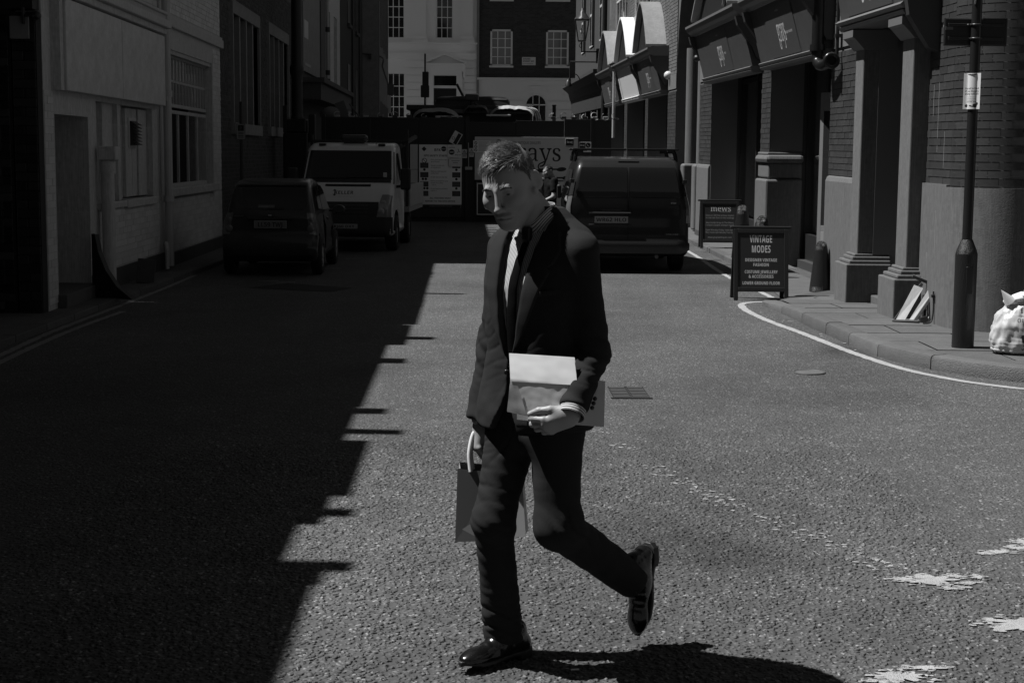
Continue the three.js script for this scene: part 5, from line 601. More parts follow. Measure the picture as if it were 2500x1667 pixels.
{ // small hatchback seen from behind
  const t = thing('small_hatchback', 'small dark hatchback parked tail first in the left shade', 'car', [-3.3, 0, -21.1], 0.02);
  const pm = paintOf(0.03), W = (y, z) => (y < 0.62 ? lerp(0.655, 0.675, clamp((y - 0.2) / 0.4, 0, 1)) : lerp(0.675, 0.52, clamp((y - 0.62) / 0.68, 0, 1))) * (1 - 0.12 * smooth(-2.3, -3.1, z) - 0.03 * smooth(-0.5, 0, z));
  const pts = [[-0.1, 0.2], [-0.01, 0.28], [0.01, 0.42], [-0.02, 0.53], [-0.05, 0.6], [-0.07, 0.8], [-0.12, 0.93], [-0.24, 1.17], [-0.36, 1.26], [-0.8, 1.315], [-1.25, 1.3], [-1.6, 1.23], [-2.1, 0.97], [-2.3, 0.88], [-2.7, 0.76], [-2.98, 0.6], [-3.05, 0.42], [-3.0, 0.22], [-2.9, 0.2]];
  const s = shell(pts, W, 0.1); const zs = [-0.5, -2.54], r = 0.265;
  const body = obj('body', cutArches(s.g, zs.map((z) => [z, r + 0.01, r + 0.055]), 0.62), pm, t);
  const i0 = s.idx(0.9, 60), i1 = s.idx(1.19, 60);
  obj('rear_window', s.patch((f) => -0.86 - 0.02 * f + 0.1 * Math.pow(1 - f, 6), (f) => 0.86 + 0.02 * f - 0.1 * Math.pow(1 - f, 6), i0, i1, 0.004, 16), carGlass, t);
  obj('roof_spoiler', s.patch(-0.9, 0.9, s.idx(1.215, 60), s.idx(1.262, 60), 0.02), pm, t);
  obj('window_sticker', s.patch(-0.28, 0.1, i0 + 0.6, i0 + 1.4, 0.006, 6, 3), gm(0.1, 0.5), t);
  obj('wiper', s.patch(-0.05, 0.3, i0 + 0.15, i0 + 0.5, 0.016, 6, 2), rubber, t);
  const bi = s.idx(0.53, 60), ti = s.idx(0.88, 60); obj('tailgate', s.patch(-0.8, 0.8, s.idx(0.56, 60), ti, 0.005, 16), pm, t);
  for (const q of [-1, 1]) { const l = obj('tail_lamp', s.patch(q > 0 ? 0.82 : -0.99, q > 0 ? 0.99 : -0.82, s.idx(0.57, 60), s.idx(0.86, 60), 0.012, 8, 10), gm(0.1, 0.06, { clearcoat: 1 }), t); for (const [R, y, z] of [[0.05, 0.65, -0.035], [0.036, 0.77, -0.06]]) obj('reflector', new THREE.SphereGeometry(R, 14, 10).scale(1, 1, 0.3).translate(q * 0.55, y, z), gm(0.12, 0.1), l); }
  obj('bumper', s.patch(-0.97, 0.97, s.idx(0.3, 60), s.idx(0.52, 60), 0.014, 18, 6), pm, t); obj('lower_valance', s.patch(-0.9, 0.9, 1, s.idx(0.3, 60), 0.012, 14, 4), rubber, t);
  plateAt(t, 'LL59 TWJ', -0.21, 0.23, 0.655, 0.76, 0.0, 0.28); obj('plate_recess', rbox(-0.3, 0.32, 0.77, 0.8, -0.06, -0.005, 0.01), rubber, t);
  obj('badge', quad([-0.06, 0.815, -0.05], [0.06, 0.815, -0.05], [0.06, 0.845, -0.058], [-0.06, 0.845, -0.058]), printMat(wordTex('KIA', '#ddd', '#1c1c1c'), 0.4, 0.8), t); obj('model_lettering', quad([-0.5, 0.8, -0.045], [-0.34, 0.8, -0.045], [-0.34, 0.835, -0.05], [-0.5, 0.835, -0.05]), printMat(wordTex('picanto', '#888', '#1c1c1c', '60px sans-serif'), 0.4, 0.6), t);
  for (const q of [-1, 1]) { obj('side_window', s.sidePatch([[-0.52, 0.9], [-0.95, 0.88], [-0.95, 1.22], [-0.62, 1.2]], q), carGlass, t); obj('side_window', s.sidePatch([[-1.0, 0.88], [-1.9, 0.86], [-1.62, 1.14], [-1.4, 1.21], [-1.0, 1.23]], q), carGlass, t); obj('door_line', s.sidePatch([[-0.97, 0.3], [-0.98, 0.3], [-0.98, 0.86], [-0.97, 0.86]], q, 0.002), gm(0.003, 0.8), t); obj('door_handle', rbox(q * 0.672 - 0.015, q * 0.672 + 0.015, 0.74, 0.77, -1.24, -1.08, 0.012), pm, t);
    const m = obj('wing_mirror', [new THREE.SphereGeometry(0.09, 16, 12).scale(1, 0.72, 0.6).translate(q * 0.78, 0.86, -1.78)], pm, t); obj('mirror_glass', new THREE.CircleGeometry(0.075, 18).scale(1, 0.72, 1).translate(q * 0.78, 0.86, -1.724), gm(0.05, 0.03), m); obj('mirror_stalk', cyl(V(q * 0.63, 0.84, -1.78), V(q * 0.74, 0.85, -1.78), 0.02), pm, m); }
  obj('windscreen', s.patch(-0.86, 0.86, s.idx(1.2, 88, 50), s.idx(0.96, 88, 50), 0.004), carGlass, t);
  for (const z of zs) for (const q of [-1, 1]) wheel(t, q * 0.6, z, r, 0.15, 0.3);
}
{ // black van seen from behind
  const t = thing('black_van', 'black people carrier van with roof bars parked on the right', 'van', [1.64, 0, -22.2], 0.0);
  const pm = paintOf(0.012), W = (y, z) => (y < 0.95 ? 0.875 : lerp(0.875, 0.74, clamp((y - 0.95) / 0.68, 0, 1))) * (1 - 0.1 * smooth(-3.4, -4.3, z));
  const pts = [[-0.1, 0.24], [0.02, 0.3], [0.04, 0.44], [0.0, 0.5], [-0.02, 0.95], [-0.1, 1.4], [-0.17, 1.53], [-0.28, 1.6], [-0.9, 1.65], [-2.4, 1.63], [-2.9, 1.55], [-3.3, 1.25], [-3.6, 1.02], [-4.1, 0.85], [-4.3, 0.6], [-4.28, 0.3], [-4.15, 0.24]];
  const s = shell(pts, W, 0.11, 100), zs = [-0.85, -3.5], r = 0.3; obj('body', cutArches(s.g, zs.map((z) => [z, r + 0.01, r + 0.06]), 0.82), pm, t);
  const g0 = s.idx(1.08, 70), g1 = s.idx(1.5, 70); for (const [a, b] of [[-0.87, -0.02], [0.02, 0.87]]) { obj('rear_window', s.patch(a, b, g0, g1, 0.005, 10), carGlass, t); obj('rear_door', s.patch(a === -0.87 ? -0.93 : a, b === 0.87 ? 0.93 : b, s.idx(0.46, 70), g0 - 0.2, 0.006, 10, 10), pm, t); }
  obj('door_gap', s.patch(-0.006, 0.006, s.idx(0.46, 70), s.idx(1.55, 70), 0.003, 1, 16), gm(0.002, 0.9), t);
  obj('bumper', s.patch(-0.99, 0.99, s.idx(0.3, 70), s.idx(0.46, 70), 0.02, 18, 6), gm(0.012, 0.35), t);
  for (const q of [-1, 1]) { const a = q > 0 ? 0.935 : -0.998, b = q > 0 ? 0.998 : -0.935, l = obj('tail_lamp', s.patch(a, b, s.idx(0.72, 70), s.idx(1.1, 70), 0.012, 6, 10), gm(0.12, 0.12, { clearcoat: 1 }), t); obj('lamp_top', s.patch(a, b, s.idx(1.11, 70), s.idx(1.32, 70), 0.01, 6, 8), gm(0.03, 0.08, { clearcoat: 1 }), l); obj('reversing_lens', s.patch(a, b, s.idx(0.72, 70), s.idx(0.83, 70), 0.016, 6, 4), gm(0.28, 0.15), l); }
  plateAt(t, 'WR62 HLO', -0.48, 0.0, 0.72, 0.815, 0.02, 0.5); obj('plate_surround', [rbox(-0.56, 0.04, 0.68, 0.7, -0.02, 0.01, 0.006), rbox(-0.56, 0.04, 0.84, 0.87, -0.02, 0.02, 0.008)], rubber, t);
  obj('model_lettering', quad([0.55, 0.985, 0.0], [0.73, 0.985, 0.0], [0.73, 1.03, -0.004], [0.55, 1.03, -0.004]), printMat(wordTex('Vito', '#aaa', '#0c0c0c', 'italic bold 58px sans-serif'), 0.4, 0.7), t); obj('engine_lettering', quad([0.52, 0.545, 0.012], [0.74, 0.545, 0.012], [0.74, 0.58, 0.012], [0.52, 0.58, 0.012]), printMat(wordTex('113 CDI', '#aaa', '#0c0c0c', 'bold 56px sans-serif'), 0.4, 0.7), t); obj('maker_lettering', quad([-0.38, 0.885, 0.0], [-0.1, 0.885, 0.0], [-0.1, 0.915, -0.002], [-0.38, 0.915, -0.002]), printMat(wordTex('Mercedes-Benz', '#555', '#0c0c0c', '36px sans-serif'), 0.4, 0.6), t);
  obj('high_brake_lamp', s.patch(-0.2, 0.2, s.idx(1.575, 70), s.idx(1.6, 70), 0.02, 10, 3), gm(0.02, 0.2), t); obj('aerial', cyl(V(0, 1.6, -0.4), V(0, 1.78, -0.46), 0.006), rubber, t);
  for (const z of [-0.75, -2.0]) { const rb = obj('roof_bar', rbox(-0.78, 0.78, 1.745, 1.775, z - 0.03, z + 0.03, 0.012), gm(0.01, 0.3), t); for (const q of [-1, 1]) obj('bar_foot', tube([V(q * 0.62, 1.735, z), V(q * 0.7, 1.73, z), V(q * 0.73, 1.66, z), V(q * 0.74, 1.58, z)], 0.03, 14, 8), gm(0.015, 0.25), rb); }
  for (const q of [-1, 1]) { const L = [[-0.35, 1.0], [-1.5, 1.0], [-1.5, 1.46], [-0.5, 1.46]], L2 = [[-1.6, 1.0], [-2.6, 1.0], [-2.6, 1.44], [-1.6, 1.46]], L3 = [[-2.68, 1.0], [-3.25, 1.0], [-2.9, 1.36], [-2.68, 1.42]]; for (const p of [L, L2, L3]) obj('side_window', s.sidePatch(p, q), carGlass, t); obj('side_rail', s.sidePatch([[-0.3, 0.82], [-2.0, 0.82], [-2.0, 0.84], [-0.3, 0.84]], q, 0.01), rubber, t); obj('hinge', rbox(q * 0.8 - 0.03, q * 0.8 + 0.03, 1.28, 1.34, -0.06, -0.01, 0.008), gm(0.02, 0.3), t); const mx = q > 0 ? 0.97 : -0.9, mw = q > 0 ? 0.09 : 0.035, m = obj('wing_mirror', rbox(mx - mw, mx + mw, 0.98, 1.2, -3.1, -2.98, 0.03), rubber, t); obj('mirror_glass', rbox(mx - mw * 0.8, mx + mw * 0.8, 1.0, 1.18, -2.982, -2.976, 0.002), gm(0.05, 0.03), m); }
  for (const z of zs) for (const q of [-1, 1]) wheel(t, q * 0.77, z, r, 0.2, 0.2, 5); obj('exhaust', cyl(V(0.42, 0.24, -0.05), V(0.42, 0.24, -0.5), 0.03), gm(0.1, 0.4, { metalness: 0.5 }), t);
}
{ // white flatbed truck facing the camera
  const t = thing('white_flatbed_truck', 'white flatbed truck facing the camera behind the hatchback', 'truck', [-2.86, 0, -26.5], -0.03);
  const wp = gm(0.78, 0.35, { clearcoat: 0.6, clearcoatRoughness: 0.1, map: grimeTex }), W = (y, z) => (y < 0.95 ? 0.84 : lerp(0.84, 0.76, clamp((y - 0.95) / 0.9, 0, 1))) * (1 - 0.05 * smooth(-0.3, 0, z)), dk = gm(0.014, 0.5);
  const pts = [[-0.12, 0.26], [0.0, 0.3], [0.02, 0.5], [-0.01, 0.8], [-0.06, 0.9], [-0.2, 1.08], [-0.42, 1.2], [-0.6, 1.42], [-0.82, 1.7], [-0.92, 1.78], [-1.1, 1.83], [-1.5, 1.85], [-1.72, 1.84], [-1.78, 1.6], [-1.78, 0.6], [-1.72, 0.28]];
  const s = shell(pts, W, 0.09, 100), r = 0.31; obj('cab', cutArches(s.g, [[-0.62, r + 0.02, r + 0.07]], 0.74), wp, t);
  obj('windscreen', s.patch(-0.975, 0.975, s.idx(1.22, 60), s.idx(1.715, 60), 0.006, 24), gm(0.02, 0.03), t); obj('cowl', s.patch(-0.975, 0.975, s.idx(1.17, 60), s.idx(1.22, 60), 0.008, 20, 4), dk, t);
  for (const y of [1.235, 1.245]) obj('wiper', s.patch(y === 1.235 ? -0.75 : 0.0, y === 1.235 ? 0.0 : 0.75, s.idx(y, 60), s.idx(y + 0.02, 60), 0.02, 6, 2), dk, t);
  obj('vent_slot', s.patch(-0.45, 0.5, s.idx(1.105, 60), s.idx(1.14, 60), 0.006, 8, 3), gm(0.006, 0.7), t);
  obj('maker_lettering', s.patch(-0.42, 0.3, s.idx(0.945, 60), s.idx(1.06, 60), 0.006, 8, 3), printMat(canvasTex(512, 128, (x) => { x.fillStyle = '#151515'; x.font = 'bold 84px sans-serif'; x.fillText('KELLER', 270, 66, 440); line(x, [[130, 4], [130, 124]], 8); x.beginPath(); x.moveTo(100, 34); x.lineTo(130, 0); x.lineTo(160, 34); x.fill(); x.beginPath(); x.moveTo(100, 94); x.lineTo(130, 128); x.lineTo(160, 94); x.fill(); }, '#d2d2d2'), 0.4), t);
  const gr = obj('grille', s.patch(-0.72, 0.72, s.idx(0.56, 60), s.idx(0.85, 60), 0.01, 14, 8), dk, t); for (let k = 0; k < 4; k++) obj('grille_bar', s.patch(-0.5, 0.5, s.idx(0.6 + k * 0.06, 60), s.idx(0.625 + k * 0.06, 60), 0.02, 10, 2), gm(0.03, 0.4), gr);
  obj('bumper', s.patch(-0.998, 0.998, 1, s.idx(0.6, 60), 0.016, 24, 8), gm(0.025, 0.6), t);
  for (const q of [-1, 1]) { const l = obj('headlamp', s.patch(q > 0 ? (f) => 0.68 + 0.1 * f : -0.98, q > 0 ? 0.98 : (f) => -0.68 - 0.1 * f, s.idx(0.6, 60), s.idx(0.97, 60), 0.014, 10, 10), gm(0.2, 0.05, { clearcoat: 1 }), t); obj('lens', [new THREE.SphereGeometry(0.055, 14, 10).scale(1, 1, 0.3).translate(q * 0.66, 0.83, -0.02), new THREE.SphereGeometry(0.065, 14, 10).scale(1, 1, 0.3).translate(q * 0.62, 0.69, 0.015)], lampLens, l);
    obj('side_window', s.sidePatch([[-0.72, 1.2], [-1.45, 1.2], [-1.45, 1.66], [-1.0, 1.68]], q), carGlass, t); const m = obj('wing_mirror', [rbox(q * 0.98 - 0.09, q * 0.98 + 0.09, 1.05, 1.42, -0.62, -0.5, 0.04), cyl(V(q * 0.78, 1.1, -0.6), V(q * 0.95, 1.12, -0.56), 0.025)], dk, t); obj('mirror_glass', rbox(q * 0.98 - 0.07, q * 0.98 + 0.07, 1.08, 1.4, -0.628, -0.622, 0.002), gm(0.05, 0.03), m); obj('roof_lamp', rbox(q * 0.52 - 0.06, q * 0.52 + 0.06, 1.8, 1.84, -1.05, -0.93, 0.015), dk, t); wheel(t, q * 0.74, -0.62, r, 0.2, 0.15, 5); wheel(t, q * 0.72, -3.0, r, 0.2, 0.15, 5); }
  plateAt(t, 'RJ60 DXY', -0.24, 0.22, 0.4, 0.48, 0.045, 0.6);
  obj('beacon', [rbox(-0.24, 0.24, 1.86, 2.0, -1.35, -1.18, 0.06)], gm(0.04, 0.15), t); obj('beacon_foot', [rbox(-0.18, 0.18, 1.83, 1.88, -1.32, -1.2, 0.01)], dk, t); obj('aerial', cyl(V(0.42, 1.82, -0.98), V(0.43, 1.98, -1.0), 0.006), dk, t);
  obj('tax_disc', s.patch(0.74, 0.82, s.idx(1.26, 60), s.idx(1.34, 60), 0.01, 4, 4), gm(0.4, 0.6), t);
  for (const x of [-0.4, 0.15, 0.5]) obj('headrest', rbox(x - 0.13, x + 0.13, 1.3, 1.62, -1.3, -1.2, 0.06), gm(0.04, 0.9), t);
  const bed = obj('flatbed', [rbox(-0.9, 0.92, 0.62, 0.72, -4.6, -1.85, 0.01), box(-0.9, 0.92, 0.72, 1.1, -4.6, -4.56)], gm(0.3, 0.6, { map: grimeTex }), t); obj('drop_side', rbox(0.9, 0.935, 0.72, 1.12, -4.6, -1.9, 0.008), gm(0.42, 0.5, { map: grimeTex }), bed); obj('drop_side', rbox(-0.935, -0.9, 0.72, 1.12, -4.6, -1.9, 0.008), gm(0.42, 0.5, { map: grimeTex }), bed);
  const hb_ = obj('headboard_frame', [rbox(-0.88, -0.83, 0.7, 2.0, -1.92, -1.86, 0.008), rbox(0.85, 0.9, 0.7, 2.1, -1.92, -1.86, 0.008), rbox(-0.88, 0.9, 1.86, 1.91, -1.92, -1.86, 0.008)], dk, t); for (let k = 0; k < 9; k++) obj('mesh_bar', cyl(V(-0.8 + k * 0.2, 0.72, -1.89), V(-0.8 + k * 0.2, 1.88, -1.89), 0.007, 0.007, 6), dk, hb_);
  obj('chassis', [box(-0.5, 0.5, 0.35, 0.6, -4.4, -1.6)], dk, t); obj('strapped_pole', cyl(V(0.75, 1.8, -1.88), V(1.0, 1.98, -2.2), 0.04), gm(0.08, 0.6), t);
}

// ---------- figures: distance fields meshed with surface nets ----------
const smin = (a, b, k) => { const h = Math.max(k - Math.abs(a - b), 0) / k; return Math.min(a, b) - h * h * k * 0.25; }, smax = (a, b, k) => -smin(-a, -b, k);
const cap = (a, ra, b, rb) => { const [ax, ay, az] = a, bx = b[0] - ax, by = b[1] - ay, bz = b[2] - az, bb = bx * bx + by * by + bz * bz; return (x, y, z) => { const px = x - ax, py = y - ay, pz = z - az, h = clamp((px * bx + py * by + pz * bz) / bb, 0, 1), dx = px - bx * h, dy = py - by * h, dz = pz - bz * h; return Math.sqrt(dx * dx + dy * dy + dz * dz) - (ra + (rb - ra) * h); }; };
const ell = (c, r) => (x, y, z) => { const px = (x - c[0]) / r[0], py = (y - c[1]) / r[1], pz = (z - c[2]) / r[2], k = Math.sqrt(px * px + py * py + pz * pz), q = Math.sqrt(px * px / (r[0] * r[0]) + py * py / (r[1] * r[1]) + pz * pz / (r[2] * r[2])); return q < 1e-9 ? -Math.min(...r) : k * (k - 1) / q; };
const all = (k, ...fs) => (x, y, z) => { let d = fs[0](x, y, z); for (let i = 1; i < fs.length; i++) d = smin(d, fs[i](x, y, z), k); return d; };
function nets(f, lo, hi, c) {
  const nx = Math.ceil((hi[0] - lo[0]) / c) + 1, ny = Math.ceil((hi[1] - lo[1]) / c) + 1, nz = Math.ceil((hi[2] - lo[2]) / c) + 1, D = new Float32Array(nx * ny * nz), S = 4, id = (i, j, k) => i + nx * (j + ny * k);
  for (let k = 0; k < nz; k += S) for (let j = 0; j < ny; j += S) for (let i = 0; i < nx; i += S) {
    const m = f(lo[0] + (i + 1.5) * c, lo[1] + (j + 1.5) * c, lo[2] + (k + 1.5) * c), far_ = Math.abs(m) > c * 6.5;
    for (let e = k; e < Math.min(k + S, nz); e++) for (let d = j; d < Math.min(j + S, ny); d++) for (let b = i; b < Math.min(i + S, nx); b++) D[id(b, d, e)] = far_ ? m : f(lo[0] + b * c, lo[1] + d * c, lo[2] + e * c);
  }
  const P = [], I = [], map = new Int32Array(nx * ny * nz).fill(-1);
  for (let k = 0; k + 1 < nz; k++) for (let j = 0; j + 1 < ny; j++) for (let i = 0; i + 1 < nx; i++) {
    let n = 0, x = 0, y = 0, z = 0; const v = [D[id(i, j, k)], D[id(i + 1, j, k)], D[id(i, j + 1, k)], D[id(i + 1, j + 1, k)], D[id(i, j, k + 1)], D[id(i + 1, j, k + 1)], D[id(i, j + 1, k + 1)], D[id(i + 1, j + 1, k + 1)]];
    let s = 0; for (let q = 0; q < 8; q++) if (v[q] < 0) s++; if (!s || s === 8) continue;
    for (let a = 0; a < 8; a++) for (const b of [a ^ 1, a ^ 2, a ^ 4]) if (b > a && (v[a] < 0) !== (v[b] < 0)) { const t = v[a] / (v[a] - v[b]); x += lerp(a & 1, b & 1, t); y += lerp(a >> 1 & 1, b >> 1 & 1, t); z += lerp(a >> 2, b >> 2, t); n++; }
    map[id(i, j, k)] = P.length / 3; P.push(lo[0] + (i + x / n) * c, lo[1] + (j + y / n) * c, lo[2] + (k + z / n) * c);
  }
  for (let k = 1; k + 1 < nz; k++) for (let j = 1; j + 1 < ny; j++) for (let i = 1; i + 1 < nx; i++) {
    const a = D[id(i, j, k)] < 0, q = (A, B, C, E, s) => { if (A < 0 || B < 0 || C < 0 || E < 0) return; s ? I.push(A, B, C, A, C, E) : I.push(A, C, B, A, E, C); };
    if (a !== (D[id(i + 1, j, k)] < 0)) q(map[id(i, j - 1, k - 1)], map[id(i, j, k - 1)], map[id(i, j, k)], map[id(i, j - 1, k)], a);
    if (a !== (D[id(i, j + 1, k)] < 0)) q(map[id(i - 1, j, k - 1)], map[id(i - 1, j, k)], map[id(i, j, k)], map[id(i, j, k - 1)], a);
    if (a !== (D[id(i, j, k + 1)] < 0)) q(map[id(i - 1, j - 1, k)], map[id(i, j - 1, k)], map[id(i, j, k)], map[id(i - 1, j, k)], a);
  }
  const g = new THREE.BufferGeometry(); g.setAttribute('position', new THREE.Float32BufferAttribute(P, 3)); g.setIndex(I); g.computeVertexNormals(); return g;
}
const uvBy = (g, fn) => { const p = g.attributes.position, u = new Float32Array(p.count * 2); for (let i = 0; i < p.count; i++) { const [a, b] = fn(p.getX(i), p.getY(i), p.getZ(i)); u[2 * i] = a; u[2 * i + 1] = b; } g.setAttribute('uv', new THREE.BufferAttribute(u, 2)); return g; };
const skin = gm(0.3, 0.5), hairM = gm(0.125, 0.34), stripeTex = tex(64, 8, (u) => (u % 0.5) < 0.16 ? 0.2 : 0.9);
// head in its own frame: X to the left ear, Y up, Z to the nose, origin between the ears
function headField(o = {}) {
  const parts = all(0.03, ell([0, 0.034, -0.018], [0.077, 0.08, 0.097]), ell([0, -0.028, 0.018], [0.064, 0.08, 0.071]), ell([0, -0.08, 0.035], [0.042, 0.034, 0.05]));
  const jaw = [-1, 1].map((s) => cap([s * 0.053, -0.05, -0.01], 0.021, [s * 0.019, -0.097, 0.058], 0.018)), chin = ell([0, -0.098, 0.066], [0.023, 0.019, 0.019]);
  const cheek = [-1, 1].map((s) => ell([s * 0.041, -0.018, 0.056], [0.027, 0.028, 0.029])), brow = cap([-0.034, 0.029, 0.076], 0.0088, [0.034, 0.029, 0.076], 0.0088);
  const bridge = cap([0, 0.022, 0.087], 0.0072, [0, -0.026, 0.108], 0.0098), tip = ell([0, -0.03, 0.109], [0.0115, 0.0098, 0.0115]), wing = [-1, 1].map((s) => ell([s * 0.012, -0.0345, 0.099], [0.0078, 0.0078, 0.0105]));
  const sock = [-1, 1].map((s) => ell([s * 0.031, 0.011, 0.109], [0.018, 0.011, 0.018])), lidU = [-1, 1].map((s) => ell([s * 0.031, 0.0105, 0.0705], [0.017, 0.0135, 0.0145])), slit = [-1, 1].map((s) => ell([s * 0.0315, 0.008, 0.087], [0.0125, 0.0026, 0.0085]));
  const up = cap([-0.02, -0.0615, 0.083], 0.0065, [0.02, -0.0615, 0.083], 0.0065), upm = ell([0, -0.0605, 0.0865], [0.016, 0.006, 0.007]), low = ell([0, -0.073, 0.083], [0.0195, 0.0075, 0.0085]), line_ = [cap([-0.026, -0.069, 0.083], 0.0024, [0, -0.0665, 0.0945], 0.0028), cap([0.026, -0.069, 0.083], 0.0024, [0, -0.0665, 0.0945], 0.0028)];
  const turn = (s, c, r, q) => { const e = ell([0, 0, 0], r), ca = Math.cos(0.75), sa = Math.sin(0.75); return (x, y, z) => { const dx = (x - s * c[0]) * s, dz = z - c[2]; return e(dx * ca + dz * sa, y - c[1] + 0.18 * (dx * sa - dz * ca), dx * sa - dz * ca); }; };
  const ear = [-1, 1].map((s) => turn(s, [0.083, 0.001, -0.024], [0.0075, 0.0345, 0.021])), lobe = [-1, 1].map((s) => ell([s * 0.077, -0.028, -0.01], [0.0075, 0.011, 0.009])), bowl = [-1, 1].map((s) => turn(s, [0.089, 0.0, -0.018], [0.0062, 0.021, 0.0115]));
  const neck = cap([0, -0.045, -0.042], 0.057, o.neck ?? [0, -0.17, -0.075], 0.066);
  return (x, y, z) => {
    let d = parts(x, y, z); for (const q of jaw) d = smin(d, q(x, y, z), 0.02); d = smin(d, chin(x, y, z), 0.018); for (const q of cheek) d = smin(d, q(x, y, z), 0.022); d = smin(d, brow(x, y, z), 0.014);
    for (const q of sock) d = smax(d, -q(x, y, z), 0.012); d = smin(d, bridge(x, y, z), 0.012); d = smin(d, tip(x, y, z), 0.006); for (const q of wing) d = smin(d, q(x, y, z), 0.006); 
    d = smin(d, up(x, y, z), 0.012); d = smin(d, upm(x, y, z), 0.006); d = smin(d, low(x, y, z), 0.008); for (const q of line_) d = smax(d, -q(x, y, z), 0.003);
    for (const q of lidU) d = smin(d, q(x, y, z), 0.005); for (const q of slit) d = smax(d, -q(x, y, z), 0.003);
    d = smin(d, neck(x, y, z), 0.03); for (let i = 0; i < 2; i++) { let e = smin(ear[i](x, y, z), lobe[i](x, y, z), 0.008); e = smax(e, -bowl[i](x, y, z), 0.006); d = smin(d, e, 0.007); }
    return d;
  };
}
function frame(pos, yaw, pitch, roll, s = 1) { const m = new THREE.Matrix4().makeRotationFromEuler(new THREE.Euler(pitch, yaw, roll, 'YXZ')); m.scale(V(s, s, s)); m.setPosition(pos); return m; }
function strands(n, seedArea, out, m) {               // hair as many thin tapering locks; seedArea(i) -> [root, direction, lift, length, width]
  const P = [], I = [];
  for (let i = 0; i < n; i++) {
    const q = seedArea(i); if (!q) continue; const [root, dir, nrm, len, w, curl] = q, side = dir.clone().cross(nrm).normalize(), S = 5, b = P.length / 3; const p = root.clone();
    for (let k = 0; k <= S; k++) { const t = k / S, ww = w * (1 - t * t * 0.9), c = root.clone().addScaledVector(dir, len * t).addScaledVector(nrm, curl * Math.sin(t * 2.2) * len - 0.12 * len * t * t); for (const [a, e] of [[-1, 0], [0, 0.8], [1, 0]]) { const v = c.clone().addScaledVector(side, a * ww).addScaledVector(nrm, e * ww); P.push(v.x, v.y, v.z); } }
    for (let k = 0; k < S; k++) for (const [a, e] of [[0, 1], [1, 2], [2, 0]]) { const A = b + k * 3 + a, B = b + k * 3 + e; I.push(A, B, A + 3, B, B + 3, A + 3); }
  }
  const g = new THREE.BufferGeometry(); g.setAttribute('position', new THREE.Float32BufferAttribute(P, 3)); g.setIndex(I); g.computeVertexNormals(); return g;
}
function hairOn(headM, n, style) {
  const hf = ell([0, 0.038, -0.018], [0.078, 0.087, 0.1]);
  const onScalp = (a, e) => { let p = V(Math.cos(e) * Math.sin(a), Math.sin(e), Math.cos(e) * Math.cos(a)); return V(p.x * 0.077, 0.034 + p.y * 0.083, -0.018 + p.z * 0.099); };
  const hairline = (p) => { const z = p.z, y = p.y; if (z > 0.03) return y > 0.082 - 0.02 * smooth(0.03, 0.08, z) * 0 + Math.abs(p.x) * 0.05; if (z > -0.01) return y > lerp(0.02, 0.08, smooth(-0.01, 0.035, z)) - 0.006; if (z > -0.048) return y > 0.034; return y > lerp(-0.062, 0.0, smooth(-0.1, -0.05, z)); };
  const locks = strands(n, (i) => {
    const a = rr(-Math.PI, Math.PI), e = Math.asin(rr(-0.75, 1)), p = onScalp(a, e); if (!hairline(p)) return null;
    const nrm = V(p.x / 0.006, (p.y - 0.038) / 0.0075, (p.z + 0.018) / 0.0098).normalize(); const top = smooth(0.06, 0.105, p.y);
    const flow = style(p, top), dir = flow.addScaledVector(nrm, -flow.dot(nrm)).normalize().addScaledVector(nrm, rr(0.0, 0.16) * (0.3 + top)).add(V(rr(-0.25, 0.25), rr(-0.1, 0.1), rr(-0.25, 0.25))).normalize();
    return [p, dir, nrm, lerp(0.018, 0.042, top) * rr(0.7, 1.25), rr(0.0008, 0.0017), rr(0.0, 0.12) * (0.4 + top)];
  });
  const scalp = nets((x, y, z) => { const d = ell([0, 0.036, -0.018], [0.0775, 0.0845, 0.0995])(x, y, z); const p = { x, y, z }; const lim = z > 0.03 ? 0.088 + Math.abs(x) * 0.05 : z > -0.01 ? lerp(0.024, 0.088, smooth(-0.01, 0.04, z)) : z > -0.048 ? 0.036 : lerp(-0.055, 0.005, smooth(-0.1, -0.05, z)); return smax(d, (lim - y) * 0.8, 0.01); }, [-0.1, -0.08, -0.14], [0.1, 0.15, 0.11], 0.005);
  return mergeGeometries([plain(scalp), plain(locks)]).applyMatrix4(headM);
}
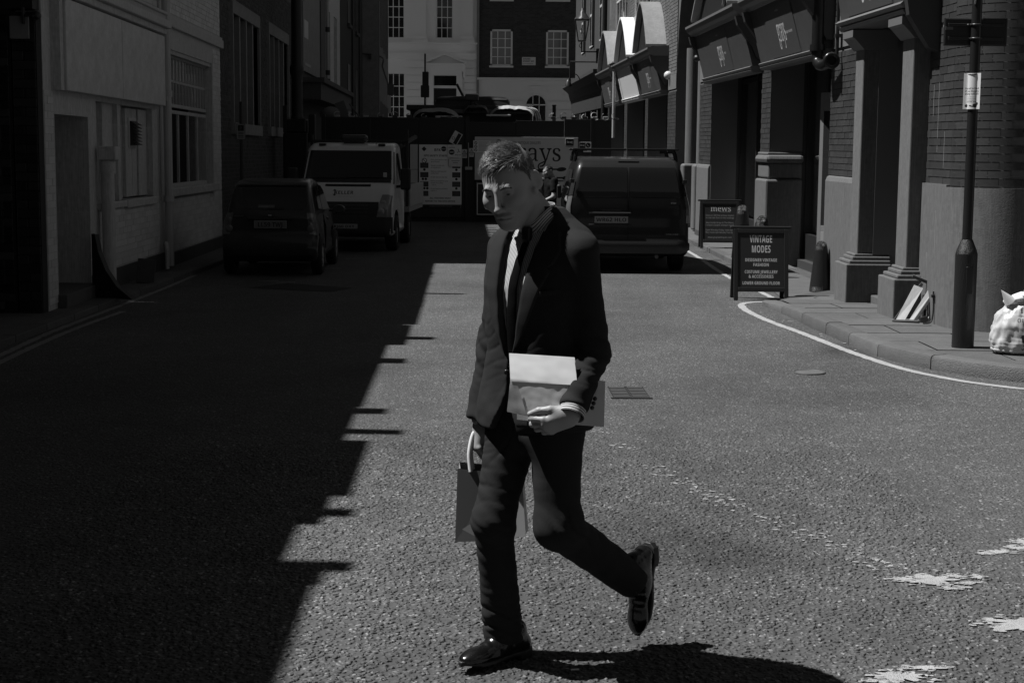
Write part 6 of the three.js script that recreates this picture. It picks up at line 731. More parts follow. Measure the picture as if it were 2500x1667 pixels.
// hand: palm and five jointed fingers. P wrist, frame x = across palm to the thumb side, y = toward fingertips, z = out of the back of the hand
function handField(curl, spread, thumb, stub = 0.05) {
  const fs = [[0.028, 0.085, 0.04, 0.026, 0.02], [0.009, 0.09, 0.044, 0.028, 0.021], [-0.011, 0.086, 0.041, 0.026, 0.02], [-0.029, 0.077, 0.032, 0.02, 0.018]], parts = [];
  parts.push([cap([0.012, 0.005, 0], 0.026, [0.018, 0.075, 0], 0.0135), 0.02], [cap([-0.014, 0.005, 0], 0.024, [-0.022, 0.07, 0], 0.0125), 0.02], [cap([0, 0.02, 0], 0.02, [0, 0.078, 0.002], 0.0135), 0.02]);
  fs.forEach(([x, y, a, b, c], i) => { let p = [x, y - 0.008, 0], ang = 0, sx = spread * (1.5 - i) * 0.12; const r = [0.0095, 0.0088, 0.008, 0.0068].map((v) => v * (i === 3 ? 0.88 : 1)); [a, b, c].forEach((l, k) => { ang += curl[k]; const q = [p[0] + sx * l, p[1] + Math.cos(ang) * l, p[2] - Math.sin(ang) * l]; parts.push([cap(p, r[k], q, r[k + 1]), 0.006]); p = q; }); });
  let p = [0.026, 0.018, -0.004]; thumb.forEach(([dx, dy, dz], k) => { const q = [p[0] + dx, p[1] + dy, p[2] + dz]; parts.push([cap(p, [0.0145, 0.012, 0.0105][k], q, [0.012, 0.0105, 0.0085][k]), k ? 0.006 : 0.016]); p = q; });
  parts.push([cap([0, -(stub), 0], 0.026, [0, 0.01, 0], 0.025), 0.02]);
  return (x, y, z) => { let d = 1; for (const [f, k] of parts) d = d === 1 ? f(x, y, z) : smin(d, f(x, y, z), k); return d; };
}
const basis = (o, x, y, z) => new THREE.Matrix4().makeBasis(x, y, z).setPosition(o);
{
  const man = thing('person', 'man in dark suit and tie striding forward with a white envelope under his arm', 'person', [0, 0, 0]);
  const O = [0.08, -4.98], F = [-0.7, 0.714], L = [0.714, 0.7];
  const W3 = (l, y, f) => [O[0] + l * L[0] + f * F[0], y, O[1] + l * L[1] + f * F[1]], loc = (x, z) => { const a = x - O[0], b = z - O[1]; return [a * L[0] + b * L[1], a * F[0] + b * F[1]]; };
  // joints
  const shL = W3(0.168, 1.37, -0.008), shR = W3(-0.15, 1.37, -0.03), elL = [0.252, 1.07, -4.86], wrL = [0.19, 0.9, -4.735], elR = [-0.052, 1.06, -5.2], wrR = [-0.108, 0.795, -5.13];
  const hipR = W3(-0.085, 0.86, 0), hipL = W3(0.085, 0.86, 0), knR = [-0.055, 0.5, -4.95], anR = [-0.02, 0.1, -5.04], knL = [0.15, 0.5, -4.88], anL = [0.4, 0.25, -5.17];
  // torso field from sections
  const SEC = [[0.76, 0, 0.01, 0.212, 0.155], [0.86, 0, 0.005, 0.205, 0.15], [0.96, 0, 0, 0.192, 0.138], [1.06, 0, 0, 0.18, 0.13], [1.16, 0, 0, 0.187, 0.136], [1.26, 0, -0.005, 0.198, 0.138], [1.34, 0, -0.015, 0.205, 0.126], [1.39, 0, -0.025, 0.208, 0.115], [1.42, 0, -0.03, 0.198, 0.104], [1.45, 0, -0.035, 0.16, 0.09], [1.48, 0, -0.035, 0.105, 0.076], [1.51, 0, -0.03, 0.068, 0.062]];
  const torso = (grow) => (x, y, z) => { const [cl, cf, a, b] = interp(SEC, y), [l, f] = loc(x, z), u = (l - cl) / (a + grow), v = (f - cf) / (b + grow), e = 2.3, k = Math.pow(Math.pow(Math.abs(u), e) + Math.pow(Math.abs(v), e), 1 / e); let d = (k - 1) * Math.min(a, b) * 1.05; return Math.max(d, (y - 1.515) * 0.8); };
  const fold = (x, y, z, s) => perlin.noise(x * s, y * s, z * s);
  const sleeve = (a, b, c, r0, r1, r2, r3) => { const u = cap(a, r0, b, r1), v = cap(b, r1 * 1.02, c, r2); return (x, y, z) => smin(u(x, y, z), v(x, y, z), 0.03); };
  const groove = (p) => Math.pow(1 - Math.abs(Math.sin(p)), 3), bell = (t, w) => Math.exp(-t * t / (w * w));
  const jc = (x, y, z, d) => { if (d > 0.03 || d < -0.04) return d; const n = 0.05 * perlin.noise(x * 7, y * 7, z * 7), eL = Math.hypot(x - elL[0], y - elL[1] - 0.01), eR = Math.hypot(x - elR[0], y - elR[1]); const [l, f] = loc(x, z);
    return d + 0.008 * bell(eL, 0.085) * groove((y + 0.55 * x + n) * 3.1416 / 0.06) + 0.0025 * bell(eR, 0.13) * groove((y - 0.5 * x + n) * 3.1416 / 0.05) + (f > 0 && Math.abs(l) < 0.16 ? 0.003 * bell(Math.hypot(l - 0.03, y - 1.02), 0.11) * groove(Math.atan2(y - 1.0, Math.abs(l - 0.01) + 0.01) * 3.2 + n * 20) : 0); };
  const tc = (x, y, z, d) => { if (d > 0.03 || d < -0.04) return d; const n = 0.05 * perlin.noise(x * 6, y * 6, z * 6), [l, f] = loc(x, z);
    return d + 0.0042 * smooth(-0.3, 0.4, perlin.noise(x * 9 + 2, y * 5, z * 9)) * smooth(0.52, 0.62, y) * smooth(0.86, 0.78, y) * (l < 0.02 ? 1 : 0.25) * groove((y - 0.16 * x + n) * 3.1416 / 0.047) + 0.009 * bell(y - 0.15, 0.085) * (x < 0.1 ? 1 : 0) * groove((y + 0.25 * x + n) * 3.1416 / 0.052) + 0.005 * (f > 0 ? 1 : 0) * bell(Math.hypot(l - 0.0, y - 0.79) - 0.07, 0.06) * groove(Math.atan2(y - 0.79, l) * 2.6 + n * 18) + 0.009 * bell(Math.hypot(x - knL[0] - 0.06, y - knL[1]), 0.08) * groove((x + 0.7 * y + n) * 3.1416 / 0.05); };
  const slL = sleeve(shL, elL, wrL, 0.067, 0.056, 0.05), slR = sleeve(shR, elR, wrR, 0.067, 0.058, 0.052);
  const tOut = torso(0.0), endL = (() => { const n = V(wrL[0] - elL[0], wrL[1] - elL[1], wrL[2] - elL[2]).normalize(); return (x, y, z) => (x - wrL[0]) * n.x + (y - wrL[1]) * n.y + (z - wrL[2]) * n.z; })(), endR = (() => { const n = V(wrR[0] - elR[0], wrR[1] - elR[1], wrR[2] - elR[2]).normalize(); return (x, y, z) => (x - wrR[0]) * n.x + (y - wrR[1]) * n.y + (z - wrR[2]) * n.z; })();
  const armFold = (x, y, z, e, s) => { const dy = (y - e[1]) / 0.16, g = Math.exp(-dy * dy), u = (x + z * 0.6) * 9, v = y * 30; return 0.016 * g * Math.abs(perlin.noise(u * 0.8 + s, v * 0.55 + u * 0.7, s)) * 1.2 + 0.006 * perlin.noise(x * 14 + s, y * 9, z * 14); };
  const jacketSolid = (x, y, z) => { let d = tOut(x, y, z); d += 0.004 * fold(x, y * 0.8, z, 9) + 0.0025 * fold(x + 3, y, z, 22); const a = smax(slL(x, y, z) + 0.004 - armFold(x, y, z, elL, 1), endL(x, y, z), 0.012), b = smax(slR(x, y, z) + 0.004 - armFold(x, y, z, elR, 5), endR(x, y, z), 0.012); d = smin(d, a, 0.024); d = smin(d, b, 0.024); const hem = 0.815 + 0.012 * Math.sin(x * 14 + z * 9); d = smax(d, hem - y - (b < 0.02 ? 0.1 : 0), 0.012); return jc(x, y, z, d); };
  const vw = (y) => y > 1.04 ? 0.006 + 0.066 * Math.pow(clamp((y - 1.04) / 0.38, 0, 1), 0.6) : 0.006 + 0.06 * Math.pow(clamp((0.93 - y) / 0.13, 0, 1), 1.3);
  const jacket = (x, y, z) => { let d = jacketSolid(x, y, z); const [l, f] = loc(x, z); if (f > 0 && y < 1.5) { const w = Math.abs(l - 0.006) - vw(y), dep = -(tOut(x, y, z) + 0.055); d = smax(d, -Math.max(w, dep), 0.004); } return smax(d, -(tOut(x, y, z) + 0.03) > 0 && y < 0.9 ? -(tOut(x, y, z) + 0.03) : d - 1, 0.004); };
  const jm = gm(0.024, 0.9, { specularIntensity: 0.25, bumpMap: weaveTex, bumpScale: 0.0004 }), tm = gm(0.023, 0.9, { specularIntensity: 0.25, bumpMap: weaveTex, bumpScale: 0.0004 });
  const clothUV = (g) => uvBy(g, (x, y, z) => [(x + z) * 6, y * 6]);
  const jk = obj('jacket', clothUV(nets(jacket, [-0.24, 0.72, -5.36], [0.42, 1.6, -4.6], 0.0052)), jm, man);
  // draped pieces: find the jacket front
  const front = (l, y, off = 0) => { let f = 0.3; for (let i = 0; i < 60; i++) { const p = W3(l, y, f), d = tOut(p[0], p[1], p[2]) + 0.004 * fold(p[0], p[1] * 0.8, p[2], 9) + 0.0025 * fold(p[0] + 3, p[1], p[2], 22); if (d < 0.0008) break; f = Math.max(f - d * 0.8, 0.02); } return W3(l, y, f + off); };
  const drape = (rows) => { const n = rows[0].length, P = [], I = []; for (const r of rows) for (const p of r) P.push(...p); for (let i = 0; i + 1 < rows.length; i++) for (let j = 0; j + 1 < n; j++) { const a = i * n + j; I.push(a, a + 1, a + n, a + 1, a + n + 1, a + n); } const g = new THREE.BufferGeometry(); g.setAttribute('position', new THREE.Float32BufferAttribute(P, 3)); g.setIndex(I); g.computeVertexNormals(); return clothUV(g); };
  for (const s of [-1, 1]) { const rows = []; for (let k = 0; k <= 36; k++) { const y = lerp(1.045, 1.44, k / 36), t = k / 36; let w = 0.098 * Math.pow(t, 0.8) * (t > 0.86 ? lerp(1, 0.55, (t - 0.86) / 0.14) : 1); if (t > 0.7 && t < 0.745) w *= 0.8; const c = 0.006 + s * vw(y), row = []; for (const [u, o] of [[-0.06, -0.012], [0, 0.004], [0.08, 0.009], [0.3, 0.009], [0.6, 0.008], [0.9, 0.0075], [0.99, 0.006], [1.0, -0.006]]) row.push(front(c + s * w * u, y - (u * 0.02 * s * 0), o)); rows.push(row); } obj('lapel', drape(rows), jm, jk); }
  { const rows = []; for (let k = 0; k <= 6; k++) rows.push(Array.from({ length: 8 }, (_, j) => front(0.085 + j * 0.0125, 1.235 + k * 0.0032 + j * 0.0022, k === 0 || k === 6 || j === 0 || j === 7 ? -0.002 : 0.005))); obj('breast_pocket', drape(rows), jm, jk); }
  { const bt = front(0.005, 0.995, 0.006); obj('button', new THREE.SphereGeometry(0.009, 12, 8).scale(1, 1, 0.5).translate(...bt), gm(0.015, 0.3), jk); for (let k = 0; k < 3; k++) { const t = 0.1 + k * 0.075, p = [lerp(wrL[0], elL[0], t), lerp(wrL[1], elL[1], t), lerp(wrL[2], elL[2], t)]; obj('button', new THREE.SphereGeometry(0.007, 10, 8).translate(p[0] + 0.053, p[1] - 0.012, p[2] + 0.006), gm(0.015, 0.3), jk); } }
  // shirt, collar, tie
  const sm = new THREE.MeshPhysicalMaterial({ map: stripeTex, roughness: 0.8, side: THREE.DoubleSide }); sm.color.setRGB(0.66, 0.66, 0.66);
  const tIn = torso(0); const shirtF = (x, y, z) => tIn(x, y, z) + 0.019 + 0.003 * fold(x, y, z, 16);
  obj('shirt', uvBy(nets((x, y, z) => smax(shirtF(x, y, z), 0.985 - y, 0.01), [-0.16, 0.8, -5.24], [0.32, 1.52, -4.74], 0.007), (x, y, z) => { const [l] = loc(x, z); return [l / 0.013, y]; }), sm, man);
  const nb = W3(0, 1.445, -0.02), nt = W3(0.0, 1.54, 0.03), nax = V(nt[0] - nb[0], nt[1] - nb[1], nt[2] - nb[2]).normalize();
  { const Fv = V(F[0], 0, F[1]), Lv = V(L[0], 0, L[1]), fwd = Fv.clone().addScaledVector(nax, -Fv.dot(nax)).normalize(), rows = [], uv = []; const n = 56; const g = [];
    const at = (th, h, r) => V(nb[0], nb[1], nb[2]).addScaledVector(nax, h).addScaledVector(fwd, Math.cos(th) * r * 1.06).addScaledVector(Lv, Math.sin(th) * r);
    for (let i = 0; i <= n; i++) { const th = lerp(0.14, 6.283 - 0.14, i / n), fr = Math.pow(Math.max(0, Math.cos(th)), 2), bk = Math.max(0, -Math.cos(th)); const top = 0.076 - 0.03 * fr - 0.016 * bk, drop = 0.042 + 0.03 * Math.pow(fr, 1.5) * (1) ; g.push([at(th, top - 0.01, 0.0585), at(th, top + 0.002, 0.0605), at(th, top, 0.0625), at(th, top - drop * 0.5, 0.067), at(th, top - drop, 0.073)]); }
    const P = [], U = [], I = []; g.forEach((r, i) => r.forEach((p, j) => { P.push(p.x, p.y, p.z); U.push(j * 0.016 / 0.011, i / n); })); for (let i = 0; i < n; i++) for (let j = 0; j < 4; j++) { const a = i * 5 + j; I.push(a, a + 1, a + 5, a + 1, a + 6, a + 5); } const q = new THREE.BufferGeometry(); q.setAttribute('position', new THREE.Float32BufferAttribute(P, 3)); q.setAttribute('uv', new THREE.Float32BufferAttribute(U, 2)); q.setIndex(I); q.computeVertexNormals(); obj('collar', q, sm, man);
    const tp = []; const sfront = (l, y, off) => { let f = 0.3; for (let i = 0; i < 60; i++) { const p = W3(l, y, f), d = shirtF(...p); if (d < 0.0008) break; f = Math.max(f - d * 0.8, 0.0); } return W3(l, y, f + off); };
    for (let k = 0; k <= 30; k++) { const t = k / 30, y = lerp(1.405, 1.0, t), w = lerp(0.012, 0.024, Math.pow(t, 0.7)); tp.push([[-1, 0], [-0.9, 0.004], [-0.3, 0.0075], [0.3, 0.0075], [0.9, 0.004], [1, 0]].map(([u, o]) => sfront(0.015 + u * w, y, 0.004 + o + 0.012 * Math.sin(t * 3)))); }
    const tie = obj('tie', drape(tp), gm(0.003, 0.8, { specularIntensity: 0.1 }), man); const kp = sfront(0.012, 1.43, 0.012); obj('knot', rbox(-0.017, 0.017, -0.022, 0.022, -0.01, 0.012, 0.008, 3).rotateY(-0.77).translate(...kp), gm(0.012, 0.45), tie); }
  { const d = V(wrL[0] - elL[0], wrL[1] - elL[1], wrL[2] - elL[2]).normalize(), a = V(...wrL).addScaledVector(d, -0.03), b = V(...wrL).addScaledVector(d, 0.022); const g = cyl(a, b, 0.043, 0.041, 32, true); const uvs = g.attributes.uv; for (let i = 0; i < uvs.count; i++) uvs.setXY(i, uvs.getY(i) * 3.2, uvs.getX(i)); obj('shirt_cuff', g, sm, man); }
  // trousers
  const legR = all(0.05, cap(hipR, 0.094, knR, 0.06), cap(knR, 0.06, [anR[0], 0.075, anR[2]], 0.062)), legL = all(0.045, cap(hipL, 0.094, knL, 0.069), cap(knL, 0.068, [0.43, 0.225, -5.2], 0.062));
  const hipF = (x, y, z) => { const [l, f] = loc(x, z), a = interp([[0.74, 0.13, 0.1], [0.84, 0.17, 0.125], [0.92, 0.168, 0.12], [1.02, 0.155, 0.11]], y), k = Math.hypot(l / a[0], f / a[1]); return smax(smax((k - 1) * 0.1, y - 1.02, 0.01), 0.74 - y, 0.04); };
  const dL = V(anL[0] - knL[0], anL[1] - knL[1], anL[2] - knL[2]).normalize(), pL = V(...anL).addScaledVector(dL, 0.03);
  const trouser = (x, y, z) => { const r = smax(legR(x, y, z) - 0.009 * Math.abs(perlin.noise(x * 7, y * 24 + x * 12, z * 7)) * smooth(0.95, 0.75, y) - 0.016 * Math.exp(-Math.pow((y - 0.16) / 0.07, 2)) * Math.abs(perlin.noise(x * 9 + 4, y * 26, z * 9)), 0.068 - y + 0.02 * (loc(x, z)[1] - 0.0), 0.008); const e = (x - pL.x) * dL.x + (y - pL.y) * dL.y + (z - pL.z) * dL.z; const kf = Math.exp(-(Math.pow(x - knL[0] - 0.06, 2) + Math.pow(y - knL[1], 2)) / 0.012); const l = smax(legL(x, y, z) - 0.014 * kf * Math.abs(perlin.noise(x * 16 + y * 14, y * 8, z * 10)) - 0.004 * fold(x, y, z, 14), e, 0.008); let d = smin(r, l, 0.03); d = smin(d, hipF(x, y, z), 0.05); return tc(x, y, z, d + 0.006 * Math.abs(perlin.noise(x * 10 + z * 10, y * 16 + 5, 3)) * smooth(0.7, 0.85, y)); };
  const tr = obj('trousers', clothUV(nets(trouser, [-0.16, 0.02, -5.34], [0.56, 1.06, -4.68], 0.0058)), tm, man);
  obj('belt', (() => { const g = []; for (let i = 0; i <= 40; i++) { const a = i / 40 * 6.283; g.push([W3(0.16 * Math.sin(a), 0.985, 0.115 * Math.cos(a)), W3(0.16 * Math.sin(a), 1.02, 0.115 * Math.cos(a))]); } return drape(g); })(), gm(0.01, 0.4), tr);
  // shoes in their own frame: z toe, y up, sole at y = 0
  const shoeF = (() => { const up = all(0.03, cap([0, 0.035, -0.095], 0.034, [0, 0.038, -0.02], 0.038), cap([0, 0.036, 0.02], 0.04, [0, 0.026, 0.115], 0.03), ell([0, 0.03, 0.13], [0.037, 0.022, 0.05]), cap([0, 0.055, -0.02], 0.036, [0, 0.085, -0.07], 0.036), cap([0, 0.05, 0.03], 0.03, [0, 0.085, -0.035], 0.034)); return (x, y, z) => smax(up(x * 1.02, y, z) - 0.0022 * Math.sin(z * 190) * Math.exp(-Math.pow((z - 0.055) / 0.028, 2)) * smooth(0.03, 0.06, y), 0.014 - y, 0.004); })();
  const soleF = (x, y, z) => { const w = interp([[-0.135, 0.012], [-0.12, 0.03], [-0.08, 0.037], [-0.02, 0.033], [0.06, 0.044], [0.12, 0.041], [0.16, 0.026], [0.185, 0.008]], z)[0]; const out = Math.max(Math.abs(x) - w, z - 0.186, -0.137 - z); const lift = 0.012 * smooth(0.09, 0.18, z); return smax(out, Math.max(y - 0.017 - lift, lift + (z < -0.055 ? -0.014 : 0.002) - y), 0.003); };
  const shoeUp = nets(shoeF, [-0.07, 0.0, -0.16], [0.07, 0.17, 0.2], 0.0042), shoeSole = nets(soleF, [-0.06, -0.02, -0.15], [0.06, 0.05, 0.2], 0.004), leather = gm(0.007, 0.22, { clearcoat: 0.4, clearcoatRoughness: 0.1 });
  const shoe = (M) => { const u = obj('shoe', shoeUp.clone().applyMatrix4(M), leather, man); obj('sole', shoeSole.clone().applyMatrix4(M), gm(0.012, 0.5), u); const lc = []; for (let k = 0; k < 4; k++) { const z = 0.045 - k * 0.018, y = 0.078 + k * 0.011; lc.push(tube([V(-0.02, y - 0.008, z), V(0, y + 0.003, z + 0.004), V(0.02, y - 0.008, z)], 0.0022, 10, 5)); } for (const s of [-1, 1]) lc.push(tube([V(0, 0.112, -0.012), V(s * 0.025, 0.115, 0.01), V(s * 0.035, 0.1, 0.03), V(s * 0.012, 0.105, 0.012), V(0, 0.112, -0.012)], 0.0017, 18, 5)); obj('lace', merge(lc).applyMatrix4(M), gm(0.01, 0.6), u); };
  shoe(frame(V(-0.028, 0.014, -5.02), Math.atan2(-0.72, 0.70), -0.0, 0));
  { const toe = V(-0.1, -0.985, 0.14).normalize(), sole = V(0.64, -0.16, -0.75).normalize(); const up = sole.clone().negate(); const x = up.clone().cross(toe).normalize(), z = x.clone().cross(up).normalize(); shoe(basis(V(0.47, 0.222, -5.225), x, up.clone(), z)); }
  // body: head, neck and hands on one skin
  const HM = frame(V(-0.014, 1.58, -4.905), -0.4, 0.43, 0.13, 1.02); const inv = HM.clone().invert(); const nloc = V(...nb).applyMatrix4(inv);
  const head = nets(headField({ neck: [nloc.x, nloc.y, nloc.z] }), [-0.11, -0.19, -0.15], [0.11, 0.14, 0.14], 0.0028).applyMatrix4(HM);
  const bodyCore = nets(all(0.05, cap(nb, 0.05, W3(0, 1.25, 0), 0.09), cap(W3(0, 1.25, 0), 0.09, W3(0, 0.95, 0), 0.09), cap(shL, 0.035, elL, 0.03), cap(elL, 0.03, wrL, 0.026), cap(shR, 0.035, elR, 0.03), cap(elR, 0.03, wrR, 0.026), cap(hipR, 0.06, knR, 0.04), cap(knR, 0.04, [-0.02, 0.12, -5.05], 0.03), cap(hipL, 0.06, knL, 0.04), cap(knL, 0.04, anL, 0.03)), [-0.18, 0.06, -5.3], [0.48, 1.46, -4.62], 0.016);
  // left hand wraps the lower edge of the envelope: thumb across its face, fingers behind
  const yL = V(-0.86, -0.42, 0.02).normalize(), zL = V(0.35, -0.25, 0.9).normalize(), xL = yL.clone().cross(zL).normalize(), zL2 = xL.clone().cross(yL).normalize();
  const HL = basis(V(wrL[0] - 0.012, wrL[1] - 0.018, wrL[2] + 0.0), xL, yL, zL2);
  const handL = nets(handField([0.7, 0.9, 0.6], 0.3, [[0.016, 0.026, -0.006], [0.006, 0.034, -0.014], [-0.004, 0.03, -0.012]], 0.012), [-0.07, -0.09, -0.14], [0.09, 0.22, 0.07], 0.004).applyMatrix4(HL);
  const yR = V(-0.25, -0.95, 0.15).normalize(), zR = V(-0.9, 0.2, 0.35).normalize(), xR = yR.clone().cross(zR).normalize(), HR = basis(V(wrR[0] + 0.012, wrR[1] - 0.015, wrR[2] - 0.01), xR, yR, xR.clone().cross(yR));
  const hfR = handField([0.9, 1.3, 0.9], 0.1, [[0.008, 0.03, -0.02], [-0.004, 0.028, -0.014], [-0.014, 0.02, -0.006]]), handR = nets((x, y, z) => hfR(-x, y, z), [-0.07, -0.08, -0.12], [0.08, 0.16, 0.06], 0.0042).applyMatrix4(HR);
  const body = obj('body', mergeGeometries([head, bodyCore, handL, handR].map(plain)), skin, man);
  for (const s of [-1, 1]) { const e = obj('eye', new THREE.SphereGeometry(0.0125, 18, 14).translate(s * 0.031, 0.0095, 0.0695).applyMatrix4(HM), gm(0.14, 0.2), man); obj('iris', new THREE.SphereGeometry(0.0058, 14, 10).scale(1, 1, 0.4).translate(s * 0.031 + 0.0025, 0.0085, 0.0805).applyMatrix4(HM), gm(0.02, 0.1), e); }
  obj('hair', hairOn(HM, 5200, (p, top) => V(lerp(p.x * 4, -0.95, top), lerp(-1, 0.1, top), lerp(-0.3, 0.6, top))), hairM, man);
  { const l = [], hfld = headField(); for (const s of [-1, 1]) l.push(strands(90, () => { const t = rnd(), p = V(s * lerp(0.014, 0.043, t), 0.0275 + 0.005 * Math.sin(t * 2.6) + rr(-0.0024, 0.0024), 0); let zz = 0.13; for (let q = 0; q < 30; q++) { const dd = hfld(p.x, p.y, zz); if (dd < 0.0005) break; zz -= dd * 0.8; } p.z = zz; return [p, V(s * 0.9, 0.25 - t * 0.7, -0.15).normalize(), V(0, 0, 1), 0.011, 0.0009, 0.05]; })); obj('eyebrows', merge(l).applyMatrix4(HM), gm(0.06, 0.6), man); }
  // envelope and papers held under the arm
  const sheet = (bl, br, tr_, tl, fn, n = 24) => { const P = [], U = [], I = []; for (let j = 0; j <= n; j++) for (let i = 0; i <= n; i++) { const u = i / n, v = j / n, p = V(0, 0, 0).addScaledVector(bl, (1 - u) * (1 - v)).addScaledVector(br, u * (1 - v)).addScaledVector(tr_, u * v).addScaledVector(tl, (1 - u) * v); p.add(fn(u, v)); P.push(p.x, p.y, p.z); U.push(u * 0.3, v * 0.2); } for (let j = 0; j < n; j++) for (let i = 0; i < n; i++) { const a = j * (n + 1) + i; I.push(a, a + 1, a + n + 1, a + 1, a + n + 2, a + n + 1); } const g = new THREE.BufferGeometry(); g.setAttribute('position', new THREE.Float32BufferAttribute(P, 3)); g.setAttribute('uv', new THREE.Float32BufferAttribute(U, 2)); g.setIndex(I); g.computeVertexNormals(); return g; };
  const env = thing('envelope', 'large white padded envelope tucked under the striding man\'s left forearm', 'envelope'); const paper = gm(0.68, 0.7);
  const E0 = [V(-0.0135, 0.8847, -4.7780), V(0.1916, 0.8491, -4.7330)], E1 = [V(-0.0028, 0.9821, -4.7720), V(0.2049, 0.9700, -4.7280)], E2 = [V(-0.0086, 1.0642, -4.8100), V(0.1926, 1.0589, -4.7650)], nE = V(-0.25, 0.2, 0.95).normalize();
  const bend = (off) => (u, v) => { const m = smooth(0.42, 0.78, v), a = E0[0].clone().lerp(E0[1], u), b = E1[0].clone().lerp(E1[1], u), c = E2[0].clone().lerp(E2[1], u), p = v < 0.6 ? a.lerp(b, v / 0.6) : b.clone().lerp(c, (v - 0.6) / 0.4); const q = E0[0].clone().lerp(E0[1], u).multiplyScalar((1 - v) * (1 - v)).addScaledVector(b, 2 * v * (1 - v)).addScaledVector(c, v * v); return p.lerp(q, 0.35).addScaledVector(nE, off + 0.0015 * perlin.noise(u * 3 + 1, v * 3, 2) + 0.0006 * perlin.noise(u * 9, v * 8, 5)); };
  const Z0 = V(0, 0, 0); obj('front', sheet(Z0, Z0, Z0, Z0, bend(0), 40), paper, env); obj('back', sheet(Z0, Z0, Z0, Z0, bend(-0.006), 24), paper, env);
  { const f = bend(0.0015); obj('flap', sheet(Z0, Z0, Z0, Z0, (u, v) => f(lerp(0.0, 1, u), lerp(0.56 + 0.05 * u, 0.985, v)), 20), paper, env); const g = bend(0.003); obj('tape', sheet(Z0, Z0, Z0, Z0, (u, v) => g(lerp(0.0, 0.3 - 0.18 * v, u), lerp(0.01, 0.5, v)), 10), gm(0.6, 0.25), env); }
  const pap = thing('paper_sheets', 'loose white sheets sticking out behind the envelope below the cuff', 'papers'); for (let k = 0; k < 3; k++) obj('sheet', sheet(V(0.0174, 0.8566, -4.8000).add(V(k * 0.004, k * 0.004, -k * 0.004)), V(0.2888, 0.8400, -4.7750).add(V(-k * 0.006, k * 0.006, -k * 0.004)), V(0.2914, 0.9820, -4.7900).add(V(-k * 0.006, 0, -k * 0.004)), V(0.0164, 0.9775, -4.8050).add(V(0, 0, -k * 0.004)), (u, v) => V(0, 0, 0.006 * Math.sin(u * 3)), 12), gm(0.6, 0.7), pap);
  // carrier bag
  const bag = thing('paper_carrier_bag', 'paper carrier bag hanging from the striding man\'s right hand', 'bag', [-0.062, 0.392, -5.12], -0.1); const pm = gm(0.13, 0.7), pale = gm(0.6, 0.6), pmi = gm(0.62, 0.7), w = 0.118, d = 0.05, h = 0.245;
  const q4 = (a, b, c, e) => quad(a, b, c, e);
  obj('front_panel', q4([-w, 0, d], [w * 0.35, 0.01, d], [w * 0.3, h - 0.012, d * 0.5], [-w * 0.97, h, d * 0.55]), pm, bag); obj('glow_painted_panel', q4([w * 0.35, 0.01, d], [w, 0.03, d * 0.9], [w * 0.86, h - 0.02, d * 0.4], [w * 0.3, h - 0.012, d * 0.5]), pale, bag);  // same paper, paler on the right: light through it is put into the colour
  obj('back_panel', q4([w, 0.03, -d], [-w, 0, -d], [-w * 0.97, h + 0.012, -d * 0.45], [w * 0.86, h, -d * 0.5]), pm, bag);
  obj('gusset', [q4([-w, 0, -d], [-w, 0, 0], [-w * 0.92, h * 0.98, 0], [-w * 0.97, h + 0.012, -d * 0.45]), q4([-w, 0, 0], [-w, 0, d], [-w * 0.97, h, d * 0.55], [-w * 0.92, h * 0.98, 0])], pmi, bag); obj('gusset', [q4([w, 0.03, d * 0.9], [w, 0.03, 0], [w * 0.8, h * 0.94, 0], [w * 0.86, h - 0.02, d * 0.4]), q4([w, 0.03, 0], [w, 0.03, -d], [w * 0.86, h, -d * 0.5], [w * 0.8, h * 0.94, 0])], pale, bag);  // right gusset repeats the pale tone painted for light through the paper
  obj('bottom', q4([-w, 0, d], [w, 0.03, d * 0.9], [w, 0.03, -d], [-w, 0, -d]), pm, bag); obj('base_fold', q4([-w * 0.8, 0.045, d * 1.0 + 0.004], [-w * 0.25, 0.012, d + 0.006], [-w * 0.22, 0.075, d * 0.96], [-w * 0.3, 0.085, d * 0.9 + 0.002]), gm(0.3, 0.5), bag);
  for (const z of [d * 0.5, -d * 0.45]) obj('handle', tube([V(-0.07, h - 0.01, z), V(-0.075, h + 0.06, z * 0.6), V(-0.055, h + 0.125, 0), V(0.0, h + 0.06, z * 0.6), V(0.03, h - 0.01, z)], 0.008, 24, 6), gm(0.7, 0.6), bag);
}
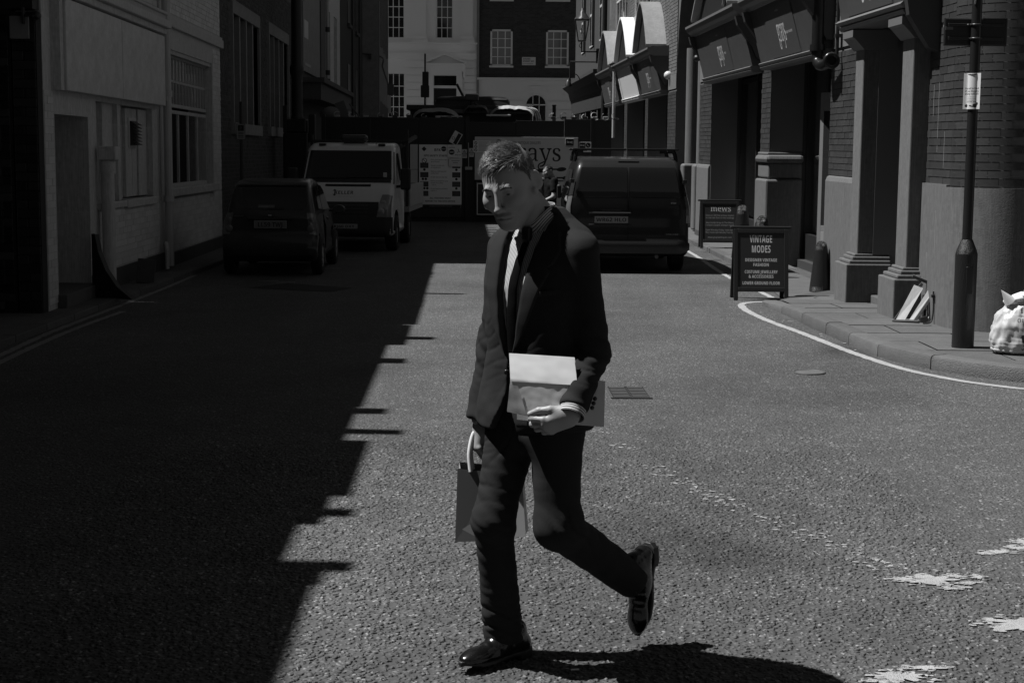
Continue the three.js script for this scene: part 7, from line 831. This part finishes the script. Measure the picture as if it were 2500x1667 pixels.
{ // man on the phone beside the van
  const k = 0.87, man = thing('person', 'dark haired man in a dark short sleeved shirt phoning beside the black van', 'person', [0.62, 0, -26.4], -1.25); man.scale.setScalar(k);
  const HM = frame(V(0, 1.6, 0.05), 0.2, 0.22, 0), dark = gm(0.01, 0.9, { specularIntensity: 0.2 });
  const shL = [0.19, 1.42, -0.02], shR = [-0.19, 1.42, -0.02], elR = [-0.25, 1.12, 0.06], wrR = [-0.1, 1.36, 0.18], elL = [0.26, 1.12, 0.02], wrL = [0.12, 1.02, 0.2];
  const head = nets(headField({ neck: [0, -0.17, -0.08] }), [-0.11, -0.19, -0.15], [0.11, 0.14, 0.14], 0.006).applyMatrix4(HM);
  const arms = nets(all(0.03, cap([0, 1.46, -0.03], 0.05, [0, 1.2, 0], 0.1), cap([0, 1.2, 0], 0.1, [0, 0.95, 0], 0.1), cap(shL, 0.045, elL, 0.04), cap(elL, 0.04, wrL, 0.028), cap(shR, 0.045, elR, 0.04), cap(elR, 0.04, wrR, 0.028), cap([0.09, 0.9, 0], 0.07, [0.1, 0.1, 0], 0.04), cap([-0.09, 0.9, 0], 0.07, [-0.1, 0.1, 0.05], 0.04)), [-0.36, 0.04, -0.2], [0.36, 1.55, 0.3], 0.014);
  const hand = (w, dir, back) => { const y = dir.normalize(), x = y.clone().cross(back).normalize(); return nets(handField([0.6, 0.9, 0.6], 0.2, [[0.01, 0.03, -0.012], [-0.002, 0.03, -0.01], [-0.006, 0.02, -0.004]]), [-0.07, -0.08, -0.12], [0.09, 0.2, 0.06], 0.006).applyMatrix4(basis(V(...w), x, y, x.clone().cross(y))); };
  obj('body', mergeGeometries([head, arms, hand(wrR, V(0.1, 1, -0.2), V(-0.6, 0, 0.8)), hand(wrL, V(-0.8, -0.2, 0.5), V(0, 0.6, 0.8))].map(plain)), skin, man);
  obj('shirt', nets((x, y, z) => { let d = smax((Math.hypot(x / interp([[0.8, 0.19], [1.1, 0.18], [1.35, 0.21], [1.46, 0.1]], y)[0], (z) / 0.125) - 1) * 0.12, Math.max(y - 1.47, 0.86 - y), 0.02); d = smin(d, cap(shL, 0.075, [0.235, 1.25, 0], 0.065)(x, y, z), 0.03); d = smin(d, cap(shR, 0.075, [-0.235, 1.25, 0.02], 0.065)(x, y, z), 0.03); return d + 0.005 * perlin.noise(x * 14, y * 14, z * 14); }, [-0.36, 0.82, -0.2], [0.36, 1.54, 0.22], 0.012), dark, man);
  obj('trousers', nets((x, y, z) => smin(smin(cap([0.09, 0.88, 0], 0.11, [0.1, 0.08, 0], 0.075)(x, y, z), cap([-0.09, 0.88, 0], 0.11, [-0.1, 0.08, 0.05], 0.075)(x, y, z), 0.05), ell([0, 0.9, 0], [0.17, 0.12, 0.12])(x, y, z), 0.04), [-0.26, 0.0, -0.2], [0.26, 1.06, 0.24], 0.014), gm(0.02, 0.8), man);
  for (const s of [-1, 1]) obj('shoe', nets(all(0.03, cap([s * 0.1, 0.045, -0.06 + (s < 0 ? 0.05 : 0)], 0.045, [s * 0.11, 0.035, 0.14 + (s < 0 ? 0.05 : 0)], 0.035)), [-0.2, -0.02, -0.15], [0.2, 0.12, 0.28], 0.01), gm(0.01, 0.4), man);
  obj('hair', hairOn(HM, 1200, (p, top) => V(p.x * 3, lerp(-1, 0.2, top), lerp(-0.4, 0.8, top))), gm(0.03, 0.45), man);
  const ph = thing('phone', 'dark phone held to the phoning man\'s face', 'phone'); man.updateMatrixWorld(); const pp = V(-0.085, 1.5, 0.19).applyMatrix4(man.matrixWorld); ph.position.copy(pp); ph.rotation.set(0.3, -1.0, 0.2); obj('case', rbox(-0.03, 0.03, -0.06, 0.06, -0.008, 0.008, 0.006), gm(0.01, 0.3), ph); obj('screen', rbox(-0.026, 0.026, -0.052, 0.052, 0.008, 0.0095, 0.0005), gm(0.01, 0.05), ph);
}

// ---------- street furniture and small things on the right ----------
function aBoard(name, label, pos, turn, w, h, draw, bg) {
  const t = thing(name, label, 'sign', pos, turn), fr = gm(0.012, 0.45), tilt = 0.2;
  for (const s of [1, -1]) {
    const g = (q) => q.rotateX(-s * tilt).translate(0, 0, s * (h * Math.sin(tilt) + 0.02));
    const p = obj(s > 0 ? 'front_leaf' : 'back_leaf', g(merge([rbox(-w / 2, -w / 2 + 0.05, 0, h, -0.018, 0.018, 0.006), rbox(w / 2 - 0.05, w / 2, 0, h, -0.018, 0.018, 0.006), rbox(-w / 2 + 0.05, w / 2 - 0.05, 0.1, 0.15, -0.018, 0.018, 0.006), rbox(-w / 2 + 0.05, w / 2 - 0.05, h - 0.05, h, -0.018, 0.018, 0.006)])), fr, t);
    obj('board', g(box(-w / 2 + 0.05, w / 2 - 0.05, 0.15, h - 0.05, -0.008, 0.006)), gm(0.03, 0.5), p);
    if (s > 0) obj('print', g(quad([-w / 2 + 0.052, 0.152, 0.0085], [w / 2 - 0.052, 0.152, 0.0085], [w / 2 - 0.052, h - 0.052, 0.0085], [-w / 2 + 0.052, h - 0.052, 0.0085])), printMat(canvasTex(512, Math.round(512 * (h - 0.2) / (w - 0.1)), draw, bg), 0.45), p);
  }
  obj('top_rail', rbox(-w / 2 - 0.04, w / 2 + 0.04, h * 0.985, h * 0.985 + 0.03, -0.03, 0.035, 0.01), fr, t); return t;
}
aBoard('pavement_sign', 'black A board advertising vintage fashion in white lettering near the kerb', [2.92, 0.004, -18.35], -0.02, 0.64, 0.84, (x, w, h) => {
  x.fillStyle = '#c4c4c4'; x.save(); x.translate(256, 78); x.scale(0.92, 1.75); x.font = 'bold 66px sans-serif'; x.fillText('ViNTAGE', 0, -8); x.restore(); x.save(); x.translate(256, 178); x.scale(0.95, 1.7); x.font = 'bold 66px sans-serif'; x.fillText('MODES', 0, 0); x.restore();
  x.font = 'bold 48px sans-serif'; [['DESIGNER VINTAGE', 300, 360], ['FASHION', 354, 180], ['COSTUME JEWELLERY', 434, 370], ['& ACCESSORIES', 486, 280], ['LOWER GROUND FLOOR', 560, 420]].forEach(([s, y, m]) => x.fillText(s, 256, y, m)); }, '#232323');
aBoard('pavement_sign', 'smaller black A board with a serif heading behind the vintage fashion board', [3.6, 0.086, -27.2], -0.02, 0.68, 0.82, (x, w, h) => {
  x.fillStyle = '#c8c8c8'; x.font = '120px serif'; x.fillText('mews', 270, 66, 320); x.font = '28px sans-serif'; x.fillStyle = '#9a9a9a'; x.fillText('antique market', 340, 112, 160); x.font = '34px sans-serif';['Discover 200 fine antique dealers', 'on over two floors in two buildings', '', 'Step inside Grays & The Mews,', 'London’s largest antique centre', '', 'Open Monday-Friday 10am-6pm', 'Many stands open Saturday 11am-5pm', '', 'www.graysantiques.com'].forEach((s, i) => x.fillText(s, 256, 170 + i * 38, 440)); }, '#282828');
{
  const bol = (label, x, d, y, h, r) => { const t = thing('bollard', label, 'bollard', [x, y, -d], 0, null); obj('body', lathe([[r * 1.35, 0], [r * 1.3, 0.06], [r * 0.8, h * 0.86], [r * 0.72, h * 0.93]], 20), gm(0.012, 0.4, { bumpMap: fineBump, bumpScale: 0.004 }), t); obj('cap', lathe([[r * 0.72, h * 0.93], [r * 0.62, h * 0.985], [r * 0.35, h * 1.03], [0.002, h * 1.04]], 20), gm(0.025, 0.25, { bumpMap: fineBump, bumpScale: 0.006 }), t); };
  bol('squat black iron bollard against the plastered pier', 3.83, 19.3, 0.02, 0.6, 0.1); bol('black dome topped bollard just behind the vintage fashion board', 3.45, 21.6, 0.012, 0.82, 0.12); bol('black dome topped bollard behind the two A boards', 3.62, 24.6, 0.085, 0.8, 0.12);
}
{ // sign post
  const p = thing('sign_post', 'tall black sign post with thick base on the near pavement', 'sign post', [3.76, 0.11, -12.88]), bk = gm(0.014, 0.35);
  obj('base', lathe([[0.0, 0], [0.09, 0], [0.09, 0.78], [0.078, 0.82], [0.045, 0.9]], 26), gm(0.014, 0.4, { bumpMap: fineBump, bumpScale: 0.003 }), p); obj('base_hatch', rbox(-0.02, 0.04, 0.45, 0.68, 0.078, 0.092, 0.008), bk, p);
  obj('pole', cyl(V(0, 0.88, 0), V(0, 3.6, 0), 0.041, 0.04, 20), bk, p);
  const s = thing('road_sign', 'back of a wide dark rectangular road sign fixed on the post', 'sign', [3.76, 2.7, -12.88], 0.04); obj('panel', extr([[-0.24, -0.1], [0.26, -0.1], [0.26, 0.1], [-0.24, 0.1]], 0.004, 0.012).translate(0, 0, -0.05), gm(0.014, 0.5), s); for (const y of [-0.055, 0.055]) { obj('channel', rbox(-0.22, 0.24, y - 0.012, y + 0.012, -0.038, -0.026, 0.003), gm(0.02, 0.4), s); obj('clamp', new THREE.TorusGeometry(0.045, 0.008, 8, 24).rotateX(Math.PI / 2).translate(0, y, 0), gm(0.03, 0.35), s); } obj('maker_label', rbox(-0.245, -0.18, 0.015, 0.04, -0.036, -0.033, 0.001), gm(0.12, 0.5), s);
  for (const [x, y] of [[0.04, 0.055], [0.04, -0.055], [-0.06, 0.055]]) obj('bolt', new THREE.SphereGeometry(0.009, 10, 8).translate(x, y, -0.024), gm(0.1, 0.3, { metalness: 0.6 }), s);
  const r = thing('road_sign', 'round road sign seen edge on above the rectangular one', 'sign', [3.73, 3.12, -12.84], 1.32); obj('disc', new THREE.CylinderGeometry(0.2, 0.2, 0.006, 40).rotateX(Math.PI / 2), gm(0.05, 0.5), r); obj('rim', new THREE.TorusGeometry(0.2, 0.007, 8, 40), gm(0.35, 0.4), r); obj('bracket', rbox(-0.03, 0.03, -0.05, 0.05, -0.05, 0, 0.005), bk, r);
  const n = thing('fly_tipping_notice', 'torn white paper notice wrapped round the sign post', 'notice', [3.76, 2.22, -12.88], -0.6); const t = canvasTex(256, 448, (x) => { x.fillStyle = '#1a1a1a'; x.font = 'bold 32px sans-serif'; ['You will be fined', 'if you illegally', 'dump rubbish'].forEach((s, i) => x.fillText(s, 128, 190 + i * 34, 216)); x.font = '17px sans-serif';['For more information or to', 'report rubbish dumped on', 'the street please call'].forEach((s, i) => x.fillText(s, 128, 296 + i * 20, 160)); x.font = 'bold 24px sans-serif'; x.fillText('020 7641 2000', 128, 358); x.fillStyle = '#222'; for (const [a, b, c, d] of [[24, 386, 40, 40], [90, 400, 60, 18], [150, 380, 70, 50], [200, 362, 30, 40], [120, 410, 50, 12]]) { x.beginPath(); x.ellipse(a + c / 2, b + d / 2, c / 2, d / 2, 0.2, 0, 7); x.fill(); } }, '#d8d8d8');
  const P = [], U = [], I = []; for (let j = 0; j <= 8; j++) for (let i = 0; i <= 16; i++) { const u = i / 16, a = lerp(-1.15, 1.15, u), v = j / 8, fl = Math.abs(a) > 0.75 ? (Math.abs(a) - 0.75) * 0.06 : 0; P.push(Math.sin(a) * 0.058 + Math.sign(a) * fl * 0.7, (v - 0.5) * 0.29, Math.cos(a) * 0.05 + fl); U.push(u, v); } for (let j = 0; j < 8; j++) for (let i = 0; i < 16; i++) { const a = j * 17 + i; I.push(a, a + 1, a + 17, a + 1, a + 18, a + 17); } const g = new THREE.BufferGeometry(); g.setAttribute('position', new THREE.Float32BufferAttribute(P, 3)); g.setAttribute('uv', new THREE.Float32BufferAttribute(U, 2)); g.setIndex(I); g.computeVertexNormals(); obj('paper', g, printMat(t, 0.8), n); obj('cable_tie', new THREE.TorusGeometry(0.051, 0.004, 6, 24).rotateX(Math.PI / 2).translate(0, 0.135, 0), gm(0.02, 0.4), n);
}
{ // recycling sack
  const t = thing('recycling_sack', 'full white printed recycling sack standing at the right edge', 'sack', [4.14, 0.11, -12.55], 0.12);
  const tx = canvasTex(1024, 512, (x) => { x.fillStyle = '#2a2a2a'; x.font = 'bold 66px sans-serif'; x.textAlign = 'left'; x.save(); x.translate(420, 150); x.rotate(-0.1); x.fillText('first mile', 20, -30); x.font = '30px sans-serif'; x.fillText('easy recycling', 20, 22); x.font = '42px sans-serif'; x.fillText('0800 612 9894', 0, 66); x.restore(); x.save(); x.translate(450, 390); x.rotate(-0.1); x.font = 'bold 84px sans-serif'; x.fillText('first mile', 0, -20); x.font = 'bold 26px sans-serif'; x.fillText('easy recycling', 10, 34); x.fillText('www.firstmile.co.uk', 0, 68); x.restore(); }, '#b4b4b4');
  const nU = 120, nV = 64, P = [], U = [], I = []; for (let j = 0; j <= nV; j++) for (let i = 0; i <= nU; i++) { const u = i / nU, v = j / nV, a = (u - 0.5) * 6.283, prof = interp([[0, 0.7], [0.06, 0.96], [0.2, 1.0], [0.45, 0.93], [0.7, 0.78], [0.9, 0.55], [1, 0.42]], v)[0]; const wr = 0.1 * perlin.noise(Math.cos(a) * 2.2 + 3, v * 5, Math.sin(a) * 2.2) + 0.1 * Math.abs(perlin.noise(Math.cos(a) * 5 + 9, v * 4 + Math.sin(a) * 2, Math.sin(a) * 5)) + 0.02 * Math.abs(perlin.noise(Math.cos(a) * 11 + 2, v * 7 + Math.sin(a) * 5, Math.sin(a) * 9)) + 0.06 * Math.abs(perlin.noise(Math.cos(a) * 2, v * 16, Math.sin(a) * 2)) * smooth(0.35, 0.1, v); const r = prof * (1 - wr), yy = v * 0.48 * (1 + 0.14 * Math.sin(a) * smooth(0.5, 1, v)); P.push(Math.sin(a) * 0.27 * r, yy + (v < 0.02 ? 0 : 0.01 * perlin.noise(a * 2, v * 9, 4)), Math.cos(a) * 0.21 * r); U.push(u, v); }
  for (let j = 0; j < nV; j++) for (let i = 0; i < nU; i++) { const a = j * (nU + 1) + i; I.push(a, a + 1, a + nU + 1, a + 1, a + nU + 2, a + nU + 1); } const g = new THREE.BufferGeometry(); g.setAttribute('position', new THREE.Float32BufferAttribute(P, 3)); g.setAttribute('uv', new THREE.Float32BufferAttribute(U, 2)); g.setIndex(I); g.computeVertexNormals(); const m = new THREE.MeshPhysicalMaterial({ map: tx, roughness: 0.4, side: THREE.DoubleSide }); obj('sack', g, m, t);
  const tops = []; for (let k = 0; k < 9; k++) { const a = -1.9 + k * 0.45; tops.push(new THREE.SphereGeometry(0.035, 10, 8).scale(1.3, 0.7, 1).translate(Math.sin(a) * 0.12, 0.47 + 0.06 * Math.sin(a) + rr(0, 0.02), Math.cos(a) * 0.09)); } obj('gathered_top', tops.concat([lathe([[0.11, 0.4], [0.09, 0.47], [0.02, 0.5]], 16)]), gm(0.66, 0.5), t); obj('tied_ear', new THREE.ConeGeometry(0.05, 0.13, 9, 3).rotateZ(0.7).translate(-0.17, 0.47, 0.04), gm(0.6, 0.45), t);
}
{ // broken furniture leaning by the pilaster
  const t = thing('broken_wooden_frame', 'broken wooden frame and pale boards leaning against the pilaster', 'broken furniture', [3.86, 0.1, -14.95]), wd = grime(0.1, 0.7), dk = grime(0.04, 0.7), pale = gm(0.5, 0.7, { map: grimeTex });
  const plank = (a, b, w, th, m, n) => { const d = b.clone().sub(a), L_ = d.length(); const g = rbox(-w / 2, w / 2, 0, L_, -th / 2, th / 2, 0.004, 1); g.applyQuaternion(new THREE.Quaternion().setFromUnitVectors(V(0, 1, 0), d.normalize())); g.translate(a.x, a.y, a.z); obj(n, g, m, t); };
  plank(V(-0.2, 0.01, 0.1), V(0.1, 0.37, -0.05), 0.03, 0.025, dk, 'rail'); plank(V(-0.2, 0.015, 0.1), V(0.02, 0.02, 0.2), 0.035, 0.03, dk, 'rail'); plank(V(-0.02, 0.02, 0.17), V(0.25, 0.34, -0.02), 0.03, 0.025, wd, 'rail'); plank(V(0.04, 0.03, 0.16), V(0.12, 0.05, 0.14), 0.06, 0.025, dk, 'block'); plank(V(0.02, 0.44, -0.1), V(0.37, 0.3, 0.0), 0.035, 0.02, wd, 'slat'); plank(V(0.22, 0.25, -0.05), V(0.46, 0.26, -0.05), 0.08, 0.02, gm(0.015, 0.6), 'slat');
  obj('panel', [quad([-0.18, 0.03, 0.11], [-0.1, 0.035, 0.14], [0.1, 0.33, 0.0], [0.02, 0.36, -0.03])], pale, t); obj('panel', [quad([-0.06, 0.04, 0.15], [-0.01, 0.04, 0.17], [0.2, 0.3, 0.0], [0.15, 0.31, -0.01])], pale, t); obj('backing', rbox(0.12, 0.3, 0, 0.26, -0.1, -0.04, 0.01), gm(0.01, 0.8), t); obj('wire', tube([V(0.02, 0.02, 0.16), V(0.1, 0.03, 0.15), V(0.14, 0.08, 0.1), V(0.12, 0.14, 0.05)], 0.004, 16, 5), gm(0.4, 0.5), t);
  const c = thing('wall_cable', 'thin dark cable dropping down the plinth behind the post', 'cable'); const q = RF.pos(14.72, 0, 0.045); obj('cable', tube([V(q.x, 0.42, q.z), V(q.x, 0.2, q.z + 0.01), V(q.x - 0.02, 0.13, q.z + 0.02), V(q.x - 0.1, 0.118, q.z + 0.06)], 0.008, 18, 6), gm(0.02, 0.5), c); obj('clip', rbox(q.x - 0.02, q.x + 0.01, 0.36, 0.39, q.z - 0.02, q.z + 0.02, 0.004), gm(0.02, 0.5), c);
  const sc = thing('paper_scrap', 'small white scrap of paper on the road by the man\'s shadow', 'litter', [0.215, 0.006, -4.93], 0.2); obj('scrap', rbox(-0.014, 0.014, 0, 0.002, -0.006, 0.006, 0.001, 1), gm(0.65, 0.8), sc);
}
{ // near right building across the side turning, outside the frame
  const b = thing('side_building', 'plain brick building on the near right outside the view', 'building'); obj('wall', box(6.2, 12, 0, 9, -8.5, 14), grime(0.1), b); for (let i = 0; i < 4; i++) obj('window', box(6.16, 6.2, 1.2, 3.2, -7 + i * 4.5, -5.4 + i * 4.5), gm(0.02, 0.08), b);
}

renderer.render(scene, camera);
